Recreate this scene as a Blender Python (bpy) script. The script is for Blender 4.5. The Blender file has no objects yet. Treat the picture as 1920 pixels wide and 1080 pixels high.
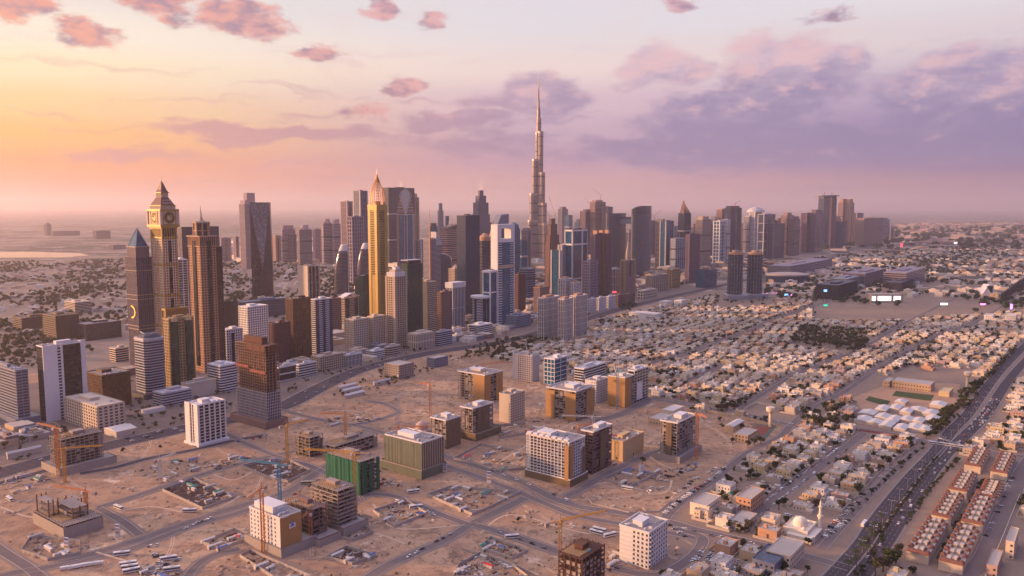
import bpy, bmesh, math, random
import numpy as np
sc = bpy.context.scene
COL = sc.collection
rad = math.radians
# ------------------------------------------------------------------ camera
H = 275.0
F = 1500.0                      # focal length in pixels of the 1920 px wide photograph
PITCH = math.atan(153.0 / F)
cp, sp_ = math.cos(PITCH), math.sin(PITCH)
cam = bpy.data.cameras.new("camera"); camo = bpy.data.objects.new("camera", cam); COL.objects.link(camo)
camo.location = (0, 0, H); camo.rotation_euler = (math.pi / 2 - PITCH, 0, 0)
cam.sensor_width = 36; cam.lens = 36 * F / 1920; cam.clip_start = 1; cam.clip_end = 200000
sc.camera = camo
# ------------------------------------------------------------------ render look
sc.view_settings.view_transform = 'Standard'; sc.view_settings.look = 'None'
sc.view_settings.exposure = 0.68; sc.view_settings.gamma = 1
sc.cycles.volume_bounces = 2; sc.cycles.max_bounces = 5; sc.cycles.diffuse_bounces = 2; sc.cycles.glossy_bounces = 2
sc.cycles.transparent_max_bounces = 6; sc.cycles.volume_step_rate = 1; sc.cycles.use_denoising = True
sc.cycles.sample_clamp_indirect = 4; sc.cycles.use_adaptive_sampling = True; sc.cycles.adaptive_threshold = 0.02
# ------------------------------------------------------------------ sun and sky
SUN_AZ, SUN_EL = -84.0, 8.0      # degrees; azimuth from +Y towards +X
sl = bpy.data.lights.new("sun", 'SUN'); sl.energy = 5.0; sl.angle = rad(3); sl.color = (1.0, 0.52, 0.26)
so = bpy.data.objects.new("sun", sl); COL.objects.link(so)
so.rotation_euler = (rad(90 - SUN_EL), 0, rad(180 - SUN_AZ))
so.location = (-3000, 900, 700)
w = bpy.data.worlds.new("World"); sc.world = w; w.use_nodes = True
nt = w.node_tree; nt.nodes.clear()
def N(t, nt_=None, **k):
    n = (nt_ or nt).nodes.new(t)
    for a, b in k.items(): setattr(n, a, b)
    return n
def mth(op, a, b=None, c=None, nt_=None, clamp=False):
    t = nt_ or nt; n = t.nodes.new('ShaderNodeMath'); n.operation = op; n.use_clamp = clamp
    for i, v in enumerate((a, b, c)):
        if v is None: continue
        if isinstance(v, (int, float)): n.inputs[i].default_value = v
        else: t.links.new(v, n.inputs[i])
    return n.outputs[0]
def srgb(r, g, b):
    f = lambda c: (c / 255 / 12.92 if c / 255 <= 0.04045 else ((c / 255 + 0.055) / 1.055) ** 2.4)
    return (f(r), f(g), f(b), 1)
def pix_dir(px, py):
    x, y = (px - 960) / F, (540 - py) / F
    v = (x, cp + y * sp_, -sp_ + y * cp); l = math.sqrt(sum(c * c for c in v))
    return math.atan2(v[0], v[1]), math.asin(v[2] / l)
def build_sky():
    L = nt.links.new
    tc = N('ShaderNodeTexCoord'); sx = N('ShaderNodeSeparateXYZ'); L(tc.outputs['Generated'], sx.inputs[0])
    X, Y, Z = sx.outputs
    az = mth('ARCTAN2', X, Y); el = mth('ARCSINE', Z)
    def ramp(src, stops, interp='EASE'):
        r = N('ShaderNodeValToRGB'); r.color_ramp.interpolation = interp
        el_ = r.color_ramp.elements
        while len(el_) > 1: el_.remove(el_[-1])
        for i, (p, c) in enumerate(stops):
            e = el_[0] if i == 0 else el_.new(p)
            e.position = p; e.color = c
        L(src, r.inputs[0]); return r.outputs[0]
    elc = mth('MULTIPLY_ADD', el, 1 / rad(40), 0.1, clamp=True)       # 0.1 = horizon, 1.0 = 36 deg
    P = lambda y: 0.1 + pix_dir(960, y)[1] / rad(40)
    R_ = lambda lo, st, hi: ramp(elc, [(0, srgb(*lo))] + [(P(y), srgb(*c)) for y, c in st] + [(.62, srgb(*hi[0])), (1, srgb(*hi[1]))])
    left = R_((214, 140, 130), [(387, (230, 158, 126)), (350, (238, 150, 104)), (320, (248, 160, 94)), (270, (255, 190, 104)), (220, (254, 210, 146)), (160, (254, 232, 190)), (100, (250, 236, 216)), (20, (230, 222, 216))], ((222, 206, 206), (212, 196, 202)))
    mid = R_((186, 140, 150), [(387, (210, 164, 158)), (345, (204, 158, 164)), (300, (186, 150, 178)), (250, (198, 168, 190)), (190, (216, 186, 200)), (130, (238, 216, 212)), (40, (226, 220, 226))], ((212, 200, 208), (204, 190, 202)))
    right = R_((150, 122, 146), [(387, (160, 126, 148)), (345, (166, 128, 152)), (318, (128, 112, 160)), (285, (114, 106, 164)), (250, (140, 124, 174)), (190, (176, 158, 192)), (110, (222, 206, 212)), (20, (228, 222, 226))], ((202, 192, 212), (196, 184, 204)))
    def mix(f, a, b):
        m = N('ShaderNodeMix', data_type='RGBA'); L(f, m.inputs[0])
        for s, v in ((m.inputs[6], a), (m.inputs[7], b)):
            if isinstance(v, tuple): s.default_value = v
            else: L(v, s)
        return m.outputs[2]
    def smooth(v, a, b):
        n = N('ShaderNodeMapRange', interpolation_type='SMOOTHSTEP'); L(v, n.inputs[0])
        n.inputs[1].default_value = a; n.inputs[2].default_value = b; return n.outputs[0]
    # distance in azimuth from the sun, folded round the back
    g = mth('ABSOLUTE', mth('SUBTRACT', az, rad(-54)))
    g = mth('MINIMUM', g, mth('SUBTRACT', 2 * math.pi, g))
    c = mix(smooth(g, rad(20), rad(58)), left, mid)
    c = mix(smooth(g, rad(58), rad(88)), c, right)
    c = mix(mth('MULTIPLY', smooth(g, rad(88), rad(135)), 0.85), c, srgb(112, 124, 200))
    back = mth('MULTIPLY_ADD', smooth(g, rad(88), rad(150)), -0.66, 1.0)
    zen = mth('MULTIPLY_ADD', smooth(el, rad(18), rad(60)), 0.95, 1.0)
    dim = mth('MULTIPLY', mth('MAXIMUM', back, smooth(el, rad(15), rad(45))), zen)  # unseen sky shaped for its light: zenith brightened, rear horizon dimmed
    # clouds : directions, soft ellipses whose outline is bent by noise
    cmb = N('ShaderNodeCombineXYZ'); L(mth('MULTIPLY', az, 8), cmb.inputs[0]); L(mth('MULTIPLY', el, 17), cmb.inputs[1])
    def noise(sc, det, rough=.55, off=0):
        n = N('ShaderNodeTexNoise'); n.inputs['Scale'].default_value = sc; n.inputs['Detail'].default_value = det; n.inputs['Roughness'].default_value = rough
        v = N('ShaderNodeVectorMath', operation='ADD'); L(cmb.outputs[0], v.inputs[0]); v.inputs[1].default_value = (off, off * 2, 0); L(v.outputs[0], n.inputs['Vector']); return n
    wn = noise(1.3, 8, .55); sw = N('ShaderNodeSeparateColor'); L(wn.outputs['Color'], sw.inputs[0])
    azw = mth('MULTIPLY_ADD', mth('SUBTRACT', sw.outputs[0], .5), .15, az); elw = mth('MULTIPLY_ADD', mth('SUBTRACT', sw.outputs[1], .5), .065, el)
    nz = mth('SUBTRACT', noise(3.0, 12, .66, 7).outputs[0], .5); n2 = noise(3.2, 8, .6, 13).outputs[0]; n3 = mth('SUBTRACT', noise(1.1, 6, .55, 21).outputs[0], .5)
    def bank(cl, amp):
        out = None
        for (x0, x1, y0, y1, s) in cl:
            a0, e0 = pix_dir(x0, y1); a1, e1 = pix_dir(x1, y0)
            da = mth('DIVIDE', mth('SUBTRACT', azw, (a0 + a1) / 2), (a1 - a0) / 2); de = mth('DIVIDE', mth('SUBTRACT', elw, (e0 + e1) / 2), (e1 - e0) / 2)
            d = mth('SQRT', mth('ADD', mth('MULTIPLY', da, da), mth('MULTIPLY', de, de)))
            v = mth('MULTIPLY', mth('SUBTRACT', 1.0, d), s); out = v if out is None else mth('MAXIMUM', out, v)
        return mth('ADD', out, mth('MULTIPLY', nz, amp))
    pink = bank([(-90, 120, -24, 34, .9), (60, 250, 34, 76, .8), (200, 430, -30, 36, .9), (330, 560, 12, 70, .85), (515, 670, 82, 118, .9), (655, 760, -14, 34, .8), (755, 865, 18, 56, .8), (716, 818, 138, 182, .9), (600, 770, 176, 236, .6), (1240, 1340, -24, 16, .8), (1520, 1600, 0, 40, .4)], 1.3)
    grey = bank([(265, 740, 228, 262, 1), (330, 460, 252, 272, .6), (740, 990, 200, 250, .8), (850, 1125, 140, 222, .9), (1165, 1320, 70, 168, .8), (1290, 1640, 36, 215, 1.2), (1600, 2200, 44, 270, 1.3), (1180, 1560, 150, 280, 1.0), (960, 2200, 190, 330, 1.1), (640, 1100, 240, 300, .4), (60, 420, 280, 304, .4)], 1.0)
    lit = smooth(mth('ADD', el, mth('MULTIPLY', mth('ADD', nz, n3), 0.16)), rad(5.0), rad(12.5))
    cg = mix(lit, srgb(136, 124, 168), srgb(212, 184, 202)); cg = mix(mth('MULTIPLY', smooth(mth('ADD', n2, mth('MULTIPLY', lit, .25)), .55, .8), .6), cg, srgb(240, 190, 190))
    cgl = mix(smooth(g, rad(24), rad(66)), srgb(206, 146, 148), cg)
    cpk = mix(smooth(g, rad(20), rad(60)), srgb(236, 146, 126), srgb(222, 170, 176))
    edge = mix(smooth(n2, 0.36, 0.6), srgb(150, 112, 142), cpk)
    cs = N('ShaderNodeCombineXYZ'); L(mth('MULTIPLY', azw, 5), cs.inputs[0]); L(mth('MULTIPLY', elw, 60), cs.inputs[1]); st = N('ShaderNodeTexNoise'); st.inputs['Scale'].default_value = 1.2; st.inputs['Detail'].default_value = 9; L(cs.outputs[0], st.inputs['Vector'])
    c = mix(mth('MULTIPLY', mth('MULTIPLY', smooth(st.outputs[0], .52, .70), mth('SUBTRACT', 1.0, smooth(el, rad(6), rad(13)))), 0.5), c, cgl)
    c = mix(mth('MULTIPLY', smooth(n3, .0, .25), 0.18), c, srgb(238, 196, 190))
    c = mix(mth('MULTIPLY', smooth(grey, -0.06, 0.36), 0.86), c, cgl)
    c = mix(mth('MULTIPLY', smooth(pink, 0.06, 0.48), 0.86), c, edge)
    sky = N('ShaderNodeTexSky', sky_type='NISHITA'); sky.sun_disc = False
    sky.sun_elevation = rad(SUN_EL); sky.sun_rotation = rad(SUN_AZ); sky.dust_density = 4
    b1 = N('ShaderNodeBackground'); L(sky.outputs[0], b1.inputs[0]); b1.inputs[1].default_value = 0.012
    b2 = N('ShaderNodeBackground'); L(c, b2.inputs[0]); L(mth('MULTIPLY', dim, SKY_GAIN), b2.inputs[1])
    add = N('ShaderNodeAddShader'); L(b1.outputs[0], add.inputs[0]); L(b2.outputs[0], add.inputs[1])
    out = N('ShaderNodeOutputWorld'); L(add.outputs[0], out.inputs[0])
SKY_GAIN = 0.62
build_sky()
HAZE_DENSITY = 0.46e-4
HAZE_COLOR = (.88, .79, .84, 1)
# ------------------------------------------------------------------ places : pixel of the photograph -> point on the ground
A_ANG = rad(52.5)               # street direction, angle from +X
AX = (math.cos(A_ANG), math.sin(A_ANG)); BX = (-AX[1], AX[0])
def G(px, py):
    x, y = (px - 960) / F, (540 - py) / F
    d = (x, cp + y * sp_, -sp_ + y * cp); t = -H / d[2]
    return (d[0] * t, d[1] * t)
def proj(x, y, z=0.0):
    dep = y * cp - (z - H) * sp_
    if dep < 1: return (-9999, -9999)
    return (960 + F * x / dep, 540 - F * (y * sp_ + (z - H) * cp) / dep)
def uv(p): return (p[0] * AX[0] + p[1] * AX[1], p[0] * BX[0] + p[1] * BX[1])
def xy(u, v): return (u * AX[0] + v * BX[0], u * AX[1] + v * BX[1])
# ------------------------------------------------------------------ mesh helpers
class MB:
    def __init__(s): s.v = []; s.f = []; s.m = []; s.mats = []
    def mi(s, m):
        if m not in s.mats: s.mats.append(m)
        return s.mats.index(m)
    def box(s, x0, x1, y0, y1, z0, z1, m, bottom=False):
        n = len(s.v); i = s.mi(m)
        s.v += [(x0, y0, z0), (x1, y0, z0), (x1, y1, z0), (x0, y1, z0), (x0, y0, z1), (x1, y0, z1), (x1, y1, z1), (x0, y1, z1)]
        q = [(4, 5, 6, 7), (0, 1, 5, 4), (1, 2, 6, 5), (2, 3, 7, 6), (3, 0, 4, 7)]
        q.append((3, 2, 1, 0))
        s.f += [tuple(n + k for k in t) for t in q]; s.m += [i] * len(q)
    def obox(s, cx, cy, ang, lx, ly, z0, z1, m):
        c, sn = math.cos(ang), math.sin(ang); n = len(s.v); i = s.mi(m)
        for z in (z0, z1):
            for dx, dy in ((-lx / 2, -ly / 2), (lx / 2, -ly / 2), (lx / 2, ly / 2), (-lx / 2, ly / 2)):
                s.v.append((cx + dx * c - dy * sn, cy + dx * sn + dy * c, z))
        q = [(4, 5, 6, 7), (0, 1, 5, 4), (1, 2, 6, 5), (2, 3, 7, 6), (3, 0, 4, 7), (3, 2, 1, 0)]
        s.f += [tuple(n + k for k in t) for t in q]; s.m += [i] * 6
    def beam(s, p, q, t, m, t2=None):
        p = np.array(p, float); q = np.array(q, float); d = q - p; l = np.linalg.norm(d)
        if l < 1e-6: return
        d /= l; up = np.array((0, 0, 1.0)) if abs(d[2]) < .9 else np.array((1.0, 0, 0))
        a = np.cross(d, up); a /= np.linalg.norm(a); b = np.cross(a, d); n = len(s.v); i = s.mi(m)
        for e, r in ((p, t), (q, t2 or t)):
            for sa, sb in ((-1, -1), (1, -1), (1, 1), (-1, 1)):
                s.v.append(tuple(e + a * sa * r / 2 + b * sb * r / 2))
        f = [(0, 1, 2, 3), (7, 6, 5, 4), (0, 4, 5, 1), (1, 5, 6, 2), (2, 6, 7, 3), (3, 7, 4, 0)]
        s.f += [tuple(n + k for k in t_) for t_ in f]; s.m += [i] * 6
    def loft(s, rings, m, cap=True, closed=True):
        """rings : list of lists of points, same count"""
        n = len(s.v); k = len(rings[0]); i = s.mi(m)
        for r in rings: s.v += [tuple(p) for p in r]
        for a in range(len(rings) - 1):
            for j in range(k if closed else k - 1):
                s.f.append((n + a * k + j, n + a * k + (j + 1) % k, n + (a + 1) * k + (j + 1) % k, n + (a + 1) * k + j)); s.m.append(i)
        if cap:
            s.f.append(tuple(n + (len(rings) - 1) * k + j for j in range(k))); s.m.append(i)
            s.f.append(tuple(n + j for j in range(k - 1, -1, -1))); s.m.append(i)
    def ring(s, cx, cy, r, z, k=16, ry=None, a0=0):
        ry = ry or r
        return [(cx + r * math.cos(a0 + 2 * math.pi * j / k), cy + ry * math.sin(a0 + 2 * math.pi * j / k), z) for j in range(k)]
    def cyl(s, cx, cy, r, z0, z1, m, k=16, r1=None):
        s.loft([s.ring(cx, cy, r, z0, k), s.ring(cx, cy, r if r1 is None else max(r1, .01), z1, k)], m)
    def pyr(s, x0, x1, y0, y1, z0, z1, m, top=0.02):
        cx, cy = (x0 + x1) / 2, (y0 + y1) / 2
        r = lambda f, z: [(cx + (x0 - cx) * f, cy + (y0 - cy) * f, z), (cx + (x1 - cx) * f, cy + (y0 - cy) * f, z), (cx + (x1 - cx) * f, cy + (y1 - cy) * f, z), (cx + (x0 - cx) * f, cy + (y1 - cy) * f, z)]
        s.loft([r(1, z0), r(top, z1)], m)
    def poly(s, pts, m):
        n = len(s.v); s.v += [tuple(p) for p in pts]; s.f.append(tuple(range(n, n + len(pts)))); s.m.append(s.mi(m))
    def add(s, o, loc=(0, 0, 0), ang=0.0, sc_=1.0, mat_map=None):
        n = len(s.v); c, sn = math.cos(ang), math.sin(ang)
        s.v += [(loc[0] + sc_ * (x * c - y * sn), loc[1] + sc_ * (x * sn + y * c), loc[2] + sc_ * z) for x, y, z in o.v]
        idx = [s.mi(m if not mat_map else mat_map.get(m, m)) for m in o.mats]
        s.f += [tuple(n + k for k in t) for t in o.f]; s.m += [idx[k] for k in o.m]
    def mesh(s, name, smooth=False):
        me = bpy.data.meshes.new(name); me.from_pydata(s.v, [], s.f)
        for m in s.mats: me.materials.append(m)
        me.polygons.foreach_set('material_index', np.array(s.m, dtype=np.int32))
        if smooth: me.polygons.foreach_set('use_smooth', np.ones(len(s.f), dtype=bool))
        me.update(); return me
    def build(s, name, parent=None, smooth=False, loc=None):
        if not s.v: return None
        o = bpy.data.objects.new(name, s.mesh(name, smooth)); COL.objects.link(o)
        if parent is not None: o.parent = parent
        if loc is not None: o.location = loc
        return o
def tag(o, label=None, cat=None, group=None, kind=None):
    if label and len(label.split()) > 16: print('LONG', len(label.split()), label)
    if label: o['label'] = label
    if cat: o['category'] = cat
    if group: o['group'] = group
    if kind: o['kind'] = kind
    return o
def empty(name, loc, rz=0.0):
    o = bpy.data.objects.new(name, None); o.empty_display_size = 1; COL.objects.link(o)
    o.location = loc; o.rotation_euler = (0, 0, rz); return o
KIDS = {}
def copy_tree(o, kids, loc, rz, scale=None, color=None):
    c = o.copy(); COL.objects.link(c); c.location = loc; c.rotation_euler = (0, 0, rz)
    if scale: c.scale = scale
    if color: c.color = color
    for k in kids:
        d = k.copy(); COL.objects.link(d); d.parent = c
        if color: d.color = color
    return c
# ------------------------------------------------------------------ materials
MC = {}
def new_mat(name):
    m = bpy.data.materials.new(name); m.use_nodes = True; t = m.node_tree; t.nodes.clear()
    out = t.nodes.new('ShaderNodeOutputMaterial'); b = t.nodes.new('ShaderNodeBsdfPrincipled'); t.links.new(b.outputs[0], out.inputs[0])
    return m, t, b
def wall(name, col, rough=0.8, var=0.18, scale=0.12, metal=0.0, streak=0.5, objcol=False, spec=0.3):
    """painted / stone / concrete : base colour with weather stains"""
    if name in MC: return MC[name]
    m, t, b = new_mat(name); L = t.links.new
    tc = N('ShaderNodeTexCoord', t); mp = N('ShaderNodeMapping', t); L(tc.outputs['Object'], mp.inputs[0])
    mp.inputs['Scale'].default_value = (1, 1, 1 - 0.8 * streak)
    n = N('ShaderNodeTexNoise', t); n.inputs['Scale'].default_value = scale; n.inputs['Detail'].default_value = 6; n.inputs['Roughness'].default_value = .65
    L(mp.outputs[0], n.inputs['Vector'])
    oi = N('ShaderNodeObjectInfo', t)
    f = mth('ADD', mth('MULTIPLY', n.outputs[0], 2 * var, nt_=t), mth('ADD', mth('MULTIPLY', oi.outputs['Random'], 0.10, nt_=t), 0.95 - var, nt_=t), nt_=t)
    mx = N('ShaderNodeVectorMath', t, operation='SCALE')
    if objcol: L(oi.outputs['Color'], mx.inputs[0])
    else: mx.inputs[0].default_value = col[:3]
    L(f, mx.inputs[3]); L(mx.outputs[0], b.inputs['Base Color'])
    b.inputs['Roughness'].default_value = rough; b.inputs['Metallic'].default_value = metal; b.inputs['Specular IOR Level'].default_value = spec
    MC[name] = m; return m
def glass(name, col, rough=0.12, cw=3.0, ch=3.6, spec=0.5, vary=0.7, lit=0.0):
    """glazing : panes of slightly different tint, tilt and gloss"""
    if name in MC: return MC[name]
    m, t, b = new_mat(name); L = t.links.new
    tc = N('ShaderNodeTexCoord', t); g = N('ShaderNodeNewGeometry', t); sx = N('ShaderNodeSeparateXYZ', t); L(tc.outputs['Object'], sx.inputs[0])
    hx = mth('FLOOR', mth('DIVIDE', mth('ADD', sx.outputs[0], 500.3, nt_=t), cw, nt_=t), nt_=t)
    hy = mth('FLOOR', mth('DIVIDE', mth('ADD', sx.outputs[1], 500.3, nt_=t), cw, nt_=t), nt_=t)
    hz = mth('FLOOR', mth('DIVIDE', sx.outputs[2], ch, nt_=t), nt_=t)
    cm = N('ShaderNodeCombineXYZ', t); L(hx, cm.inputs[0]); L(hy, cm.inputs[1]); L(hz, cm.inputs[2])
    wn = N('ShaderNodeTexWhiteNoise', t); L(cm.outputs[0], wn.inputs['Vector'])
    n = N('ShaderNodeTexNoise', t); n.inputs['Scale'].default_value = .03; L(tc.outputs['Object'], n.inputs['Vector'])
    f = mth('ADD', mth('MULTIPLY', mth('POWER', wn.outputs['Value'], 3.0, nt_=t), vary * 1.6, nt_=t), mth('ADD', mth('MULTIPLY', n.outputs[0], .7, nt_=t), .45, nt_=t), nt_=t)
    mx = N('ShaderNodeVectorMath', t, operation='SCALE'); mx.inputs[0].default_value = col[:3]; L(f, mx.inputs[3]); L(mx.outputs[0], b.inputs['Base Color'])
    b.inputs['Roughness'].default_value = rough; b.inputs['Specular IOR Level'].default_value = spec
    b.inputs['IOR'].default_value = 1.5
    v = N('ShaderNodeVectorMath', t, operation='SUBTRACT'); L(wn.outputs['Color'], v.inputs[0]); v.inputs[1].default_value = (.5, .5, .5)
    v2 = N('ShaderNodeVectorMath', t, operation='SCALE'); L(v.outputs[0], v2.inputs[0]); v2.inputs[3].default_value = 0.035
    v3 = N('ShaderNodeVectorMath', t, operation='ADD'); L(g.outputs['Normal'], v3.inputs[0]); L(v2.outputs[0], v3.inputs[1])
    v4 = N('ShaderNodeVectorMath', t, operation='NORMALIZE'); L(v3.outputs[0], v4.inputs[0]); L(v4.outputs[0], b.inputs['Normal'])
    if lit > 0:
        e = mth('GREATER_THAN', wn.outputs['Value'], 1 - lit, nt_=t); L(mth('MULTIPLY', e, 1.0, nt_=t), b.inputs['Emission Strength']); b.inputs['Emission Color'].default_value = (1, .72, .4, 1)
    MC[name] = m; return m
def plain(name, col, rough=0.6, metal=0.0, emit=0.0):
    if name in MC: return MC[name]
    m, t, b = new_mat(name)
    n = N('ShaderNodeTexNoise', t); n.inputs['Scale'].default_value = 0.8; n.inputs['Detail'].default_value = 4
    tc = N('ShaderNodeTexCoord', t); t.links.new(tc.outputs['Object'], n.inputs['Vector'])
    mx = N('ShaderNodeVectorMath', t, operation='SCALE'); mx.inputs[0].default_value = col[:3]
    t.links.new(mth('ADD', mth('MULTIPLY', n.outputs[0], .4, nt_=t), .8, nt_=t), mx.inputs[3]); t.links.new(mx.outputs[0], b.inputs['Base Color'])
    b.inputs['Roughness'].default_value = rough; b.inputs['Metallic'].default_value = metal
    if emit: b.inputs['Emission Color'].default_value = (*col[:3], 1); b.inputs['Emission Strength'].default_value = emit
    MC[name] = m; return m
# ------------------------------------------------------------------ ground
def ground_mat():
    m, t, b = new_mat("desert_ground"); L = t.links.new
    tc = N('ShaderNodeTexCoord', t)
    def noise(s, d=6, r=.6, map_=None):
        n = N('ShaderNodeTexNoise', t); n.inputs['Scale'].default_value = s; n.inputs['Detail'].default_value = d; n.inputs['Roughness'].default_value = r
        L(map_ or tc.outputs['Object'], n.inputs['Vector']); return n.outputs[0]
    def mixc(f, a, c):
        x = N('ShaderNodeMix', t, data_type='RGBA')
        if isinstance(f, float): x.inputs[0].default_value = f
        else: L(f, x.inputs[0])
        for s, v in ((x.inputs[6], a), (x.inputs[7], c)):
            if isinstance(v, tuple): s.default_value = v
            else: L(v, s)
        return x.outputs[2]
    def mr(v, a, c):
        n = N('ShaderNodeMapRange', t, interpolation_type='SMOOTHSTEP'); L(v, n.inputs[0]); n.inputs[1].default_value = a; n.inputs[2].default_value = c; return n.outputs[0]
    c = mixc(mr(noise(.006), .38, .62), (.40, .25, .155, 1), (.50, .335, .215, 1))
    c = mixc(mr(noise(.03, 8, .7), .45, .7), c, (.31, .19, .125, 1))
    c = mixc(mr(noise(.05, 9, .75), .53, .60), c, (.25, .165, .115, 1))
    c = mixc(mr(noise(.013, 8, .7), .60, .66), c, (.66, .49, .35, 1))
    c = mixc(mr(noise(.12, 6, .7), .52, .70), c, (.24, .16, .11, 1))
    c = mixc(mr(noise(.45, 3, .6), .62, .68), c, (.16, .11, .08, 1))
    c = mixc(mr(noise(.022, 9, .8), .47, .38), c, (.27, .18, .13, 1))
    # darker vegetated and built patches far out
    mp = N('ShaderNodeMapping', t); L(tc.outputs['Object'], mp.inputs[0]); mp.inputs['Rotation'].default_value = (0, 0, -A_ANG); mp.inputs['Scale'].default_value = (.5, 1, 1)
    far = mixc(mr(noise(.0022, 9, .72, mp.outputs[0]), .44, .54), (.30, .225, .185, 1), (.085, .08, .07, 1))  # far earth tone lightened and warmed, with haze put into it
    far = mixc(mr(noise(.011, 4, .7, mp.outputs[0]), .56, .60), far, (.48, .40, .33, 1))
    ln = N('ShaderNodeVectorMath', t, operation='LENGTH'); L(tc.outputs['Object'], ln.inputs[0])
    c = mixc(mr(ln.outputs['Value'], 1700, 3000), c, far)
    L(c, b.inputs['Base Color']); b.inputs['Roughness'].default_value = .95; b.inputs['Specular IOR Level'].default_value = .1
    return m
GM = ground_mat()
g = MB(); S = 70000
xs = [-S, -20000, -6000, 0, 6000, 20000, S]
for i in range(6):
    for j in range(6):
        g.poly([(xs[i], xs[j], 0), (xs[i + 1], xs[j], 0), (xs[i + 1], xs[j + 1], 0), (xs[i], xs[j + 1], 0)], GM)
tag(g.build("ground"), kind='structure')
M_asph = wall("asphalt", (.085, .072, .082), 1, .22, .05, streak=0, spec=.05)
M_asph2 = wall("old_asphalt", (.19, .155, .145), 1, .25, .05, streak=0, spec=.05)
M_kerb = wall("kerb_stone", (.48, .40, .34), .9, .1, .5, streak=0)
M_pave = wall("pavement_tiles", (.25, .19, .155), .9, .22, .06, streak=0)
M_urban = wall("plot_paving", (.27, .195, .145), .95, .3, .03, streak=0)
M_mark = plain("road_paint", (.30, .28, .27), .8)
M_dirt = wall("packed_dirt", (.42, .26, .165), .95, .25, .03, streak=0)
M_dirt2 = wall("pale_dirt", (.58, .41, .28), .95, .2, .03, streak=0)
M_grass = wall("watered_grass", (.045, .07, .022), .95, .4, .1, streak=0)
M_dark = wall("dark_verge", (.10, .08, .055), .95, .4, .05, streak=0)
def sheet(name, px, mat, z, kind='structure'):
    m = MB(); m.poly([(*G(*p), z) for p in px], mat); return tag(m.build(name), kind=kind)
def smooth_line(P, n=8):
    out = []
    for i in range(len(P) - 1):
        p0 = P[max(i - 1, 0)]; p1 = P[i]; p2 = P[i + 1]; p3 = P[min(i + 2, len(P) - 1)]
        for k in range(n):
            t = k / n
            out.append(tuple(.5 * ((2 * p1[j]) + (-p0[j] + p2[j]) * t + (2 * p0[j] - 5 * p1[j] + 4 * p2[j] - p3[j]) * t * t + (-p0[j] + 3 * p1[j] - 3 * p2[j] + p3[j]) * t ** 3) for j in (0, 1)))
    out.append(P[-1]); return out
ROADS = []
def strip(m, line, off0, off1, z, mat, z1=None):
    pts = []
    for i, p in enumerate(line):
        a = line[max(i - 1, 0)]; b = line[min(i + 1, len(line) - 1)]
        dx, dy = b[0] - a[0], b[1] - a[1]; l = math.hypot(dx, dy) or 1; nx, ny = -dy / l, dx / l
        pts.append(((p[0] + nx * off0, p[1] + ny * off0), (p[0] + nx * off1, p[1] + ny * off1)))
    for i in range(len(pts) - 1):
        a, b = pts[i]; c, d = pts[i + 1]
        if z1 is None: m.poly([(*a, z), (*c, z), (*d, z), (*b, z)], mat)
        else:
            n = len(m.v); k = m.mi(mat)
            m.v += [(*a, z), (*c, z), (*d, z), (*b, z), (*a, z1), (*c, z1), (*d, z1), (*b, z1)]
            m.f += [(n + 4, n + 5, n + 6, n + 7), (n, n + 4, n + 5, n + 1), (n + 3, n + 2, n + 6, n + 7)]; m.m += [k] * 3
ZR = [0.08]
def road(name, px, width, mat=None, kerb=True, lanes=0, sh=3.0, world=False, median=False):
    if name in ('site_road', 'villa_street', 'boulevard') and mat is None: mat = M_asph2
    line = smooth_line([p if world else G(*p) for p in px]); ZR[0] += .006; z = ZR[0]
    ROADS.append((line, width / 2 + (sh if kerb else 1)))
    m = MB(); strip(m, line, width / 2, -width / 2, z, mat or M_asph); o = tag(m.build(name), kind='structure')
    if kerb:
        m = MB(); strip(m, line, width / 2 + sh, width / 2, 0.02 + ZR[0] * .4, M_pave); strip(m, line, -width / 2, -width / 2 - sh, 0.02 + ZR[0] * .4, M_pave)
        tag(m.build("pavement"), kind='structure')
        m = MB(); strip(m, line, width / 2 + .35, width / 2, z, M_kerb, z + .14); strip(m, line, -width / 2, -width / 2 - .35, z, M_kerb, z + .14)
        tag(m.build("kerb"), kind='structure')
    if lanes:
        m = MB()
        for k in range(1, lanes):
            o_ = -width / 2 + width * k / lanes; acc = 0
            for i in range(len(line) - 1):
                a, b = line[i], line[i + 1]; l = math.hypot(b[0] - a[0], b[1] - a[1]); t = 0
                n_ = max(1, int(l / 12))
                for q in range(n_):
                    f0, f1 = q / n_, (q + .4) / n_
                    strip(m, [(a[0] + (b[0] - a[0]) * f, a[1] + (b[1] - a[1]) * f) for f in (f0, f1)], o_ + .15, o_ - .15, z + .05, M_mark)
        for s in (-1, 1): strip(m, line, s * (width / 2 - .6) + .12, s * (width / 2 - .6) - .12, z + .05, M_mark)
        tag(m.build("road_marking"), kind='structure')
    return line
# sheets
sheet("villa_ground", [(1257, 968), (1330, 905), (1480, 800), (1218, 748), (1120, 715), (900, 668), (980, 640), (1110, 602), (1330, 545), (1920, 520), (2300, 520), (2300, 700), (2200, 1085), (1215, 1085)], M_urban, .02)
sheet("city_paving", [(-150, 900), (190, 838), (350, 803), (525, 765), (680, 690), (860, 652), (1110, 598), (1330, 543), (1240, 520), (640, 570), (240, 700), (-150, 740)], wall('city_pavement', (.19, .145, .125), .95, .45, .02, streak=0), .012)
sheet("town_ground", [(-400, 700), (0, 700), (240, 700), (420, 655), (640, 575), (900, 535), (900, 488), (240, 488), (-400, 496)], wall("hazed_town_earth", (.26, .20, .165), .95, .4, .02, streak=0), .008)  # earth lightened and warmed to carry haze over the plain
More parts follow.
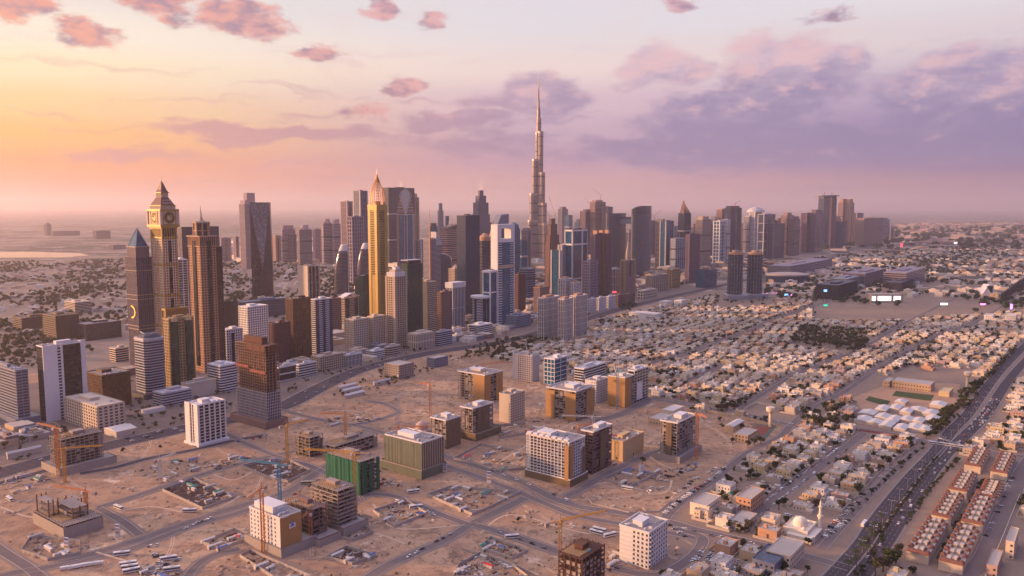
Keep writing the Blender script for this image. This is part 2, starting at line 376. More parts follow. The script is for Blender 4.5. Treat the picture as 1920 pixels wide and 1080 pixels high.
# main highway behind the building sites
LINE_HW = road("highway", [(-60, 905), (69, 868), (194, 838), (278, 819), (347, 803), (440, 786), (530, 762), (600, 727), (680, 692), (790, 665), (870, 652), (960, 637), (1100, 598), (1200, 570), (1310, 545), (1420, 521), (1560, 495), (1800, 455)], 34, lanes=8)
road("service_road", [(-60, 922), (60, 890), (130, 870)], 10)
road("service_road", [(150, 888), (214, 877), (278, 860), (361, 844), (430, 828), (500, 815)], 9)
# building site roads
road("site_road", [(-40, 1092), (30, 1074), (90, 1064), (139, 1050), (243, 1018), (330, 988), (400, 965), (472, 943), (540, 922), (598, 884), (632, 862)], 9)
road("site_road", [(90, 1064), (180, 1046), (250, 1028), (361, 986), (444, 963), (480, 950), (545, 925)], 8, mat=M_asph2)
road("site_road", [(183, 952), (244, 934), (305, 914), (389, 887), (480, 862), (545, 848), (562, 845)], 8, mat=M_asph2)
road("site_road", [(-60, 985), (0, 1030), (50, 1062), (90, 1095)], 8, mat=M_asph2)
road("site_road", [(183, 952), (225, 975), (262, 1003)], 7, mat=M_asph2)
road("site_road", [(395, 800), (430, 816), (470, 836), (531, 860), (587, 876), (640, 905), (675, 937)], 8, mat=M_asph2)
road("site_road", [(632, 862), (650, 895), (668, 938)], 8, mat=M_asph2)
road("site_road", [(650, 950), (670, 938), (698, 927), (739, 931), (781, 947), (837, 969), (880, 984)], 8)
road("site_road", [(880, 984), (837, 1012), (781, 1036), (725, 1062), (690, 1084)], 9)
road("site_road", [(525, 768), (580, 782), (662, 796), (737, 778), (745, 770), (722, 758), (690, 752)], 7, mat=M_asph2)
road("site_road", [(662, 796), (720, 812), (770, 830)], 7, mat=M_asph2)
road("site_road", [(345, 1092), (368, 1062), (400, 1042), (450, 1030)], 7, mat=M_asph2)
road("boulevard", [(740, 815), (790, 838), (830, 854), (880, 869), (930, 886), (985, 908), (1035, 933), (1085, 950), (1160, 961), (1200, 969), (1260, 980), (1309, 994), (1379, 1010), (1462, 1030), (1545, 1052), (1600, 1068)], 10, lanes=2)
road("boulevard", [(740, 835), (830, 872), (880, 888), (960, 918), (1035, 950), (1085, 968), (1160, 982), (1260, 1000), (1309, 1010)], 8, mat=M_asph2)
road("site_road", [(884, 983), (935, 959), (985, 934)], 10)
road("site_road", [(884, 983), (910, 990), (967, 1007), (1035, 1031), (1090, 1048), (1135, 1062), (1210, 1078), (1250, 1074), (1297, 1045), (1318, 1014), (1300, 1000), (1260, 990)], 9)
road("site_road", [(1060, 932), (1092, 917), (1130, 893), (1180, 869), (1237, 845), (1290, 826)], 9, mat=M_asph2)
road("site_road", [(1020, 868), (1060, 838), (1117, 792), (1160, 778), (1205, 757), (1218, 747)], 12)
# villa streets
road("villa_street", [(1240, 985), (1257, 960), (1290, 932), (1337, 902), (1373, 872), (1412, 844), (1462, 820), (1484, 797), (1522, 767), (1580, 737), (1632, 702), (1665, 680), (1715, 652), (1765, 627), (1815, 612), (1850, 592), (1905, 560)], 9)
road("villa_street", [(1400, 975), (1457, 935), (1498, 905), (1545, 872), (1584, 841), (1620, 812)], 10)
road("villa_street", [(1195, 738), (1220, 747), (1310, 763), (1410, 779), (1484, 797), (1548, 796), (1640, 808), (1714, 822), (1756, 834), (1840, 845), (1930, 858)], 9)
road("villa_street", [(1215, 684), (1285, 665), (1335, 646), (1397, 624), (1460, 597), (1535, 571), (1610, 544), (1700, 512)], 10)
road("villa_street", [(1290, 718), (1320, 704), (1355, 687)], 7)
road("villa_street", [(1380, 772), (1435, 737), (1485, 706), (1535, 688), (1590, 664), (1640, 640), (1700, 604), (1790, 560)], 8)
road("villa_street", [(930, 655), (1000, 640), (1130, 605), (1200, 590), (1290, 570)], 8)
road("villa_street", [(1340, 545), (1480, 556), (1650, 566), (1800, 575), (1950, 586)], 10)
M_r = wall("median_earth", (.30, .20, .10), .95, .4, .06, streak=0)
sheet("median", [(1560, 1085), (1630, 1020), (1662, 965), (1703, 915), (1760, 848), (1778, 848), (1722, 905), (1690, 960), (1668, 975), (1655, 1015), (1605, 1085)], M_r, .03)
LINE_W1 = road("avenue", [(1540, 1108), (1575, 1069), (1617, 1021), (1645, 976), (1687, 922), (1714, 890), (1756, 845), (1784, 808), (1812, 780), (1840, 742), (1862, 712), (1892, 678), (1930, 640)], 14.5, lanes=4)
LINE_W2 = road("avenue", [(1590, 1108), (1612, 1080), (1653, 1026), (1692, 965), (1728, 912), (1770, 856), (1814, 813), (1848, 778), (1870, 745), (1890, 715), (1920, 680), (1960, 640)], 14.5, lanes=4)
road("service_road", [(1740, 1110), (1800, 1085), (1839, 1056), (1867, 997), (1895, 935), (1914, 891), (1940, 850)], 14, mat=M_asph2)
ROADS.append((smooth_line([G(*p) for p in [(1500, 1060), (1560, 1000), (1600, 965), (1640, 920), (1690, 870), (1735, 838)]]), 8))
road("service_road", [(1540, 1030), (1575, 990), (1606, 955), (1640, 918), (1680, 880), (1722, 842)], 7, mat=M_asph2)
# pale creek far to the left, water
m, t, b = new_mat("creek_water"); b.inputs['Base Color'].default_value = (.25, .2, .18, 1); b.inputs['Roughness'].default_value = .12
sheet("creek_water", [(-300, 473), (60, 472), (150, 475), (168, 479), (120, 483), (-300, 484)], m, .5)
RSEG = []
for line, hw in ROADS:
    for i in range(len(line) - 1): RSEG.append((*line[i], *line[i + 1], hw))
RSEG = np.array(RSEG)
def road_dist(x, y):
    ax, ay, bx, by, hw = RSEG.T; dx, dy = bx - ax, by - ay
    t = np.clip(((x - ax) * dx + (y - ay) * dy) / (dx * dx + dy * dy + 1e-9), 0, 1)
    return float(np.min(np.hypot(x - ax - t * dx, y - ay - t * dy) - hw))
# ------------------------------------------------------------------ tower kit
def at_height(px, py, Y):
    """height of what shows at pixel row py at ground depth Y"""
    y = (540 - py) / F           # up/dep ; up=Y sp+(Z-H)cp , dep=Y cp-(Z-H)sp
    return H + (y * Y * cp - Y * sp_) / (cp + y * sp_)
def place(xl, xc, xr, yt, yb, rot=None, d=None, w=None):
    r = A_ANG if rot is None else rad(rot)
    Y = G(xc, yb)[1]; Z = at_height(xc, yt, Y); dep = Y * cp - (Z - H) * sp_
    X = (xc - 960) / F * dep
    ax = (math.cos(r), math.sin(r)); bx = (-ax[1], ax[0])
    def ext(px, v):
        t = (px - 960) / F; k = v[0] - t * v[1] * cp
        return abs((t * dep - X) / k) if abs(k) > 1e-3 else 20
    W = w if w else ext(xr, ax); D = d if d else ext(xl, bx)
    return X, Y, Z, r, W, D
class T:
    """one tower : Empty at the middle of its base, parts in local metres; near corner at (-w/2,-d/2)"""
    def __init__(s, name, label, xl, xc, xr, yt, yb, rot=None, d=None, w=None, cat='tower', group=None, z0=0):
        X, Y, Z, r, W, D = place(xl, xc, xr, yt, yb, rot, d, w)
        s.w, s.d, s.h, s.r = W, D, Z - z0, r
        cx = X + math.cos(r) * W / 2 - math.sin(r) * D / 2; cy = Y + math.sin(r) * W / 2 + math.cos(r) * D / 2
        s.x, s.y = cx, cy
        s.e = tag(empty(name, (cx, cy, z0), r), label, cat, group)
        FOOT.append((cx, cy, math.hypot(W, D) / 2))
    def part(s, name, mb, parent=None, smooth=False, label=None):
        o = mb.build(name, parent or s.e, smooth)
        if label and o: o['label'] = label
        return o
    def zpix(s, py): return at_height(0, py, s.y - 0) - s.e.location.z
FOOT = []
def frame(m, w, d, z0, z1, mat, fh=3.6, bt=.9, bp=.35, sx=4.0, sy=4.0, pw=.8, pp=.3, cx=0, cy=0, faces='LRBK'):
    n = max(1, round((z1 - z0) / fh)); f = (z1 - z0) / n
    if bt:
        for i in range(n + 1):
            z = z0 + i * f; m.box(cx - w / 2 - bp, cx + w / 2 + bp, cy - d / 2 - bp, cy + d / 2 + bp, z - bt / 2, z + bt / 2, mat)
    zt = z1 + .3
    if sx:
        k = max(1, round(w / sx))
        for i in range(k + 1):
            x = cx - w / 2 + i * w / k
            m.box(x - pw / 2, x + pw / 2, cy - d / 2 - pp, cy - d / 2 + .2, z0, zt, mat); m.box(x - pw / 2, x + pw / 2, cy + d / 2 - .2, cy + d / 2 + pp, z0, zt, mat)
    if sy:
        k = max(1, round(d / sy))
        for i in range(k + 1):
            y = cy - d / 2 + i * d / k
            m.box(cx - w / 2 - pp - .01, cx - w / 2 + .2, y - pw / 2, y + pw / 2, z0, zt - .02, mat); m.box(cx + w / 2 - .2, cx + w / 2 + pp + .01, y - pw / 2, y + pw / 2, z0, zt - .02, mat)
def parapet(m, w, d, z, mat, h=1.5, t=.5, o=.4, cx=0, cy=0):
    X0, X1, Y0, Y1 = cx - w / 2 - o, cx + w / 2 + o, cy - d / 2 - o, cy + d / 2 + o
    m.box(X0, X1, Y0, Y0 + t, z, z + h, mat); m.box(X0, X1, Y1 - t, Y1, z, z + h, mat)
    m.box(X0, X0 + t, Y0 + t, Y1 - t, z, z + h, mat); m.box(X1 - t, X1, Y0 + t, Y1 - t, z, z + h, mat)
CONC = wall("concrete", (.33, .27, .235), .9, .28, .15)
WHITE = wall("white_render", (.72, .69, .67), .7, .1, .08)
CREAM = wall("cream_render", (.60, .50, .39), .8, .12, .08)
BEIGE = wall("beige_stone", (.46, .36, .27), .8, .14, .08)
SAND = wall("ochre_stone", (.42, .28, .13), .7, .14, .08)
TAN = wall("orange_stone", (.46, .26, .15), .7, .16, .08)
PINKB = wall("pink_brown_stone", (.22, .14, .13), .8, .16, .08)
BROWN = wall("brown_cladding", (.10, .062, .05), .6, .2, .08)
MAROON = wall("maroon_cladding", (.11, .04, .045), .5, .2, .08)
GREY = wall("grey_cladding", (.18, .20, .27), .5, .15, .08)
LGREY = wall("light_grey_cladding", (.45, .43, .45), .6, .12, .08)
DGREY = wall("dark_grey_cladding", (.035, .042, .075), .5, .2, .08)
ROOFM = wall("roof_membrane", (.33, .285, .26), .95, .3, .1, streak=0)
STEEL = plain("galvanised_steel", (.42, .41, .42), .45, .7)
GOLD = wall("gold_panel", (.40, .27, .07), .42, .18, .08, metal=.15)
VIO = wall("violet_cladding", (.17, .135, .175), .5, .15, .08)
SANDL = wall("pale_ochre_stone", (.47, .33, .17), .7, .14, .08)
GOLDD = wall("dull_gold_panel", (.26, .175, .045), .45, .2, .08, metal=.15)
REDROOF = wall("oxblood_roof", (.13, .045, .045), .5, .2, .3)
GLB = glass("blue_glass", (.012, .032, .08)); GLK = glass("black_glass", (.012, .013, .02)); GLG = glass("green_glass", (.01, .05, .042))
GLBR = glass("bronze_glass", (.10, .045, .018), .15); GLP = glass("violet_glass", (.026, .028, .075), .2); GLT = glass("teal_glass", (.008, .085, .17), .1)
GLW = glass("window_glass", (.03, .026, .03), .2); GLPK = glass("rose_glass", (.07, .035, .045), .2); GLL = glass("pale_glass", (.11, .11, .15), .2)
GLGO = glass("gold_glass", (.30, .19, .03), .2)
MAUVE_HAZE = wall('mauve_haze_cladding', (.16, .11, .15), .6, .15, .08)
ROSE = wall('rose_stone', (.38, .25, .22), .7, .14, .08)  # own stone colour, and the hazed tone of orange stone far off
LILAC_HAZE = wall('lilac_haze_stone', (.25, .21, .26), .7, .14, .08)
HAZE_PINK = wall('painted_haze_lilac', (.42, .31, .33), .8, .12, .05)  # frame colour lightened to carry the haze over the far row
WHAC = plain("roof_machine_white", (.55, .54, .54), .6)
def roof_kit(t, w, d, z, seed=0, mat=None, n=None, room=True, cx=0, cy=0):
    R = random.Random(seed); m = MB(); parapet(m, w, d, z, mat or CONC, cx=cx, cy=cy); t.part("parapet", m)
    m = MB(); m.box(cx - w / 2, cx + w / 2, cy - d / 2, cy + d / 2, z, z + .25, ROOFM); t.part("roof", m)
    if room:
        rw, rd = w * R.uniform(.28, .42), d * R.uniform(.3, .45); m = MB(); x, y = cx + R.uniform(-.12, .12) * w, cy + R.uniform(-.1, .15) * d
        m.box(x - rw / 2, x + rw / 2, y - rd / 2, y + rd / 2, z + .25, z + 4.2, mat or CONC); m.box(x - rw / 2 - .3, x + rw / 2 + .3, y - rd / 2 - .3, y + rd / 2 + .3, z + 4.2, z + 4.6, mat or CONC)
        t.part("plant_room", m)
    for i in range(n if n is not None else (12 if t.y < 1500 else 5)):
        m = MB(); a, b = R.uniform(.9, 3.4), R.uniform(.9, 3); x, y = cx + R.uniform(-.4, .4) * w, cy + (-.36 if i % 2 else .36) * d * R.uniform(.8, 1)
        m.box(x - a / 2, x + a / 2, y - b / 2, y + b / 2, z + .25, z + R.uniform(1.4, 2.4), WHAC); t.part("air_conditioner", m)
def slab_tower(name, label, xl, xc, xr, yt, yb, core=None, wallm=None, podium=None, seed=0, roof=True, inset=.9, group=None, rot=None, d=None, w=None, cat='tower', fr=None, **k):
    """glazed core with slab bands and piers in front of it"""
    t = T(name, label, xl, xc, xr, yt, yb, rot=rot, d=d, w=w, group=group, cat=cat); core = core or GLW; wallm = wallm or CONC
    w_, d_, h = t.w, t.d, t.h; zb = podium[1] if podium else 0; far = t.y > 2300
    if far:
        wallm = {MAROON: MAUVE_HAZE, TAN: ROSE, PINKB: LILAC_HAZE, BROWN: MAUVE_HAZE}.get(wallm, wallm)  # distance haze put into the cladding colour of far towers
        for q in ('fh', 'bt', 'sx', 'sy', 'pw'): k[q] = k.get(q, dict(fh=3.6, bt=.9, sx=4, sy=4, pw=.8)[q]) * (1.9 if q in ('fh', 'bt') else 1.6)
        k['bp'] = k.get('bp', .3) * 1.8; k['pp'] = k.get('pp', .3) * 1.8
    m = MB(); m.box(-w_ / 2 + inset, w_ / 2 - inset, -d_ / 2 + inset, d_ / 2 - inset, 0, h, core); t.part("glazing", m)
    m = MB(); frame(m, w_ - 2 * inset, d_ - 2 * inset, zb, h, wallm, **k); t.part("facade_frame", m)
    if podium:
        e = podium[0]; m = MB(); m.box(-w_ / 2 - e * .5, w_ / 2 + e, -d_ / 2 - e * .6, d_ / 2 + e, 0, zb, wallm); frame(m, w_ + 1.5 * e, d_ + 1.6 * e, 0, zb, wallm, fh=4, bt=.8, sx=6, sy=6, cx=e * .25, cy=e * .2); t.part("podium", m)
    if roof: roof_kit(t, w_ - inset * 2, d_ - inset * 2, h, seed + 7, wallm, n=0 if far else None)
    if far and h > 90: variety(t, int(xl), wallm, core)
    return t
def variety(t, s, wallm, core):
    R = random.Random(s); w, d, h = t.w, t.d, t.h; k = s % 5
    if k in (0, 3): panel(t, 'R', .4, .6, 0, h * .93, core if core not in (GLP,) else GLK, "glass_strip", 1.0, 1.4)
    if k in (1, 3): corner_piers(t, LGREY if wallm in (DGREY, GREY) else wallm, 4.5)
    if k in (2, 4):
        for f in (.34, .67): m = MB(); m.box(-w / 2 - .9, w / 2 + .9, -d / 2 - .9, d / 2 + .9, h * f - 3, h * f + 3, DGREY if wallm is not DGREY else LGREY); t.part("plant_floor_belt", m)
    a = R.uniform(.3, .42); z = h + R.uniform(8, 20)
    if k in (0, 2): m = MB(); m.box(-w * a, w * a * .8, -d * a, d * a, h, z, wallm); frame(m, w * a * 1.8, d * a * 2, h, z, wallm, fh=6, bt=1, sx=5, sy=5, cx=-w * a * .1); t.part("crown", m)
    if k == 4: m = MB(); m.beam((w * .1, 0, h), (w * .1, 0, z + 22), 1.6, STEEL, .5); t.part("mast", m)
def corner_piers(t, mat, s=3, h=None, proud=.6):
    w, d, h = t.w, t.d, h or t.h + 1.5
    for sx in (-1, 1):
        for sy in (-1, 1):
            x, y = sx * (w / 2 - s / 2 + proud), sy * (d / 2 - s / 2 + proud); m = MB(); m.box(x - s / 2, x + s / 2, y - s / 2, y + s / 2, 0, h, mat); t.part("corner_pier", m)
def panel(t, face, a, b, z0, z1, mat, name="wall_panel", proud=.9, thick=1.2):
    """flat panel on the right (R) or left (L) face between fractions a..b from the near corner"""
    m = MB(); w, d = t.w, t.d
    if face == 'R': m.box(-w / 2 + a * w, -w / 2 + b * w, -d / 2 - proud, -d / 2 - proud + thick, z0, z1, mat)
    else: m.box(-w / 2 - proud, -w / 2 - proud + thick, -d / 2 + a * d, -d / 2 + b * d, z0, z1, mat)
    return t.part(name, m)
RES = dict(fh=4.4, bt=1.7, bp=.35, sx=4.6, sy=4.6, pw=1.8, pp=.4)        # punched windows
RES2 = dict(fh=3.4, bt=1.0, bp=1.2, sx=7, sy=7, pw=1.2, pp=.9)           # balconies
RIB = dict(fh=3.8, bt=1.7, bp=.45, sx=0, sy=0)                            # ribbons
FIN = dict(fh=12, bt=.6, bp=.2, sx=3.2, sy=3.2, pw=.9, pp=.5)             # verticals
CUR = dict(fh=4, bt=.35, bp=.08, sx=3, sy=3, pw=.18, pp=.12)              # curtain wall
# ------------------------------------------------------------------ landmark towers
IVO = wall('ivory_stone', (.72, .60, .45), .8, .12, .08)
def clock_tower():
    t = T("clock_tower", "tall gold and cream clock tower with a steep oxblood spire", 282, 303, 331, 427, 690)
    w, d, h = t.w, t.d, t.h; a = min(w, d) if False else (w + d) / 2
    m = MB(); m.box(-w / 2 + .8, w / 2 - .8, -d / 2 + .8, d / 2 - .8, 0, h, GLK); t.part("glazing", m)
    m = MB(); zs = [0, h * .30, h * .52, h * .74, h * .93]
    for i in range(4):
        frame(m, w - 1.6, d - 1.6, zs[i], zs[i + 1], IVO, fh=4.4, bt=1.7, bp=.3, sx=4.2, sy=4.2, pw=1.7, pp=.45)
    t.part("facade_frame", m)
    for z in zs[1:] + [h]: m = MB(); m.box(-w / 2 - 1.2, w / 2 + 1.2, -d / 2 - 1.2, d / 2 + 1.2, z - 1.2, z + 1.2, GOLD); t.part("gold_cornice", m)
    m = MB(); frame(m, w - 1.6, d - 1.6, zs[4] + 1.3, h - 1.3, GOLD, fh=30, bt=.6, sx=4, sy=4, pw=1.0, pp=1.4); t.part("gold_arcade", m)
    corner_piers(t, SANDL, 2.6, h, .4)
    m = MB()
    for i in range(4):
        z0, z1 = zs[i] + 4, zs[i + 1] - 5; m.box(-w * .10, w * .10, -d / 2 - .55, -d / 2 + .6, z0, z1, GLK); m.box(-w / 2 - .55, -w / 2 + .6, -d * .10, d * .10, z0, z1, TAN)  # left strip coloured orange for the sun falling on that face
    t.part("centre_strip", m)
    zc = t.zpix(395); z1 = t.zpix(393)
    # clock stage
    m = MB(); e = 2.2
    m.box(-w / 2 - e, w / 2 + e, -d / 2 - e, d / 2 + e, h + 1.2, zc, IVO); m.box(-w / 2 - e - 1.8, w / 2 + e + 1.8, -d / 2 - e - 1.8, d / 2 + e + 1.8, h + 1.2, h + 5, GOLD)
    m.box(-w / 2 - e - 1.6, w / 2 + e + 1.6, -d / 2 - e - 1.6, d / 2 + e + 1.6, zc - .4, zc + 2.6, GOLD)
    for sx in (-1, 1):
        for sy in (-1, 1):
            x, y = sx * (w / 2 + e), sy * (d / 2 + e); m.box(x - 1.6, x + 1.6, y - 1.6, y + 1.6, h + 5, zc - .4, CREAM)
    st = t.part("clock_stage", m)
    FACE = plain("clock_face_cream", (.62, .5, .3), .5)
    zm = (h + 5 + zc) / 2; R_ = min(min(w, d) * .42, (zc - h - 6) * .46)
    for (nx, ny) in ((0, -1), (-1, 0), (0, 1), (1, 0)):
        m = MB(); off = (d if ny else w) / 2 + e
        def pt(u, v, o_): return (u if ny else nx * o_, ny * o_ if ny else u, v)
        def disc(r0, r1, o0, mat, k=32):
            for j in range(k):
                a0, a1 = 2 * math.pi * j / k, 2 * math.pi * (j + 1) / k
                m.poly([pt(r0 * math.sin(a0), zm + r0 * math.cos(a0), o0), pt(r1 * math.sin(a0), zm + r1 * math.cos(a0), o0), pt(r1 * math.sin(a1), zm + r1 * math.cos(a1), o0), pt(r0 * math.sin(a1), zm + r0 * math.cos(a1), o0)], mat)
        # square gold surround with dark ring and a pale face
        q = R_ * 1.12
        for (u0, u1, v0, v1) in ((-q, q, -q, -q + 1), (-q, q, q - 1, q), (-q, -q + 1, -q + 1, q - 1), (q - 1, q, -q + 1, q - 1)):
            p0, p1 = pt(u0, zm + v0, off - .2), pt(u1, zm + v1, off + .9)
            m.box(min(p0[0], p1[0]), max(p0[0], p1[0]), min(p0[1], p1[1]), max(p0[1], p1[1]), p0[2], p1[2], GOLDD)
        disc(0.01, R_ * 1.35 if False else R_, off + .35, GLK); disc(R_ * .86, R_ * .97, off + .6, GOLD); disc(R_ * .40, R_ * .52, off + .6, GOLD); disc(.01, R_ * .36, off + .65, FACE)
        for k in range(12):
            a = k * math.pi / 6; m.beam(pt(R_ * .52 * math.sin(a), zm + R_ * .52 * math.cos(a), off + .6), pt(R_ * .86 * math.sin(a), zm + R_ * .86 * math.cos(a), off + .6), .7, GOLD)
        f = t.part("clock_face", m, st)
        m = MB(); m.beam(pt(0, zm, off + .95), pt(R_ * .42, zm + R_ * .3, off + .95), .55, GLK); m.beam(pt(0, zm, off + 1), pt(-R_ * .1, zm + R_ * .72, off + 1), .45, GLK); t.part("clock_hand", m, st)
    z2 = t.zpix(386); z3 = t.zpix(370); z4 = t.zpix(362); z5 = t.zpix(360); z6 = t.zpix(334)
    m = MB(); m.box(-w * .47, w * .47, -d * .47, d * .47, zc + 2.6, z2, CREAM); frame(m, w * .94, d * .94, zc + 3, z2 - .5, CREAM, fh=9, bt=.8, sx=3, sy=3, pw=1.2, pp=.6); m.box(-w * .53, w * .53, -d * .53, d * .53, z2, z2 + 1.2, GOLD); t.part("belfry", m)
    m = MB(); m.pyr(-w * .47, w * .47, -d * .47, d * .47, z2 + 1.2, z3, REDROOF, .5); 
    lower = t.part("lower_roof", m)
    for k in range(5):
        for j in range(2):
            m = MB(); f0 = .2 + j * .35; s = 1 - .5 * f0; x = (k - 2) * w * .14 * s; z = z2 + 1.2 + (z3 - z2 - 1.2) * f0; m.box(x - .7, x + .7, -d * .47 * s - .5, -d * .47 * s + 1.2, z, z + 2, CREAM); t.part("dormer", m, lower)
    m = MB(); m.box(-w * .22, w * .22, -d * .22, d * .22, z3, z4, CREAM); frame(m, w * .44, d * .44, z3, z4, CREAM, fh=30, bt=.8, sx=2.4, sy=2.4, pw=.8, pp=.5); m.box(-w * .29, w * .29, -d * .29, d * .29, z4, z4 + 1.2, GOLD); t.part("lantern", m)
    m = MB(); s = w * .25; s2 = d * .25
    r = lambda f, z: [(-s * f, -s2 * f, z), (s * f, -s2 * f, z), (s * f, s2 * f, z), (-s * f, s2 * f, z)]
    dz = z6 - z4 - 1.2; m.loft([r(1, z4 + 1.2), r(.7, z4 + 1.2 + dz * .2), r(.3, z4 + 1.2 + dz * .6), r(.02, z6 - 4)], REDROOF); t.part("spire", m)
    m = MB(); m.beam((0, 0, z6 - 5), (0, 0, z6 + 3), .5, GOLD); t.part("finial", m)
    # gold podium wing
    m = MB(); zt = t.zpix(578); m.box(-w / 2 - 4, w / 2 + 8, -d / 2 - 9, -d / 2 + 2, 0, zt, SAND); frame(m, w + 12, 11, 0, zt, GOLDD, fh=3.8, bt=1.3, sx=4, sy=4, pw=1.2, pp=.4, cx=2, cy=-d / 2 - 3.5); m.box(-w / 2 - 6, w / 2 + 10, -d / 2 - 11, -d / 2 + 3, zt, zt + 3, GOLD); t.part("gold_annex", m)
clock_tower()
def pyramid_tower():
    t = T("pyramid_roofed_tower", "violet glass tower with a blue glass pyramid on top and glowing crescents on its side", 234, 254, 285, 483, 690)
    w, d, h = t.w, t.d, t.h
    m = MB(); m.box(-w / 2 + .6, w / 2 - .6, -d / 2 + .6, d / 2 - .6, 0, h, GLB); t.part("glazing", m)
    m = MB(); frame(m, w - 1.2, d - 1.2, 0, h, VIO, fh=14, bt=.5, bp=.15, sx=3.4, sy=3.4, pw=.9, pp=.5)
    for z in (h * .35, h * .38, h * .62, h * .66, h * .88): m.box(-w / 2 - .4, w / 2 + .4, -d / 2 - .4, d / 2 + .4, z - .5, z + .5, BEIGE)
    for i in range(int(h / 7)):      # woven pattern of curved ribs, read as zig-zags
        z = i * 7
        for k in range(int(w / 6.8)):
            x = -w / 2 + 1 + k * 6.8; m.beam((x, -d / 2 - .1, z), (x + 3.4, -d / 2 - .1, z + 3.5), .45, VIO); m.beam((x + 3.4, -d / 2 - .1, z + 3.5), (x, -d / 2 - .1, z + 7), .45, VIO)
    t.part("facade_frame", m)
    z1 = t.zpix(463); m = MB(); m.box(-w * .4, w * .4, -d * .38, d * .38, h, z1, VIO); frame(m, w * .8, d * .76, h, z1, VIO, fh=8, bt=.7, sx=3, sy=3, pw=.8, pp=.5); m.box(-w * .42, w * .42, -d * .42, d * .42, z1, z1 + 1.4, BEIGE); t.part("upper_storey", m)
    z2 = t.zpix(428); m = MB(); m.pyr(-w * .37, w * .37, -d * .37, d * .37, z1 + 1.4, z2, GLT, .02); p = t.part("pyramid_roof", m)
    m = MB()
    for sx in (-1, 1):
        for sy in (-1, 1): m.beam((sx * w * .37, sy * d * .37, z1 + 1.4), (0, 0, z2 + 1), 1.3, LGREY)
    t.part("ridge", m, p)
    LG = plain("crescent_glow_gold", (.85, .42, .05), .4, emit=.5)  # crescents glow by themselves, standing for a reflection on the left face
    for (zz, R_, o0) in ((t.zpix(583), 11, .5), (t.zpix(645), 11, .25)):
        m = MB(); k = 20
        for j in range(k):
            a0, a1 = -1.9 + 3.8 * j / k, -1.9 + 3.8 * (j + 1) / k; th = lambda a: 3.2 * math.cos(a / 2.45)
            q = lambda a, r: (-w / 2 - 1.2, d * (o0 - .5) - r * math.cos(a), zz + r * math.sin(a))
            m.poly([q(a0, R_), q(a1, R_), q(a1, R_ - th(a1)), q(a0, R_ - th(a0))], LG)
        t.part("crescent", m)
pyramid_tower()
def spire_tower():
    t = T("spired_tower", "orange stone tower with dark glass stripes, an octagonal drum and a needle spire", 352, 374, 404, 444, 700)
    w, d, h = t.w, t.d, t.h
    m = MB(); m.box(-w / 2 + .6, w / 2 - .6, -d / 2 + .6, d / 2 - .6, 0, h, GLW); t.part("glazing", m)
    m = MB(); frame(m, w - 1.6, d - 1.6, 0, h * .93, TAN, fh=4.4, bt=1.7, bp=.35, sx=4.2, sy=4.2, pw=1.7, pp=.5); frame(m, w - 1.2, d - 1.2, h * .93, h, TAN, fh=30, bt=1.5, bp=1.5, sx=3.3, sy=3.3, pw=1, pp=.8); t.part("facade_frame", m)
    m = MB(); m.box(-w * .04, w * .17, -d / 2 - 1.0, -d / 2 + .5, 0, h * .97, GLK); m.box(-w / 2 - 1.0, -w / 2 + .5, -d * .12, d * .12, h * .05, h * .97, GLK); t.part("dark_glass_stripe", m)
    m = MB(); m.box(-w / 2 - 2, w / 2 + 2, -d / 2 - 2, d / 2 + 2, h, h + 1.4, BEIGE); t.part("cornice", m)
    m = MB(); zs = t.zpix(463); m.box(w / 2, w / 2 + 13, -d / 2 + 4, d / 2 - 2, 0, zs, GLK); frame(m, 13, d - 6, 0, zs, BROWN, fh=3.6, bt=1.3, sx=3.6, sy=3.6, pw=1.4, pp=.4, cx=w / 2 + 6.5, cy=1); t.part("side_wing", m)
    z1 = t.zpix(418); m = MB(); k = 8; R_ = min(w, d) * .43
    m.loft([m.ring(0, 0, R_, h + 1.4, 8, a0=.39), m.ring(0, 0, R_, z1, 8, a0=.39)], GLW)
    for j in range(8):
        a = .39 + j * math.pi / 4; m.box(R_ * math.cos(a) - .9, R_ * math.cos(a) + .9, R_ * math.sin(a) - .9, R_ * math.sin(a) + .9, h + 1.4, z1, TAN)
    m.loft([m.ring(0, 0, R_ + .8, h + 9, 8, a0=.39), m.ring(0, 0, R_ + .8, h + 10.2, 8, a0=.39)], TAN)
    m.loft([m.ring(0, 0, R_ + 1.4, z1, 8, a0=.39), m.ring(0, 0, R_ + 1.4, z1 + 2.4, 8, a0=.39)], BEIGE); t.part("drum", m)
    z2 = t.zpix(385); m = MB(); dz = z2 - z1
    m.loft([m.ring(0, 0, R_ * .6, z1 + 2.4, 12), m.ring(0, 0, R_ * .28, z1 + dz * .18, 12), m.ring(0, 0, 1.5, z1 + dz * .38, 12), m.ring(0, 0, .15, z2, 12)], BEIGE); t.part("spire", m)
spire_tower()
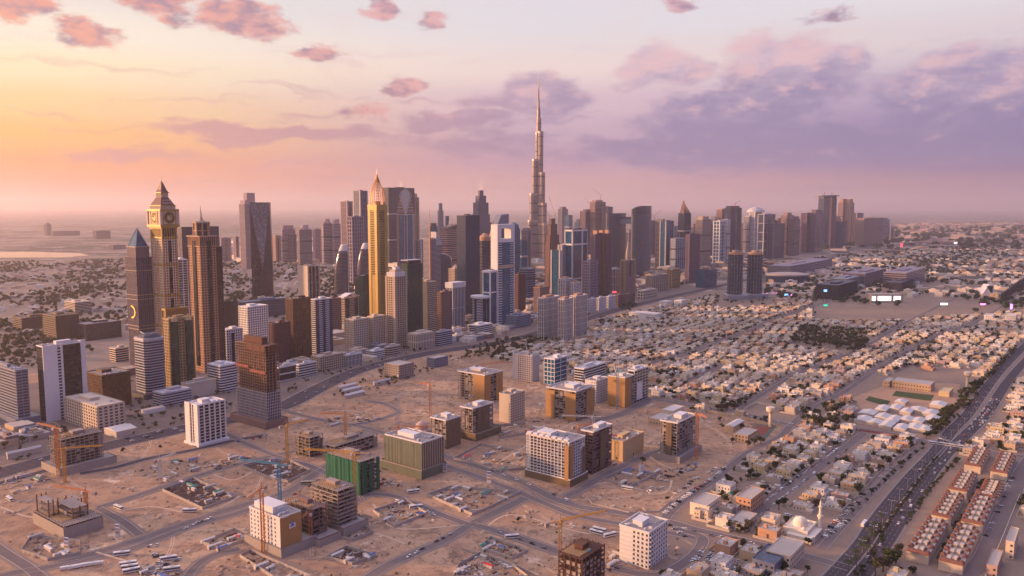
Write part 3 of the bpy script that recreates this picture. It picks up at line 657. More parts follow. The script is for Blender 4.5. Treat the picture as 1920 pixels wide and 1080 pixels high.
def twisted():
    t = T("faceted_glass_tower", "dark glass tower of slanting triangular facets standing alone among the trees", 468, 468, 506, 381, 560, rot=12, d=34)
    w, d, h = t.w, t.d, t.h; m = MB()
    x0, x1, y0, y1 = -w / 2, w / 2, -d / 2, d / 2
    a = [(x0 - 1, y0, 0), (x1 + 3, y0 + 4, 0), (x1 + 3, y1, 0), (x0 - 1, y1, 0)]
    b = [(x0, y0 + 8, h), (x1 - 2, y0, h), (x1, y1 - 5, h), (x0, y1, h)]
    G2 = glass("facet_glass_a", (.008, .009, .02), .1, 3, 4); G3 = glass("facet_glass_reflecting", (.13, .12, .15), .22, 3, 4)  # pale facet has its reflection put into the glass colour
    G4 = glass("facet_glass_c", (.022, .022, .04), .15, 3, 4); b[0] = (x0, y0 + 2, h); b[1] = (x1 - 2, y0 + 5, h)
    q = (x0 + w * .56, y0 - 7, h * .30); r = (x0 + 1, y0 - 2, h * .72)
    m.poly([b[0], q, b[1]], G3); m.poly([b[0], r, q], G2); m.poly([r, a[0], q], G2); m.poly([a[0], a[1], q], G4); m.poly([b[1], q, a[1]], G4); m.poly([b[0], b[3], r], G2); m.poly([r, b[3], a[3], a[0]], G2)
    for i in (1, 2): m.poly([a[i], a[(i + 1) % 4], b[(i + 1) % 4], b[i]], G2)
    m.poly(b, G2); t.part("facade", m)
    m = MB(); m.box(x0, x1, y0 + 6, y1 - 5, h - 1, h + 2.5, DGREY); t.part("roof_edge", m)
    m = MB(); frame(m, w * .8, d * .7, 2, h - 2, DGREY, fh=4, bt=.2, sx=0, sy=0); 
twisted()
def gold_tower():
    t = T("gold_tower", "gold clad tower with an open cage crown tapering to a needle", 690, 706, 725, 384, 610)
    w, d, h = t.w, t.d, t.h
    m = MB(); m.box(-w / 2 + .6, w / 2 - .6, -d / 2 + .6, d / 2 - .6, 0, h, GOLDD); t.part("core", m)
    m = MB()
    for (cxx, face) in ((0, 'R'), (0, 'L')):
        for k in (-1, 1):
            if face == 'R': m.box(k * w * .13 - w * .09, k * w * .13 + w * .09, -d / 2 - .3, -d / 2 + 1, h * .42, h * .95, GLK)
            else: m.box(-w / 2 - .3, -w / 2 + 1, k * d * .13 - d * .09, k * d * .13 + d * .09, h * .42, h * .95, GLK)
    t.part("window_strip", m)
    m = MB(); n = int(h / 4)
    for i in range(n):
        z = i * 4 + 3; m.box(-w * .27, w * .27, -d / 2 - .7, -d / 2 + .6, z - .7, z + .7, GOLD); m.box(-w / 2 - .7, -w / 2 + .6, -d * .27, d * .27, z - .7, z + .7, GOLD)
    for s in (-1, 1):
        m.box(s * w * .38 - w * .13, s * w * .38 + w * .13, -d / 2 - .9, -d / 2 + 1.5, 0, h, GOLD); m.box(-w / 2 - .9, -w / 2 + 1.5, s * d * .38 - d * .13, s * d * .38 + d * .13, 0, h, GOLD)
        m.box(s * w * .38 - w * .13, s * w * .38 + w * .13, d / 2 - 1.5, d / 2 + .9, 0, h, GOLD); m.box(w / 2 - 1.5, w / 2 + .9, s * d * .38 - d * .13, s * d * .38 + d * .13, 0, h, GOLD)
    m.box(-w / 2 - 1, w / 2 + 1, -d / 2 - 1, d / 2 + 1, h * .96, h + .5, GOLD); t.part("facade_frame", m)
    z1 = t.zpix(326); zb = h + .5; dz = z1 - zb; m = MB(); prof = [(0, 1), (.14, .99), (.28, .95), (.42, .84), (.55, .66), (.7, .42), (.84, .2), (.95, .07), (1, .01)]
    RR = math.hypot(w, d) / 2 * .82; CG = wall("crown_gilding", (.55, .28, .10), .4, .1, .3, metal=.3)
    K = 20
    for j in range(K):
        a = 2 * math.pi * j / K
        for (f0, r0), (f1, r1) in zip(prof, prof[1:]): m.beam((RR * r0 * math.cos(a), RR * r0 * math.sin(a), zb + f0 * dz), (RR * r1 * math.cos(a), RR * r1 * math.sin(a), zb + f1 * dz), .75, CG)
    for q in range(1, 11):
        f = q / 11; r = np.interp(f, [p[0] for p in prof], [p[1] for p in prof]) * RR
        for j in range(K):
            a0, a1 = 2 * math.pi * j / K, 2 * math.pi * (j + 1) / K; m.beam((r * math.cos(a0), r * math.sin(a0), zb + f * dz), (r * math.cos(a1), r * math.sin(a1), zb + f * dz), .5, CG)
    c = t.part("cage_crown", m); m = MB(); m.pyr(-RR * .28, RR * .28, -RR * .28, RR * .28, zb + dz * .74, z1, GOLD, .03); t.part("gold_cap", m, c)
    m = MB(); m.cyl(0, 0, w * .25, zb, zb + 8, GOLD, 16); t.part("plant_room", m)
    m = MB(); m.beam((0, 0, z1 - 2), (0, 0, t.zpix(317)), .7, STEEL); t.part("needle", m, c)
gold_tower()
def arch_tower():
    t = T("arch_crowned_tower", "slim tower with striped fins opening round a pale pointed leaf shape at the top", 744, 744, 777, 403, 520, rot=8, d=38)
    w, d, h = t.w, t.d, t.h
    m = MB(); m.box(-w / 2 + 1, w / 2 - 1, -d / 2 + 1, d / 2 - 1, 0, h, GLT); t.part("glazing", m)
    m = MB()
    for f in (-.5, -.42, -.08, .08, .42, .5): m.box(f * w - 1.5, f * w + 1.5, -d / 2 - 1, -d / 2 + 2, 0, h, TAN if f < 0 else LGREY); m.box(f * w - 1.5, f * w + 1.5, d / 2 - 2, d / 2 + 1, 0, h, LGREY)
    for f in (-.5, 0, .5): m.box(-w / 2 - 1, -w / 2 + 2, f * d - 1.5, f * d + 1.5, 0, h, TAN); m.box(w / 2 - 2, w / 2 + 1, f * d - 1.5, f * d + 1.5, 0, h, TAN)
    t.part("pier", m)
    z1 = t.zpix(354); m = MB(); n = 13
    for i in range(n):
        f = i / n; z = h + (z1 - h) * f * .86; W = w * (1.02 - .62 * f ** 1.3); m.box(-W / 2, W / 2, -d / 2 * (1 - .5 * f), d / 2 * (1 - .5 * f), z, z + (z1 - h) / n * .5, TAN if i % 2 else LGREY)
        m.box(-W / 2 + 1, W / 2 - 1, -d / 2 * (1 - .5 * f) + 1, d / 2 * (1 - .5 * f) - 1, z, z + (z1 - h) / n * .88, GLK)
    t.part("striped_crown", m)
    m = MB(); dz = z1 - h; yq = -d / 2 - 2.5; pr = [(-.02, 0.02), (.25, .10), (.5, .20), (.72, .28), (.86, .22), (1, .02)]
    m.loft([[(x * w, yq, h + dz * z), (x * w, yq + d * .3, h + dz * z), (-x * w, yq + d * .3, h + dz * z), (-x * w, yq, h + dz * z)] for z, x in pr], LGREY); t.part("leaf_panel", m)
    m = MB()
    for s in (-1, 1):
        p = [(s * x * w * 1.15 + s * 1, yq - .5, h + dz * z) for z, x in pr]
        for a, b in zip(p, p[1:]): m.beam(a, b, 2.4, BEIGE)
    t.part("arch_rib", m); m = MB(); m.beam((0, 0, z1), (0, 0, t.zpix(343)), .8, STEEL); t.part("mast", m)
arch_tower()
def pod(label, x0, x1, yt, yb):
    t = T("curved_tower", label, x0, x0, x1, yt, yb, rot=0, d=30, cat="tower", group="pair of curved glass towers with white caps")
    w, d, h = t.w, t.d, t.h; K = 24
    def sec(f):
        xl_ = -w / 2 + w * .55 * f ** 3.2 + w * .06 * (1 - f) ; xr_ = w / 2
        cx, rx = (xl_ + xr_) / 2, (xr_ - xl_) / 2; return [(cx + rx * math.cos(a), d / 2 * (1 - .4 * f ** 3) * math.sin(a), f * h) for a in [2 * math.pi * j / K for j in range(K)]]
    m = MB(); m.loft([sec(i / 16 * .88) for i in range(17)], GLB); t.part("glazing", m, smooth=True)
    m = MB(); m.loft([sec(.88), sec(.92), sec(.96), sec(1.0)], WHITE); t.part("white_cap", m)
    m = MB()
    for i in range(1, 34):
        s = sec(i / 34 * .88); 
        for j in range(K): m.beam(s[j], s[(j + 1) % K], .5, TAN)
    t.part("floor_ring", m)
    m = MB(); m.box(w / 2 - 2.2, w / 2 + 1.4, -3, 3, 0, h * .86, LGREY); t.part("lift_shaft", m)
pod("curved dark glass tower with a white cap, left of a matching one", 622, 650, 459, 556)
pod("curved dark glass tower with a white cap, just left of the gold tower", 665, 691, 456, 545)
def hole_tower():
    t = T("portal_tower", "white framed glass tower with a square opening through its top", 930, 933, 965, 421, 608, d=20)
    w, d, h = t.w, t.d, t.h
    z1, z2 = t.zpix(454), t.zpix(448); zt = t.zpix(428); zc = t.zpix(500)
    m = MB(); m.box(-w / 2 + 2, w / 2 - 2, -d / 2 + 1, d / 2 - 1, 0, z1, GLT); t.part("glazing", m)
    m = MB(); s = w * .22
    m.box(-w / 2, -w / 2 + s, -d / 2, d / 2, z1, h, WHITE); m.box(w / 2 - s, w / 2, -d / 2, d / 2, z1, h, WHITE); m.box(-w / 2 + s, w / 2 - s, -d / 2, d / 2, z1, z2 + 1, WHITE); m.box(-w / 2 + s, w / 2 - s, -d / 2, d / 2, zt, h, WHITE)
    t.part("portal_frame", m)
    m = MB()
    for s_ in (-1, 1): m.box(s_ * (w / 2 - 1.3) - 1.5, s_ * (w / 2 - 1.3) + 1.5, -d / 2 - .2, d / 2 + .2, 0, z1 + .1, WHITE)
    t.part("white_edge", m)
    m = MB(); n = int((z1) / 5.6)
    for i in range(n):
        z = i * 5.6 + 2; 
        for s_ in (-1, 1): m.box(min(s_ * w * .48, s_ * w * .24), max(s_ * w * .48, s_ * w * .24), -d / 2 - .6, d / 2 + .6, z, z + 1.4, WHITE)
    m.box(-w / 2, w / 2, -d / 2 - 1, d / 2 + 1, zc - 3, zc + 5, BEIGE); t.part("floor_band", m)
hole_tower()
def burj():
    x, y = G(1009, 489); t = T("needle_skyscraper", "enormous silver stepped skyscraper tapering to a needle, by far the tallest", 993, 993, 1022, 380, 489, rot=15, d=60)
    e = t.e; e.location = (x, y, 0); t.y = y; t.x = x
    top = at_height(0, 145, y); S_ = top / 828
    GB = glass("silver_glass", (.27, .20, .18), .32, 3, 4, spec=.9, vary=.25); MT = wall("steel_fin", (.52, .40, .35), .4, .1, .05, metal=.3)
    Z = lambda py: at_height(0, py, y)
    def tiered(a, tiers, W0):
        a = rad(a); m = MB(); f = MB(); z0 = 0; lastL = 0
        for i, (py, L) in enumerate(tiers):
            hh = Z(py); W = W0 - i * .9
            def sec(z, g=0):
                pts = []; LL, WW = L + g, W + g
                for p in [(0, -WW), (LL - WW, -WW)] + [(LL - WW + WW * math.cos(b), WW * math.sin(b)) for b in [(-75 + 15 * q) * math.pi / 180 for q in range(11)]] + [(LL - WW, WW), (0, WW)]:
                    pts.append((p[0] * math.cos(a) - p[1] * math.sin(a), p[0] * math.sin(a) + p[1] * math.cos(a), z))
                return pts
            m.loft([sec(z0), sec(hh)], GB); s = sec(0)
            for j in range(1, len(s) - 1, 1): f.beam((s[j][0], s[j][1], z0), (s[j][0], s[j][1], hh + 3), 1.1, MT)
            f.loft([sec(hh - 6, .9), sec(hh + 4, .9)], MT)
            for zz in np.arange(z0 + 40, hh - 15, 46): f.loft([sec(zz, .5), sec(zz + 5, .5)], DGREY)
            z0 = hh
        o = t.part("wing", m); t.part("fin", f, o)
    tiered(186, [(414, 56), (364, 47), (300, 33), (250, 16)], 15); tiered(306, [(420, 58), (382, 49), (325, 38), (248, 26), (222, 13)], 15); tiered(66, [(400, 50), (340, 38), (270, 22)], 14)
    m = MB(); c = [(11, 0), (11, Z(222)), (8.5, Z(221)), (8.5, Z(203)), (5.5, Z(202)), (5, Z(187)), (3.2, Z(186)), (2.8, Z(168)), (2.2, Z(167)), (1.8, Z(154)), (1.0, Z(140))]
    m.loft([m.ring(0, 0, r, z, 18) for r, z in c], GB); o = t.part("core", m)
    f = MB()
    for j in range(0, 18, 2):
        a = 2 * math.pi * j / 18
        for (r0, z0), (r1, z1) in zip(c, c[1:]):
            if r0 > 3: f.beam((r0 * math.cos(a), r0 * math.sin(a), z0), (r1 * math.cos(a), r1 * math.sin(a), z1), 1.1, MT)
    t.part("fin", f, o)
    for a in (60, 180, 300):
        m = MB(); a = rad(a + 20)
        for q, (r, h_) in enumerate(((30, 60), (52, 28))): m.cyl(r * math.cos(a), r * math.sin(a), 12 - q * 2, 0, h_, GB, 14)
        t.part("podium", m)
burj()
def stepped(name, label, xc, yb, tiers, core, wallm, rot=20, spire=None, cat='tower', asp=.8, **k):
    """stepped tower : tiers = (half width in px at that height, top pixel row)"""
    x, y = G(xc, yb); t = T(name, label, xc - tiers[0][0], xc - tiers[0][0], xc + tiers[0][0], tiers[-1][1], yb, rot=rot, d=30, cat=cat); t.e.location = (x, y, 0); t.x, t.y = x, y
    z0 = 0; kk = dict(fh=4, bt=.9, bp=.4, sx=4, sy=4, pw=.8, pp=.5); kk.update(k)
    mg, mf = MB(), MB(); dep = y
    for hw, py in tiers:
        z1 = t.zpix(py); W = 2 * hw * dep / F; D = W * asp; c, s = abs(math.cos(t.r)), abs(math.sin(t.r)); q = 1 / (c + s * asp); W *= q; D *= q
        mg.box(-W / 2 + .5, W / 2 - .5, -D / 2 + .5, D / 2 - .5, z0 - .5, z1, core); frame(mf, W - 1, D - 1, z0, z1, wallm, **kk); z0 = z1
    t.part("glazing", mg); t.part("facade_frame", mf); t.z = z0
    if spire:
        m = MB()
        for sx, py in spire: m.beam((sx * W * .3, 0, z0 - 2), (sx * W * .3, 0, t.zpix(py)), 1.6, STEEL, .5)
        t.part("mast", m)
    return t
stepped("stepped_tower", "grey stepped tower with two thin masts left of the needle skyscraper", 902, 500, [(17, 402), (14.5, 380), (10, 367), (5, 357)], GLP, GREY, rot=35, spire=((-1, 334), (1, 335)))
t = stepped("twin_mast_tower", "pale slim tower tapering to a shard left of the brown tower", 827, 500, [(6.5, 420), (5.5, 395), (3.5, 381)], GLL, LGREY, rot=30)
stepped("slim_tower", "tiny grey tower with a flat top between the shard tower and the brown tower", 839, 495, [(4, 405)], GLB, GREY)
def skyview():
    t = T("bridged_twin_towers", "two curved grey towers joined high up by a sky bridge", 1148, 1150, 1176, 400, 516, d=38)
    w, d, h = t.w, t.d, t.h; Rr = glass("silver_violet_glass", (.05, .055, .075), .2)
    m = MB(); m.loft([m.ring(0, 0, w * .62, 0, 20, d * .6), m.ring(0, 0, w * .62, h, 20, d * .6)], Rr)
    for i in range(int(h / 4)): m.loft([m.ring(0, 0, w * .64, i * 4 + 2.8, 20, d * .62), m.ring(0, 0, w * .64, i * 4 + 3.9, 20, d * .62)], GREY)
    t.part("left_shaft", m)
    X2 = G(1201, 516); u = (X2[0] - t.x, X2[1] - t.y); c, s = math.cos(-t.r), math.sin(-t.r); lx, ly = u[0] * c - u[1] * s, u[0] * s + u[1] * c; h2 = t.zpix(386)
    m = MB(); 
    def top(f): return m.ring(lx, ly, w * .64, 0, 20, d * .62)
    r0 = m.ring(lx, ly, w * .64, 0, 20, d * .62); c2 = A_ANG
    # sloped head : height depends on screen x of the point
    def hh(p):
        wx = p[0] * math.cos(t.r) - p[1] * math.sin(t.r); return h2 - 26 * max(0, min(1, (lx * math.cos(t.r) - ly * math.sin(t.r) - wx) / (w * .6) * .9 + .1)) ** 2
    m.loft([r0, [(p[0], p[1], hh(p)) for p in r0]], Rr)
    for i in range(int((h2 - 30) / 4)): m.loft([m.ring(lx, ly, w * .66, i * 4 + 2.8, 20, d * .64), m.ring(lx, ly, w * .66, i * 4 + 3.9, 20, d * .64)], GREY)
    t.part("right_shaft", m)
    m = MB(); zb = t.zpix(415); m.beam((0, 0, zb), (lx, ly, zb), 20, GREY); m.beam((0, 0, zb + 10.5), (lx, ly, zb + 10.5), 16, GLB); t.part("sky_bridge", m)
skyview()
def dome_tower():
    t = T("dome_topped_tower", "slim gold tower with a pointed dome standing alone in front of the bridged towers", 1163, 1172, 1192, 490, 553)
    w, d, h = t.w, t.d, t.h; m = MB(); m.box(-w / 2 + .6, w / 2 - .6, -d / 2 + .6, d / 2 - .6, 0, h, GLW); t.part("glazing", m)
    m = MB(); frame(m, w - 1.2, d - 1.2, 0, h, ROSE, fh=4.4, bt=1.6, bp=.5, sx=5.5, sy=5.5, pw=1.8, pp=.4); t.part("facade_frame", m); corner_piers(t, SAND, 4)
    m = MB(); m.box(-3, 3, -d / 2 - .9, -d / 2 + 1, h * .52, h + 2, GLK); t.part("dark_window_strip", m)
    z1 = t.zpix(470); z2 = t.zpix(455); m = MB(); m.box(-w * .46, w * .46, -d * .46, d * .46, h, h + 3, BEIGE)
    r = min(w, d) * .46; dz = t.zpix(452) - h; m.loft([m.ring(0, 0, r * a, h + 3 + dz * b, 16) for a, b in ((1, 0), (1, .2), (.9, .42), (.62, .58), (.42, .72), (.28, .86), (.04, 1))], BEIGE); t.part("dome", m)
    for sx in (-1, 1):
        for sy in (-1, 1): m = MB(); m.cyl(sx * w * .42, sy * d * .42, 2.2, h, h + 9, SAND, 8, .2); t.part("corner_turret", m)
    m = MB(); m.beam((0, 0, h + dz), (0, 0, t.zpix(437)), .7, BEIGE, .2); t.part("needle", m)
dome_tower()
def needle_fin():
    t = T("finned_tower", "grey tower with a tall thin fin mast rising from its edge", 793, 806, 829, 449, 560)
    w, d, h = t.w, t.d, t.h; m = MB(); m.box(-w / 2 + .5, w / 2 - .5, -d / 2 + .5, d / 2 - .5, 0, h, GLP); t.part("glazing", m)
    m = MB(); frame(m, w - 1, d - 1, 0, h, LGREY, fh=3.6, bt=1.3, bp=.4, sx=0, sy=0); t.part("facade_frame", m)
    m = MB(); zt = t.zpix(392); m.loft([[(-w / 2 - 2, -d / 2 - 2, z), (-w / 2 - 2 + s, -d / 2 - 2, z), (-w / 2 - 2 + s, -d / 2 - 2 + s, z), (-w / 2 - 2, -d / 2 - 2 + s, z)] for z, s in ((0, 5), (h, 4.5), (zt, .6))], TAN); t.part("fin_mast", m)
    m = MB(); m.loft([[(0, -d / 2 - .8, z), (w * x, -d / 2 - .8, z), (w * x, d / 2, z), (0, d / 2, z)] for z, x in ((h * .9, .5), (h, .35), (h + 22, .03))], LGREY); t.part("sail_roof", m)
    roof_kit(t, w - 1, d - 1, h, 3, LGREY, 2)
needle_fin()
# ------------------------------------------------------------------ the other towers, left to right
ST = slab_tower
ST("office_tower", "grey ribbed office tower cut by the left edge of the picture", -30, 28, 53, 697, 798, GLB, GREY, seed=1, podium=(9, 9), **dict(RIB, sx=9, pw=1, pp=.5, sy=0))
def white_black():
    t = T("slab_tower", "broad tower with blank white side walls and a black glass front, near the left edge", 66, 79, 159, 652, 792)
    w, d, h = t.w, t.d, t.h; m = MB(); m.box(-w / 2 + 1, w / 2 - 1, -d / 2 + 1, d / 2 - 1, 0, h, GLK); t.part("glazing", m)
    m = MB(); frame(m, w - 2, d - 2, 0, h, DGREY, fh=4, bt=.3, bp=.1, sx=4, sy=3, pw=.2, pp=.15); t.part("mullion_grid", m)
    panel(t, 'R', .0, .33, 0, h + 2, WHITE); panel(t, 'R', .41, .46, 0, h + 2, WHITE); panel(t, 'R', .89, 1.0, 0, h + 4, WHITE)
    m = MB(); x = -w / 2 + .33 * w
    for i in range(int(h / 4)): m.box(x, x + .08 * w, -d / 2 - .6, -d / 2 + .3, i * 4 + 2.6, i * 4 + 4, WHITE)
    t.part("balcony", m); roof_kit(t, w - 2, d - 2, h, 5, WHITE, 7)
white_black()
ST("office_block", "low brown glass block with sloping gold roof edge beside the blank white-walled tower", 160, 190, 246, 706, 768, GLBR, BROWN, seed=2, cat='office block', **CUR)
def rounded():
    t = T("banded_tower", "navy tower wrapped in white floor bands with a chamfered arched roof", 248, 272, 311, 640, 748)
    w, d, h = t.w, t.d, t.h; c = 5
    def oc(z, g=0): 
        W, D = w / 2 + g, d / 2 + g; return [(-W + c, -D, z), (W - c, -D, z), (W, -D + c, z), (W, D - c, z), (W - c, D, z), (-W + c, D, z), (-W, D - c, z), (-W, -D + c, z)]
    m = MB(); m.loft([oc(0, -.5), oc(h, -.5)], GLB); t.part("glazing", m); m = MB()
    for i in range(int(h / 3.9) + 1): m.loft([oc(i * 3.9), oc(i * 3.9 + 1.25)], LGREY)
    t.part("floor_band", m); m = MB(); m.loft([oc(h, .4), oc(h + 3, .2)], LGREY); t.part("cornice", m)
    m = MB(); m.loft([oc(h + 3, -2), oc(h + 7, -5), oc(h + 8, -8)], DGREY); m.beam((-w * .35, -d * .1, h + 5), (w * .35, -d * .1, h + 10), 1.2, LGREY); m.beam((-w * .2, -d * .35, h + 5), (-w * .2, d * .35, h + 10), 1.2, LGREY); t.part("roof", m)
    m = MB(); m.box(-w * .7, w * .7, -d * .65, d * .65, 0, 7, DGREY); t.part("podium", m)
rounded()
t = ST("twin_bay_tower", "golden stone tower with rounded green glass bays at the foot of the clock tower", 303, 316, 363, 600, 734, GLG, SAND, seed=3, **dict(RES, sy=4))
for f in (.22, .78):
    m = MB(); m.cyl(-t.w / 2 + f * t.w, -t.d / 2 + 1, t.w * .15, 6, t.h - 3, GLG, 16); m.cyl(-t.w / 2 + f * t.w, -t.d / 2 + 1, t.w * .15, t.h - 3, t.h + 6, SAND, 16, .3); t.part("glass_bay", m)
ST("slim_tower", "narrow white and black balcony tower squeezed between the clock tower and the orange spired tower", 329, 333, 352, 488, 640, GLK, WHITE, seed=4, d=24, **dict(fh=5, bt=1, bp=.5, sx=9, sy=9, pw=1.6, pp=.5))
ST("glass_slab", "wide dull violet glass slab behind the clock tower", 332, 340, 411, 427, 600, GLP, DGREY, seed=5, **CUR)
ST("small_tower", "small hazy tower with a rounded top just right of the orange spired tower", 413, 414, 433, 447, 490, GLP, HAZE_PINK, seed=6, d=30, **FIN)
ST("small_tower", "narrow hazy tower between the orange spired tower and the faceted glass tower", 438, 441, 448, 444, 487, GLP, HAZE_PINK, seed=6, d=20, **FIN)
t = ST("paired_tower", "hazy pale tower rising behind the faceted glass tower, with a taller square head", 455, 458, 482, 383, 505, GLL, HAZE_PINK, seed=8, d=40, **FIN)
m = MB(); m.box(-t.w * .2, t.w * .42, -t.d * .3, t.d * .3, t.h, t.zpix(362), HAZE_PINK); frame(m, t.w * .62, t.d * .6, t.h, t.zpix(362), HAZE_PINK, fh=4, bt=1.5, sx=3, sy=3, cx=t.w * .11); t.part("tower_head", m)
for a in [("hazy flat topped tower far behind, leftmost of the hazy row", 527, 529, 554, 430, 492, GLL, HAZE_PINK, RIB), ("hazy dark tower with a dark sign band, second of the hazy row", 557, 561, 585, 431, 498, GLL, HAZE_PINK, CUR),
          ("hazy pink tower third of the hazy row", 586, 589, 602, 430, 492, GLL, HAZE_PINK, FIN), ("hazy striped tower with a raised head, fourth of the hazy row", 602, 606, 624, 419, 495, GLL, HAZE_PINK, RIB), ("hazy round tower with a small crown, rightmost of the hazy row", 622, 626, 640, 420, 495, GLL, HAZE_PINK, RIB)]:
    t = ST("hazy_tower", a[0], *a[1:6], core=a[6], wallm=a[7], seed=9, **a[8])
    if 'raised' in a[0] or 'crown' in a[0] or 'sign' in a[0]:
        m = MB(); m.cyl(0, 0, t.w * .3, t.h, t.h + 22, a[7], 12, t.w * .22); t.part("raised_head", m)
t = ST("two_tone_tower", "tower split into a cream half and a dark glass half, left of the curved towers", 558, 577, 599, 500, 562, GLK, BEIGE, seed=10, **dict(FIN, sy=2.2, pw=1.6, sx=8))
panel(t, 'L', 0, 1, 0, t.h + 2, CREAM)
ST("pink_tower", "hazy pink slender tower with a slanted head behind the curved towers", 648, 651, 661, 378, 520, GLP, HAZE_PINK, seed=11, d=40, **FIN)
t = ST("carved_tower", "rough stone coloured tower with an irregular carved outline behind the curved towers", 651, 660, 682, 407, 535, GLPK, PINKB, seed=12, **dict(fh=7, bt=2, bp=1.4, sx=6, sy=6, pw=2.6, pp=1.6))
t = ST("dark_slender_tower", "dark slender tower with a pale seam just left of the gold tower crown", 671, 675, 689, 358, 525, GLB, GREY, seed=13, d=40, **dict(FIN, sx=7, pw=1.6))
ST("wide_slab_tower", "wide dark violet slab tower right behind the gold tower", 724, 728, 777, 352, 500, GLP, DGREY, seed=14, d=40, **dict(FIN, sx=5, pw=1.6, bt=1.2))
ST("beige_slab", "thin beige slab tower peeping out right of the arch crowned tower", 770, 777, 786, 370, 490, GLW, BEIGE, seed=15, d=50, **FIN)
ST("green_glass_tower", "dark green glass tower in front of the gold tower", 664, 680, 712, 518, 603, GLG, DGREY, seed=16, podium=(5, 10), **CUR)
t = ST("ornate_tower", "tall cream apartment tower with a white colonnaded crown and stepped balconies", 723, 740, 762, 520, 654, GLW, BEIGE, seed=17, roof=False, **dict(RES, bp=1.1, pw=2.2, sx=5.5, sy=5.5))
m = MB(); z = t.h; m.box(-t.w * .44, t.w * .44, -t.d * .44, t.d * .44, z, z + 8, WHITE); frame(m, t.w * .86, t.d * .86, z, z + 8, WHITE, fh=9, bt=1.2, bp=.6, sx=3.4, sy=3.4, pw=1.2, pp=.8); m.box(-t.w * .3, t.w * .3, -t.d * .3, t.d * .3, z + 8, t.zpix(505), BEIGE); m.box(-t.w * .18, t.w * .18, -t.d * .18, t.d * .18, z + 8, t.zpix(500), WHITE); t.part("colonnaded_crown", m)
corner_piers(t, BEIGE, 4)
t = ST("dark_office_tower", "dark grey green tower with a flat canopy roof right of the cream apartment tower", 750, 764, 793, 496, 645, GLG, DGREY, seed=18, roof=False, **dict(RIB, bt=.7))
m = MB(); m.box(-t.w * .4, t.w * .4, -t.d * .4, t.d * .4, t.h, t.h + 7, GLK); m.box(-t.w * .48, t.w * .48, -t.d * .48, t.d * .48, t.h + 7, t.h + 8.4, LGREY); t.part("canopy_roof", m)
t = ST("two_tone_office", "black and sand coloured striped tower beside the dark grey green tower", 790, 802, 820, 530, 637, GLK, BEIGE, seed=19, d=26, **dict(RIB, bt=2))
panel(t, 'L', .0, .8, 0, t.h + 2, DGREY)
ST("pink_residential_tower", "pink brown residential tower with punched windows", 817, 828, 847, 549, 632, GLW, PINKB, seed=20, **RES)
t = ST("white_crowned_tower", "dark glass tower with white vertical ribs under a broad white crown", 836, 849, 872, 540, 617, GLB, WHITE, seed=21, roof=False, **dict(FIN, sx=5, sy=5, pw=1.1, fh=60))
m = MB(); m.box(-t.w * .53, t.w * .53, -t.d * .53, t.d * .53, t.h, t.zpix(529), WHITE); frame(m, t.w * 1.06, t.d * 1.06, t.h, t.zpix(529), WHITE, fh=5, bt=1, sx=4, sy=4, pw=.8, pp=.5); t.part("white_crown", m)
def curved_dark():
    t = T("rounded_glass_tower", "dark glass tower with a rounded shoulder behind the white crowned tower", 826, 826, 846, 476, 565, rot=0, d=24)
    w, d, h = t.w, t.d, t.h; m = MB(); P_ = [(-w / 2, 0), (w / 2, 0)] + [(w / 2 - w * (1 - math.cos(a)), h * .86 + h * .14 * math.sin(a)) for a in [i / 8 * math.pi / 2 for i in range(9)]]
    P_ = [(-w / 2, 0), (w / 2, 0), (w / 2, h * .86)] + [(-w / 2 + w * math.cos(a), h * .86 + h * .14 * math.sin(a)) for a in [i / 8 * math.pi / 2 for i in range(1, 9)]]
    m.loft([[(x, -d / 2, z) for x, z in P_], [(x, d / 2, z) for x, z in P_]], GLB); t.part("glazing", m)
    m = MB()
    for i in range(int(h * .85 / 4)): m.box(-w / 2 - .2, w / 2 + .2, -d / 2 - .2, d / 2 + .2, i * 4, i * 4 + .7, DGREY)
    t.part("floor_band", m)
curved_dark()
t = ST("brown_slope_tower", "brown tower with a slanting roof behind the rounded glass tower", 834, 838, 857, 430, 520, GLPK, TAN, seed=22, d=40, roof=False, **RIB)
m = MB(); m.loft([[(-t.w / 2, -t.d / 2, t.h), (t.w / 2, -t.d / 2, t.h), (t.w / 2, t.d / 2, t.h), (-t.w / 2, t.d / 2, t.h)], [(-t.w / 2, -t.d / 2, t.h + 3), (t.w / 2, -t.d / 2, t.h + 18), (t.w / 2, t.d / 2, t.h + 18), (-t.w / 2, t.d / 2, t.h + 3)]], BROWN); t.part("slanted_roof", m)
ST("white_ribbed_tower", "pale ribbed tower between the slanting brown tower and the tall dark tower", 856, 859, 872, 422, 500, GLL, LGREY, seed=23, d=30, **FIN)
ST("tall_dark_tower", "tall plain dark blue glass tower left of the white framed tower", 868, 873, 900, 405, 598, GLB, DGREY, seed=24, d=30, **dict(CUR, pw=.3, bt=.5))
t = ST("dark_striped_tower", "black striped tower between the tall dark tower and the white framed tower", 897, 904, 921, 452, 585, GLK, GREY, seed=25, **dict(RIB, bt=.9))
m = MB(); m.loft([m.ring(0, 0, r * t.w, z, 12) for r, z in ((.4, t.h), (.4, t.h + 10), (.1, t.h + 20))], TAN); t.part("round_head", m)
t = ST("gilded_top_tower", "narrow glass tower with an orange gold tip behind the white framed tower", 918, 922, 936, 455, 570, GLB, TAN, seed=26, d=20, **FIN)
m = MB(); m.loft([m.ring(0, 0, r * t.w, z, 8) for r, z in ((.35, t.h), (.3, t.h + 18), (.12, t.h + 40), (.02, t.h + 62))], TAN); t.part("tapering_tip", m)
t = ST("slant_top_tower", "grey tower with a slanting open frame top right behind the white framed tower", 925, 931, 954, 425, 545, GLB, GREY, seed=27, d=24, roof=False, **CUR)
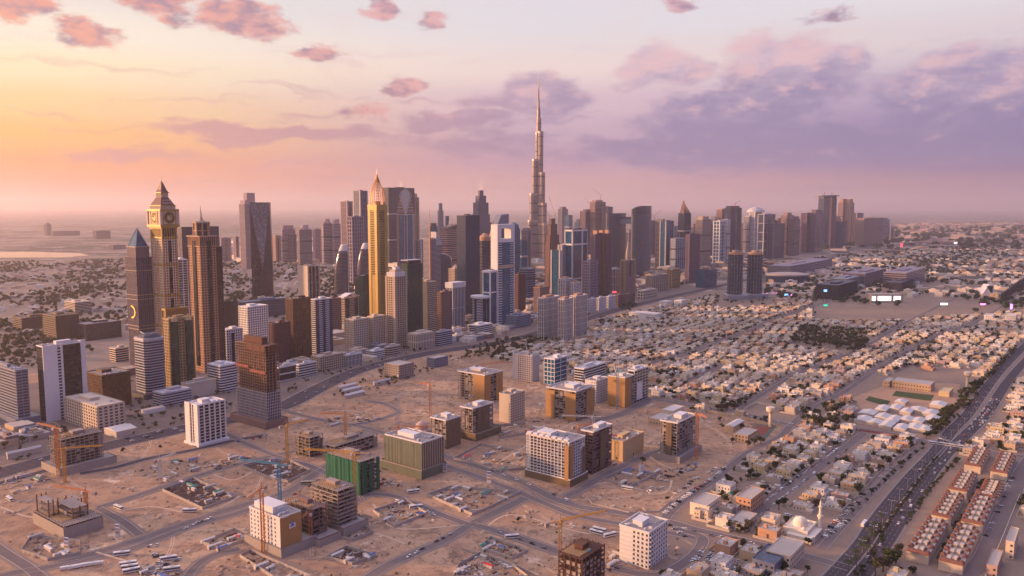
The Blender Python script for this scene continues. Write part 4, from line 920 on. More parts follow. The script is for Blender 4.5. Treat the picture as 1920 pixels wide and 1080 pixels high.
m = MB(); m.loft([[(-t.w / 2, -t.d / 2, t.h), (t.w / 2, -t.d / 2, t.h), (t.w / 2, t.d / 2, t.h), (-t.w / 2, t.d / 2, t.h)], [(-t.w * .1, -t.d / 2, t.zpix(403)), (t.w / 2, -t.d / 2, t.zpix(401)), (t.w / 2, t.d / 2, t.zpix(401)), (-t.w * .1, t.d / 2, t.zpix(403))]], GREY); t.part("slanted_roof", m)
t = ST("white_edged_tower", "teal glass tower with white edges, in front of the white framed portal tower", 905, 919, 944, 510, 610, GLT, DGREY, seed=28, **dict(CUR, bt=.3))
corner_piers(t, WHITE, 2.6); m = MB(); z = t.h * .6; m.box(-t.w / 2 - 1, t.w / 2 + 1, -t.d / 2 - 1, t.d / 2 + 1, z, z + 3, WHITE); m.box(-t.w / 2 - 1, t.w / 2 + 1, -t.d / 2 - 1, t.d / 2 + 1, t.h - 2, t.h + 3, WHITE); t.part("white_belt", m)
t = ST("small_banded_tower", "small white tower with navy glass strips and an oval cap", 885, 898, 918, 560, 612, GLB, WHITE, seed=29, roof=False, **dict(RIB, bt=1.8))
m = MB(); m.cyl(0, 0, t.w * .62, t.h, t.h + 5, WHITE, 24); t.part("oval_cap", m); panel(t, 'R', .38, .62, 0, t.h, GLB, "glass_strip"); panel(t, 'L', .38, .62, 0, t.h, GLB, "glass_strip")
ST("office_podium", "low white office block at the foot of the small banded tower", 876, 896, 924, 612, 630, GLW, WHITE, seed=30, cat='office block', **RIB)
t = ST("bright_blue_tower", "hazy bright blue glass tower right of the white framed tower", 962, 964, 976, 430, 560, GLT, GREY, seed=31, d=24, **CUR)
m = MB(); m.loft([m.ring(0, 0, r * t.w, z, 12) for r, z in ((.5, t.h), (.42, t.h + 12), (.1, t.h + 20))], GLT); t.part("round_head", m)
ST("maroon_tower", "maroon residential tower right of the white framed tower", 963, 972, 986, 516, 588, GLPK, MAROON, seed=32, **RES)
ST("teal_office_block", "low teal glass office block at the foot of the white framed tower", 948, 968, 996, 594, 616, GLT, GREY, seed=33, cat='office block', **RIB)
t = ST("netted_block", "dark glass block with an orange netted corner left of the ringed white columns", 1000, 1012, 1030, 540, 590, GLT, TAN, seed=34, **FIN)
ST("background_tower", "slim pale tower between the unfinished tower and the blue glass towers", 1050, 1054, 1065, 392, 465, GLL, PINKB, seed=35, d=34, **FIN)
ST("background_block", "hazy grey block right behind the tallest skyscraper's foot", 1046, 1054, 1076, 460, 556, GLL, LGREY, seed=36, **FIN)
t = ST("blue_glass_tower", "deep blue glass tower with a white belt and a white roof band", 1071, 1074, 1102, 431, 556, GLT, DGREY, seed=37, d=30, **dict(CUR, fh=8, bt=.15, pw=.15))
m = MB()
for z, q in ((t.h, 5), (t.zpix(456), 5), (t.zpix(520), 4)): m.box(-t.w / 2 - .6, t.w / 2 + .6, -t.d / 2 - .6, t.d / 2 + .6, z - q, z, WHITE)
m.box(t.w * .1, t.w * .17, -t.d / 2 - .8, -t.d / 2 + 1, 0, t.h, WHITE); t.part("white_belt", m)
t = ST("brown_crowned_tower", "dark brown tower with an open notched crown behind the low white blocks", 1108, 1116, 1147, 440, 560, GLBR, BROWN, seed=38, **dict(FIN, sx=5, pw=1.8))
m = MB()
for x in (-.35, 0, .35): m.box(x * t.w - 4, x * t.w + 4, -t.d * .45, t.d * .45, t.h, t.zpix(434) + 4, TAN)
t.part("notched_crown", m)
ST("brown_side_tower", "pink brown tower leaning close against the notched crown tower", 1101, 1106, 1121, 491, 562, GLW, PINKB, seed=39, d=26, **RES)
for a in [("hazy tower under construction left of the pair above the blue glass tower", 1095, 1098, 1121, 396, 480, GLPK, MAROON, RES), ("hazy pink tower with a crane on its roof", 1112, 1116, 1136, 379, 480, GLPK, TAN, RIB), ("hazy tower tucked between the crane topped one and the bridged towers", 1136, 1139, 1149, 388, 480, GLPK, PINKB, FIN),
          ("dark tower block in the gap right of the bridged towers", 1216, 1220, 1238, 415, 482, GLPK, MAROON, RES), ("beige striped slab just behind the deep blue slab", 1240, 1243, 1249, 416, 503, GLW, BEIGE, FIN)]:
    ST("hazy_tower", a[0], *a[1:6], core=a[6], wallm=a[7], seed=40, d=36, n=0 if False else None, **a[8]) if False else ST("hazy_tower", a[0], *a[1:6], core=a[6], wallm=a[7], seed=40, d=36, **a[8])
ST("blue_slab_tower", "plain deep blue slab tower right of the bridged towers", 1246, 1249, 1264, 415, 505, GLT, DGREY, seed=41, d=30, **CUR)
ST("blue_low_tower", "shorter blue tower with a cream edge beside the plain deep blue slab", 1264, 1267, 1287, 448, 506, GLT, LGREY, seed=42, d=26, **dict(CUR, sx=12, pw=1.5))
t = ST("jagged_top_tower", "dark tower with a jagged crown of unequal spikes", 1279, 1283, 1296, 400, 500, GLB, DGREY, seed=43, d=30, roof=False, **FIN)
for i, (f, py) in enumerate(((-.35, 384), (-.18, 376), (.05, 383), (.25, 388), (.42, 392))):
    m = MB(); m.loft([[(f * t.w - 4, -t.d * .4, t.h), (f * t.w + 4, -t.d * .4, t.h), (f * t.w + 4, t.d * .4, t.h), (f * t.w - 4, t.d * .4, t.h)], [(f * t.w - 1.5, -t.d * .1, t.zpix(py)), (f * t.w, -t.d * .1, t.zpix(py)), (f * t.w, t.d * .1, t.zpix(py)), (f * t.w - 1.5, t.d * .1, t.zpix(py))]], PINKB); t.part("crown_spike", m)
t = ST("unfinished_purple_tower", "purple brown tower in scaffolding in front of the jagged top tower", 1286, 1293, 1313, 440, 532, GLPK, MAROON, seed=44, **dict(RES, bt=1))
for a in [("pale grey ribbed tower right of the scaffolded purple tower", 1312, 1317, 1334, 412, 502, GLL, BEIGE, FIN), ("narrow dark tower hard against the pale ribbed one", 1330, 1333, 1338, 419, 485, GLPK, PINKB, FIN), ("narrow blue grey tower left of the white ladder tower", 1337, 1341, 1351, 411, 478, GLL, GREY, FIN),
          ("white ladder fronted glass tower", 1348, 1350, 1361, 415, 494, GLT, WHITE, dict(fh=9, bt=1.6, bp=.5, sx=9, sy=9, pw=1.6, pp=.5)), ("orange lit tower top behind the white ladder fronted tower", 1350, 1354, 1366, 394, 480, GLPK, TAN, RIB),
          ("broad dark slab tower, the highest between the ladder fronted tower and the white domed one", 1365, 1370, 1391, 390, 482, GLB, DGREY, FIN), ("thin white framed edge tower before the broad dark slab", 1364, 1365, 1370, 412, 492, GLL, WHITE, FIN),
          ("white striped tower left of the domed one", 1402, 1405, 1419, 407, 477, GLL, LGREY, RIB), ("white tower with a rounded white dome roof", 1413, 1416, 1429, 398, 477, GLL, WHITE, RIB), ("blue glass tower with white belts right of the domed white tower", 1428, 1433, 1454, 402, 486, GLB, LGREY, dict(CUR, fh=24, bt=2)),
          ("dark glass tower with a small raised centre", 1446, 1451, 1472, 420, 486, GLB, MAROON, CUR), ("pink lit slab with white lower windows", 1472, 1476, 1489, 404, 479, GLPK, TAN, RES), ("tapering purple tower with a curved side", 1487, 1490, 1501, 411, 480, GLPK, MAROON, RIB),
          ("left one of two broad red brown towers", 1508, 1513, 1527, 400, 473, GLPK, MAROON, RIB), ("right one of two broad red brown towers", 1525, 1530, 1545, 399, 473, GLB, MAROON, RIB),
          ("blue grey tower in front of the dark twin crowned towers", 1560, 1563, 1577, 410, 464, GLB, GREY, RIB), ("plain dark teal tower at the foot of the gold twin towers", 1575, 1578, 1591, 418, 465, GLT, DGREY, CUR),
          ("narrow arched tower right of the gold twin towers", 1603, 1607, 1619, 400, 456, GLPK, GREY, FIN), ("tower with two lit windows at the right end of the broad brown block", 1652, 1656, 1668, 412, 452, GLPK, PINKB, RES), ("small blue tower, the last of the right hand cluster", 1668, 1670, 1677, 426, 450, GLB, GREY, FIN)]:
    t = ST("skyline_tower", a[0], *a[1:6], core=a[6], wallm=a[7], seed=45, d=34, **a[8])
    if 'dome' in a[0] and 'rounded' in a[0]:
        m = MB(); m.loft([m.ring(0, 0, t.w * .48 * c, t.h + t.w * .3 * s, 16) for c, s in ((1, 0), (.9, .35), (.6, .7), (.2, .95))], LGREY); t.part("dome", m)
    if 'raised centre' in a[0]: m = MB(); m.box(-6, 6, -6, 6, t.h, t.h + 18, MAROON); t.part("raised_head", m)
t = ST("broad_brown_block", "broad brown ribbed block with many bays at the right end of the skyline", 1616, 1620, 1656, 410, 464, GLPK, TAN, seed=46, d=50, **dict(FIN, sx=9, pw=3))
for lab, xl, xc, xr, yt, yb, c, wm in (("left of two identical dark towers with round crowns", 1540, 1545, 1556, 372, 468, GLB, GREY), ("right of two identical dark towers with round crowns, red light painted on its flank", 1556, 1560, 1569, 372, 466, GLPK, MAROON)):  # right twin gets maroon and rose to paint the red light in
    t = ST("crowned_twin_tower", lab, xl, xc, xr, yt, yb, core=c, wallm=wm, seed=47, d=34, roof=False, group="dark twin towers", **FIN)
    m = MB(); m.cyl(0, 0, t.w * .28, t.h, t.zpix(366), DGREY, 12); m.cyl(0, 0, t.w * .45, t.zpix(368), t.zpix(366.5), wm, 12); m.beam((0, 0, t.h), (0, 0, t.zpix(360)), 2, DGREY); t.part("round_crown", m)
for lab, xl, xc, xr in (("left of two tall golden ribbed twin towers", 1577, 1581, 1590), ("right of two tall golden ribbed twin towers", 1590, 1594, 1602)):
    t = ST("golden_twin_tower", lab, xl, xc, xr, 380, 458, core=GLPK, wallm=TAN, seed=48, d=34, roof=False, group="golden twin towers", **dict(FIN, pw=2))
    m = MB(); m.box(-t.w * .35, t.w * .35, -t.d * .35, t.d * .35, t.h, t.zpix(373), TAN); t.part("raised_head", m)
# round towers in front of the skyline, still being built
for lab, xl, xr, yt, yb in (("left of two round unfinished towers with orange formwork on top", 1369, 1397, 478, 562), ("right of two round unfinished towers with orange formwork on top, clad in dark glass", 1406, 1434, 478, 560)):
    t = T("round_unfinished_tower", lab, xl, xl, xr, yt, yb, rot=0, d=40, group="pair of round unfinished towers"); m = MB(); r = t.w / 2
    m.cyl(0, 0, r - 1, 0, t.h, GLK, 24); t.part("glazing", m); m = MB()
    for i in range(int(t.h / 4)): m.cyl(0, 0, r, i * 4, i * 4 + .8, GREY, 24)
    for j in range(16): a = j * math.pi / 8; m.box(r * math.cos(a) - .5, r * math.cos(a) + .5, r * math.sin(a) - .5, r * math.sin(a) + .5, 0, t.h, GREY)
    t.part("facade_frame", m); m = MB(); m.cyl(0, 0, r * .95, t.h, t.h + 7, TAN, 24); m.cyl(0, 0, r * .5, t.h + 7, t.h + 13, CONC, 16); t.part("formwork_head", m)
    m = MB(); m.box(-r * 1.3, r * 1.5, -r * 1.4, r, 0, 14, GREY); frame(m, r * 2.8, r * 2.4, 0, 14, LGREY, fh=4, bt=1, sx=6, sy=6, cx=r * .1, cy=-r * .2); t.part("podium", m)
# mid rise along the highway
ST("striped_office_block", "white horizontally striped office block left of the unfinished brown tower", 387, 412, 446, 688, 737, GLW, WHITE, seed=50, cat='office block', **RIB)
t = ST("theatre_block", "blank cream block with a stepped parapet beside the striped office block", 338, 352, 407, 722, 748, CREAM, CREAM, seed=51, cat='office block', **dict(fh=40, bt=0, sx=0, sy=0))
t = ST("white_arched_tower", "white residential tower with a tall black arched window", 409, 424, 455, 620, 682, GLW, WHITE, seed=52, **RES)
panel(t, 'R', .30, .46, 2, t.h * .9, GLK, "arched_window")
t = ST("white_residential_tower", "white residential tower with orange lit scaffolding behind the unfinished brown tower", 446, 464, 503, 577, 660, GLW, WHITE, seed=53, **dict(RES, sx=5, sy=5))
ST("maroon_office_tower", "dull maroon tower between the white scaffolded tower and the bronze glass tower", 503, 515, 545, 608, 686, GLPK, MAROON, seed=54, **RES)
t = ST("bronze_glass_tower", "bronze mirror glass tower with ragged reflections beside the blue and white tower", 534, 548, 583, 562, 678, GLBR, BROWN, seed=55, **dict(FIN, sx=6, pw=1.0))
t = ST("blue_white_tower", "dark blue tower with white balcony bands on one side", 580, 592, 622, 563, 670, GLB, WHITE, seed=56, **dict(RIB, bt=1.4))
panel(t, 'R', 0, .16, 0, t.h, GLB, "glass_strip"); panel(t, 'R', .42, .56, 0, t.h, GLB, "glass_strip"); panel(t, 'R', .86, 1, 0, t.h, GLB, "glass_strip")
ST("brown_rear_tower", "plain brown tower behind the blue and white tower", 612, 622, 640, 561, 628, GLW, PINKB, seed=57, **RES)
t = ST("curved_roof_tower", "black and cream striped tower under a wavy white roof edge", 636, 646, 673, 560, 618, GLK, BEIGE, seed=58, roof=False, **dict(RIB, bt=1.8))
m = MB(); n = 12; top = []; 
for i in range(n):
    f0, f1 = i / n, (i + 1) / n; z = lambda f: t.h + 2 + 7 * math.sin(math.pi * f) ** 2; x0, x1 = -t.w * .55 + f0 * t.w * 1.1, -t.w * .55 + f1 * t.w * 1.1
    m.loft([[(x0, -t.d * .55, z(f0)), (x0, t.d * .55, z(f0)), (x0, t.d * .55, z(f0) + 1.6), (x0, -t.d * .55, z(f0) + 1.6)], [(x1, -t.d * .55, z(f1)), (x1, t.d * .55, z(f1)), (x1, t.d * .55, z(f1) + 1.6), (x1, -t.d * .55, z(f1) + 1.6)]], WHITE)
t.part("wavy_roof", m); panel(t, 'R', .1, .3, 0, t.h, GLK, "glass_strip"); panel(t, 'R', .7, .9, 0, t.h, GLK, "glass_strip")
for lab, xl, xc, xr, yt, yb in (("left wing of the pair of cream balcony apartment blocks by the highway", 645, 663, 692, 601, 661), ("right wing of the pair of cream balcony apartment blocks by the highway", 688, 700, 723, 595, 655)):
    ST("apartment_block", lab, xl, xc, xr, yt, yb, GLW, CREAM, seed=59 + xl, cat='apartment block', **dict(RES, bp=.9, sx=4.5, sy=4.5, pw=2.3))
ST("white_office_cube", "white cube shaped office with vertical window slots beside the highway", 764, 782, 815, 628, 657, GLW, CREAM, seed=61, cat='office block', **dict(fh=14, bt=3, bp=.2, sx=4.5, sy=4.5, pw=2.6, pp=.3))
ST("blue_striped_office", "white striped office block just right of the white cube office", 815, 822, 849, 624, 650, GLB, LGREY, seed=62, cat='office block', **RIB)
for lab, xl, xc, xr, yt, yb, wm, k in (("blank white fronted hall beside the unfinished brown tower", 518, 522, 556, 690, 716, WHITE, dict(fh=9, bt=2, sx=0, sy=0)), ("white long office with ribbon windows by the highway", 554, 560, 594, 685, 708, WHITE, RIB), ("long beige office with many small windows by the highway", 583, 600, 645, 671, 698, BEIGE, RES),
                                       ("small white office with tall dark slots by the highway", 642, 648, 680, 668, 688, WHITE, FIN), ("low white office with ribbon windows below the cream apartment blocks", 686, 700, 722, 660, 674, WHITE, RIB), ("low white rounded office between the apartment tower and the highway", 720, 728, 752, 652, 668, CREAM, RIB)):
    ST("office_block", lab, xl, xc, xr, yt, yb, GLW, wm, seed=xl, cat='office block', **k)
ST("beige_office_block", "sand coloured office block with dark glass bays and a red sign", 120, 182, 234, 765, 812, GLPK, CREAM, seed=70, cat='office block', **dict(fh=4, bt=1.6, bp=.3, sx=6, sy=6, pw=2.6, pp=.4))
ST("low_white_office", "low pale blue white office with ribbon windows before the banded navy tower", 285, 305, 360, 740, 764, GLB, LGREY, seed=71, cat='office block', **RIB)
t = ST("white_fin_tower", "white tower with black window bays standing on the sand right by the highway", 347, 371, 423, 762, 838, GLK, WHITE, seed=72, **dict(fh=3.8, bt=.8, bp=.3, sx=7, sy=7, pw=1.6, pp=1.0))
m = MB(); m.box(-t.w * .56, t.w * .56, -t.d * .58, t.d * .58, 0, 3, WHITE); t.part("plinth", m); panel(t, 'L', .0, .3, 3, t.h + 2, WHITE); panel(t, 'L', .62, 1, 3, t.h + 2, WHITE)
# by the foot of the big ones, mid right
for lab, xl, xc, xr, yt, yb, wm, k in (("tall one of three ringed white columned towers under construction, at the left", 1008, 1020, 1050, 560, 637, WHITE, FIN), ("middle one of three white columned towers under construction", 1046, 1058, 1075, 562, 640, WHITE, FIN), ("right hand one of three white columned towers under construction", 1068, 1080, 1102, 556, 630, WHITE, FIN),
                                      ("white balcony tower behind the three white columned ones, left", 1046, 1060, 1074, 524, 600, WHITE, RES2), ("white balcony tower behind the three white columned ones, right", 1068, 1076, 1090, 531, 600, WHITE, RES2)):
    t = ST("columned_tower", lab, xl, xc, xr, yt, yb, GLBR if 'columned' in lab and 'three white columned' in lab else GLW, wm, seed=xl, **dict(k, sx=4.5, sy=4.5, pw=1.5) if k is FIN else k)
    m = MB(); m.box(-t.w * .3, t.w * .2, -t.d * .3, t.d * .3, t.h, t.h + 5, TAN); t.part("formwork_head", m)
for i in range(5):
    ST("low_apartment_block", ["white ribbed low apartment block nearest the columned towers", "second white ribbed low apartment block from the columned towers", "third ribbed low apartment block from the columned towers", "fourth ribbed low apartment block, pinkish", "last and farthest of the five ribbed low apartment blocks"][i],
       1100 + i * 18, 1105 + i * 18, 1119 + i * 18, 562 - i * 2.5, 588 - i * 4, GLW, WHITE if i < 3 else PINKB, seed=i, cat='apartment block', **dict(RES, sx=3.4, pw=1.2))
ST("hotel_slab", "blank beige slab with tall slots beyond the gold dome topped tower", 1212, 1222, 1253, 518, 549, GLW, BEIGE, seed=80, cat='office block', **dict(FIN, sx=9, pw=5))
ST("hotel_slab", "square beige block behind the blank slotted slab", 1250, 1260, 1276, 506, 541, GLW, SAND, seed=81, cat='office block', **RES)
ST("low_hotel", "low cream hotel with small windows right of the gold dome topped tower", 1195, 1206, 1232, 546, 562, GLW, CREAM, seed=82, cat='office block', **RES)
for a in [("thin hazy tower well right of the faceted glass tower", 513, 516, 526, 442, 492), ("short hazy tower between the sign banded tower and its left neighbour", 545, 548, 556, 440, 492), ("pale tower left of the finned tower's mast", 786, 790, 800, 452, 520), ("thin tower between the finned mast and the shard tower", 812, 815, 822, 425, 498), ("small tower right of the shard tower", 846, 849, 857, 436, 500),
          ("grey tower filling the gap left of the tallest skyscraper", 974, 978, 989, 452, 540), ("low dark tower at the foot of the tallest skyscraper", 984, 990, 1004, 505, 562), ("thin tower right of the slim pale background tower", 1064, 1067, 1074, 404, 470), ("dark tower behind the blue glass tower with the white belt", 1082, 1086, 1097, 417, 472), ("pink tower seen under the sky bridge", 1177, 1180, 1188, 436, 482),
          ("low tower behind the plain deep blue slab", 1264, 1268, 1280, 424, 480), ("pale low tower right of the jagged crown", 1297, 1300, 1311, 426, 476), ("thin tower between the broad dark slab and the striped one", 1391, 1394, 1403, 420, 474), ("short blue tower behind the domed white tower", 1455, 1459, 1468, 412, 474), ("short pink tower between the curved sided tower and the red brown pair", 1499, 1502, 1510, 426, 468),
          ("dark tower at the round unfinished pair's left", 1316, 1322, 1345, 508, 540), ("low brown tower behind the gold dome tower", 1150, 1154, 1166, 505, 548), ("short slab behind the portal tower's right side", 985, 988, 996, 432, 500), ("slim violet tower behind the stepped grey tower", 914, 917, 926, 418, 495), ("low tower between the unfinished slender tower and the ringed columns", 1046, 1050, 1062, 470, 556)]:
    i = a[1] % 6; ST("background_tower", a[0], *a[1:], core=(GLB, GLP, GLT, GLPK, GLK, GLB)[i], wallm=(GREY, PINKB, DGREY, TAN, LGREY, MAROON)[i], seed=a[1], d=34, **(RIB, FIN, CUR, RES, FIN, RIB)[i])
t = ST("domed_beige_tower", "beige tower with a small dome in front of the slanting brown tower", 846, 853, 868, 505, 568, GLW, BEIGE, seed=5, d=26, **RES)
m = MB(); m.loft([m.ring(0, 0, t.w * .3 * c, t.h + q, 12) for c, q in ((1, 0), (.9, 4), (.5, 8), (.05, 13))], BEIGE); t.part("dome", m)
# ------------------------------------------------------------------ unfinished concrete buildings, block by block
RUST = wall("rusty_formwork", (.125, .06, .042), .9, .3, .3)
FORM = wall("plywood_formwork", (.42, .26, .12), .8, .25, .3)
BLOCKW = wall("block_infill", (.36, .31, .275), .95, .15, .4)
CLAD = wall("ochre_cladding", (.40, .22, .085), .6, .22, .12)
NETG = wall("green_netting", (.012, .12, .07), .8, .45, .3)
NETB = wall("brown_netting", (.17, .12, .075), .85, .3, .2)
NETS = wall("sage_netting", (.14, .155, .12), .85, .3, .12)
SHADEIN = plain("interior_shade", (.035, .028, .026), .95)
CRY = plain("crane_yellow", (.62, .30, .035), .5); CRO = plain("crane_orange", (.60, .20, .04), .5); CRB = plain("crane_blue", (.05, .28, .42), .5); CRW = plain("crane_white", (.6, .56, .52), .5); CRR = plain("crane_red", (.38, .05, .04), .5)
def dup(o, parent, loc, name=None):
    c = o.copy(); COL.objects.link(c); c.parent = parent; c.location = loc; return c
def shell(name, label, xl, xc, xr, yt, yb, fh=3.5, slab=CONC, infill=.35, col=BLOCKW, bay=6.5, top='rebar', seed=0, podium=None, core=True, glz=None, cat='construction site', group=None, inset=.9, balcony=False):
    """open concrete frame : every floor slab, every column and every infill panel its own part"""
    R = random.Random(seed + 5); t = T(name, label, xl, xc, xr, yt, yb, cat=cat, group=group); w, d, h = t.w, t.d, t.h; n = max(2, round(h / fh)); f = h / n
    pz = 0
    m = MB(); m.box(-w / 2, w / 2, -d / 2, d / 2, -.16, .16, slab); s0 = t.part("floor_slab", m); s0.location = (0, 0, f)
    for i in range(2, n + 1): dup(s0, t.e, (0, 0, i * f))
    kx, ky = max(2, round(w / bay)), max(2, round(d / bay)); m = MB(); m.box(-.3, .3, -.3, .3, 0, h + (1.2 if top == 'rebar' else 0), slab); c0 = None
    for i in range(kx + 1):
        for j in range(ky + 1):
            if 0 < i < kx and 0 < j < ky: continue
            p = (-w / 2 + .5 + i * (w - 1) / kx, -d / 2 + .5 + j * (d - 1) / ky, 0)
            if c0 is None: c0 = t.part("column", m); c0.location = p
            else: dup(c0, t.e, p)
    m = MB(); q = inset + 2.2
    m.box(-w / 2 + q, w / 2 - q, -d / 2 + q, d / 2 - q, 0, h - f * (.02 if not glz else 0), glz or SHADEIN); t.part("inner_core", m)  # unglazed frames: near-black box stands in for the shaded interior
    # infill walls on the two visible faces
    cnt = 0
    for i in range(kx):
        bx0, bx1 = -w / 2 + .8 + i * (w - 1) / kx, -w / 2 + .2 + (i + 1) * (w - 1) / kx
        for k in range(n - (1 if top == 'rebar' else 0)):
            if R.random() < infill and cnt < 98:
                cnt += 1; m = MB(); a = R.uniform(0, .45) * (bx1 - bx0); z0 = k * f + .16; m.box(bx0 + a, bx1, -d / 2 + inset, -d / 2 + inset + .2, z0, z0 + (f - .33) * R.choice((1, 1, .35)), col); t.part("infill_wall", m)
    for j in range(ky):
        by0, by1 = -d / 2 + .8 + j * (d - 1) / ky, -d / 2 + .2 + (j + 1) * (d - 1) / ky
        for k in range(n - (1 if top == 'rebar' else 0)):
            if R.random() < infill and cnt < 98:
                cnt += 1; m = MB(); a = R.uniform(0, .45) * (by1 - by0); z0 = k * f + .16; m.box(-w / 2 + inset, -w / 2 + inset + .2, by0 + a, by1, z0, z0 + (f - .33) * R.choice((1, 1, .35)), col); t.part("infill_wall", m)
    if balcony:
        m = MB()
        for k in range(1, n): m.box(-w / 2 - 1.3, w / 2, -d / 2 - 1.3, -d / 2 - 1.1, k * f, k * f + 1.1, slab); m.box(-w / 2 - 1.3, -w / 2 - 1.1, -d / 2 - 1.3, d / 2, k * f, k * f + 1.1, slab); m.box(-w / 2 - 1.3, w / 2, -d / 2 - 1.3, -d / 2, k * f - .15, k * f, slab)
        t.part("balcony_rail", m)
    if top == 'rebar':
        m = MB()
        for i in range(kx * 3 + 1):
            for j in range(ky * 2 + 1):
                x, y = -w / 2 + .6 + i * (w - 1.2) / (kx * 3), -d / 2 + .6 + j * (d - 1.2) / (ky * 2); m.beam((x, y, h), (x + R.uniform(-.2, .2), y, h + R.uniform(1.2, 2.8)), .16, RUST)
        m.box(-w * .42, w * .1, -d * .3, d * .42, h + .16, h + .5, FORM); t.part("rebar_mat", m)
        m = MB(); m.box(-w * .12, w * .16, -d * .14, d * .2, h, h + R.uniform(3, 5), slab); t.part("lift_core", m)
    elif top == 'roof': roof_kit(t, w, d, h + .2, seed, WHITE, 8)
    if podium:
        e0, e1, e2, e3, ph, pm = podium; m = MB(); m.box(-w / 2 - e0, w / 2 + e1, -d / 2 - e2, d / 2 + e3, 0, ph, pm); 
        t.part("podium", m); m = MB(); parapet(m, w + e0 + e1, d + e2 + e3, ph, slab, 1.1, .3, 0, (e1 - e0) / 2, (e3 - e2) / 2); t.part("podium_parapet", m)
    if core:
        for q in range(4): 
            m = MB(); x, y = R.uniform(-.4, .3) * w, R.uniform(-.4, .3) * d; a = R.uniform(1.5, 4); m.box(x, x + a, y, y + a * .6, h + .16, h + R.uniform(.8, 1.8), R.choice((FORM, RUST, WHAC, CRB))); t.part("material_stack", m)
    return t
def net(t, face, mat, z0, z1, a=0.0, b=1.0, proud=1.2, fold=.5, seed=0, name="safety_net"):
    """hanging net with vertical folds"""
    R = random.Random(seed); w, d = t.w, t.d; L_ = (w if face == 'R' else d) * (b - a) + (2 * proud if a == 0 and b == 1 else 0); n = max(4, int(L_ / 1.6)); pts = []
    s0 = (-(w if face == 'R' else d) / 2) + a * (w if face == 'R' else d) - (proud if a == 0 and b == 1 else 0)
    for i in range(n + 1): pts.append((s0 + L_ * i / n, -proud - R.uniform(0, fold)))
    f = (lambda s, o, z: (s, -d / 2 + o, z)) if face == 'R' else (lambda s, o, z: (-w / 2 + o, s, z))
    m = MB(); top = [R.uniform(-.5, .5) for _ in pts]
    for i in range(n):
        (s, o), (s2, o2) = pts[i], pts[i + 1]; zt0, zt1 = z1 + top[i], z1 + top[i + 1]
        m.poly([f(s, o, z0), f(s2, o2, z0), f(s2, o2, zt1), f(s, o, zt0)], mat); m.poly([f(s, o + .1, z0), f(s, o + .1, zt0), f(s2, o2 + .1, zt1), f(s2, o2 + .1, z0)], mat)
        m.poly([f(s, o, zt0), f(s2, o2, zt1), f(s2, o2 + .1, zt1), f(s, o + .1, zt0)], mat)
    return t.part(name, m)
def solid(name, label, xl, xc, xr, yt, yb, wallm, win=None, fh=3.4, sx=3.6, ww=1.5, wh=1.6, frame_m=None, seed=0, balc=None, cat='apartment block', recess=None, roofm=None, skipL=(), skipR=(), sill=.9):
    """finished block : walls, and every window of the two street sides a part of its own"""
    t = T(name, label, xl, xc, xr, yt, yb, cat=cat); w, d, h = t.w, t.d, t.h; n = max(1, round(h / fh)); f = h / n; win = win or GLW
    m = MB(); m.box(-w / 2, w / 2, -d / 2, d / 2, 0, h, wallm)
    for k in range(1, n): m.box(-w / 2 - .12, w / 2 + .12, -d / 2 - .12, d / 2 + .12, k * f - .12, k * f + .12, frame_m or wallm)
    t.part("wall", m)
    kx, ky = max(1, round(w / sx)), max(1, round(d / sx)); cnt = 0
    for face, k_, L_ in (('R', kx, w), ('L', ky, d)):
        m = MB()
        if face == 'R': m.box(-ww / 2, ww / 2, -.06, .1, 0, wh, win); m.box(-ww / 2 - .12, ww / 2 + .12, -.2, .05, -.14, 0, frame_m or wallm); m.box(-.05, .05, -.1, .05, 0, wh, frame_m or wallm)
        else: m.box(-.06, .1, -ww / 2, ww / 2, 0, wh, win); m.box(-.2, .05, -ww / 2 - .12, ww / 2 + .12, -.14, 0, frame_m or wallm); m.box(-.1, .05, -.05, .05, 0, wh, frame_m or wallm)
        w0 = None
        if n * k_ > 100: n_ = int(100 / k_)
        for i in range(k_):
            if i in (skipR if face == 'R' else skipL): continue
            for j in range(n):
                s = -L_ / 2 + (i + .5) * L_ / k_; p = (s, -d / 2, j * f + sill) if face == 'R' else (-w / 2, s, j * f + sill)
                if w0 is None: w0 = t.part("window", m); w0.location = p
                elif cnt < 96: dup(w0, t.e, p)
                cnt += 1
    if balc:
        m = MB(); m.box(-1.6, 1.6, -1.3, 0, 0, .15, wallm); m.box(-1.6, 1.6, -1.3, -1.15, .15, 1.1, wallm); m.box(-1.6, -1.45, -1.15, 0, .15, 1.1, wallm); m.box(1.45, 1.6, -1.15, 0, .15, 1.1, wallm); b0 = None
        for i in balc:
            for j in range(1, n):
                p = (-w / 2 + (i + .5) * w / kx, -d / 2, j * f)
                if b0 is None: b0 = t.part("balcony", m); b0.location = p
                else: dup(b0, t.e, p)
    roof_kit(t, w, d, h, seed, roofm or wallm, 9); return t
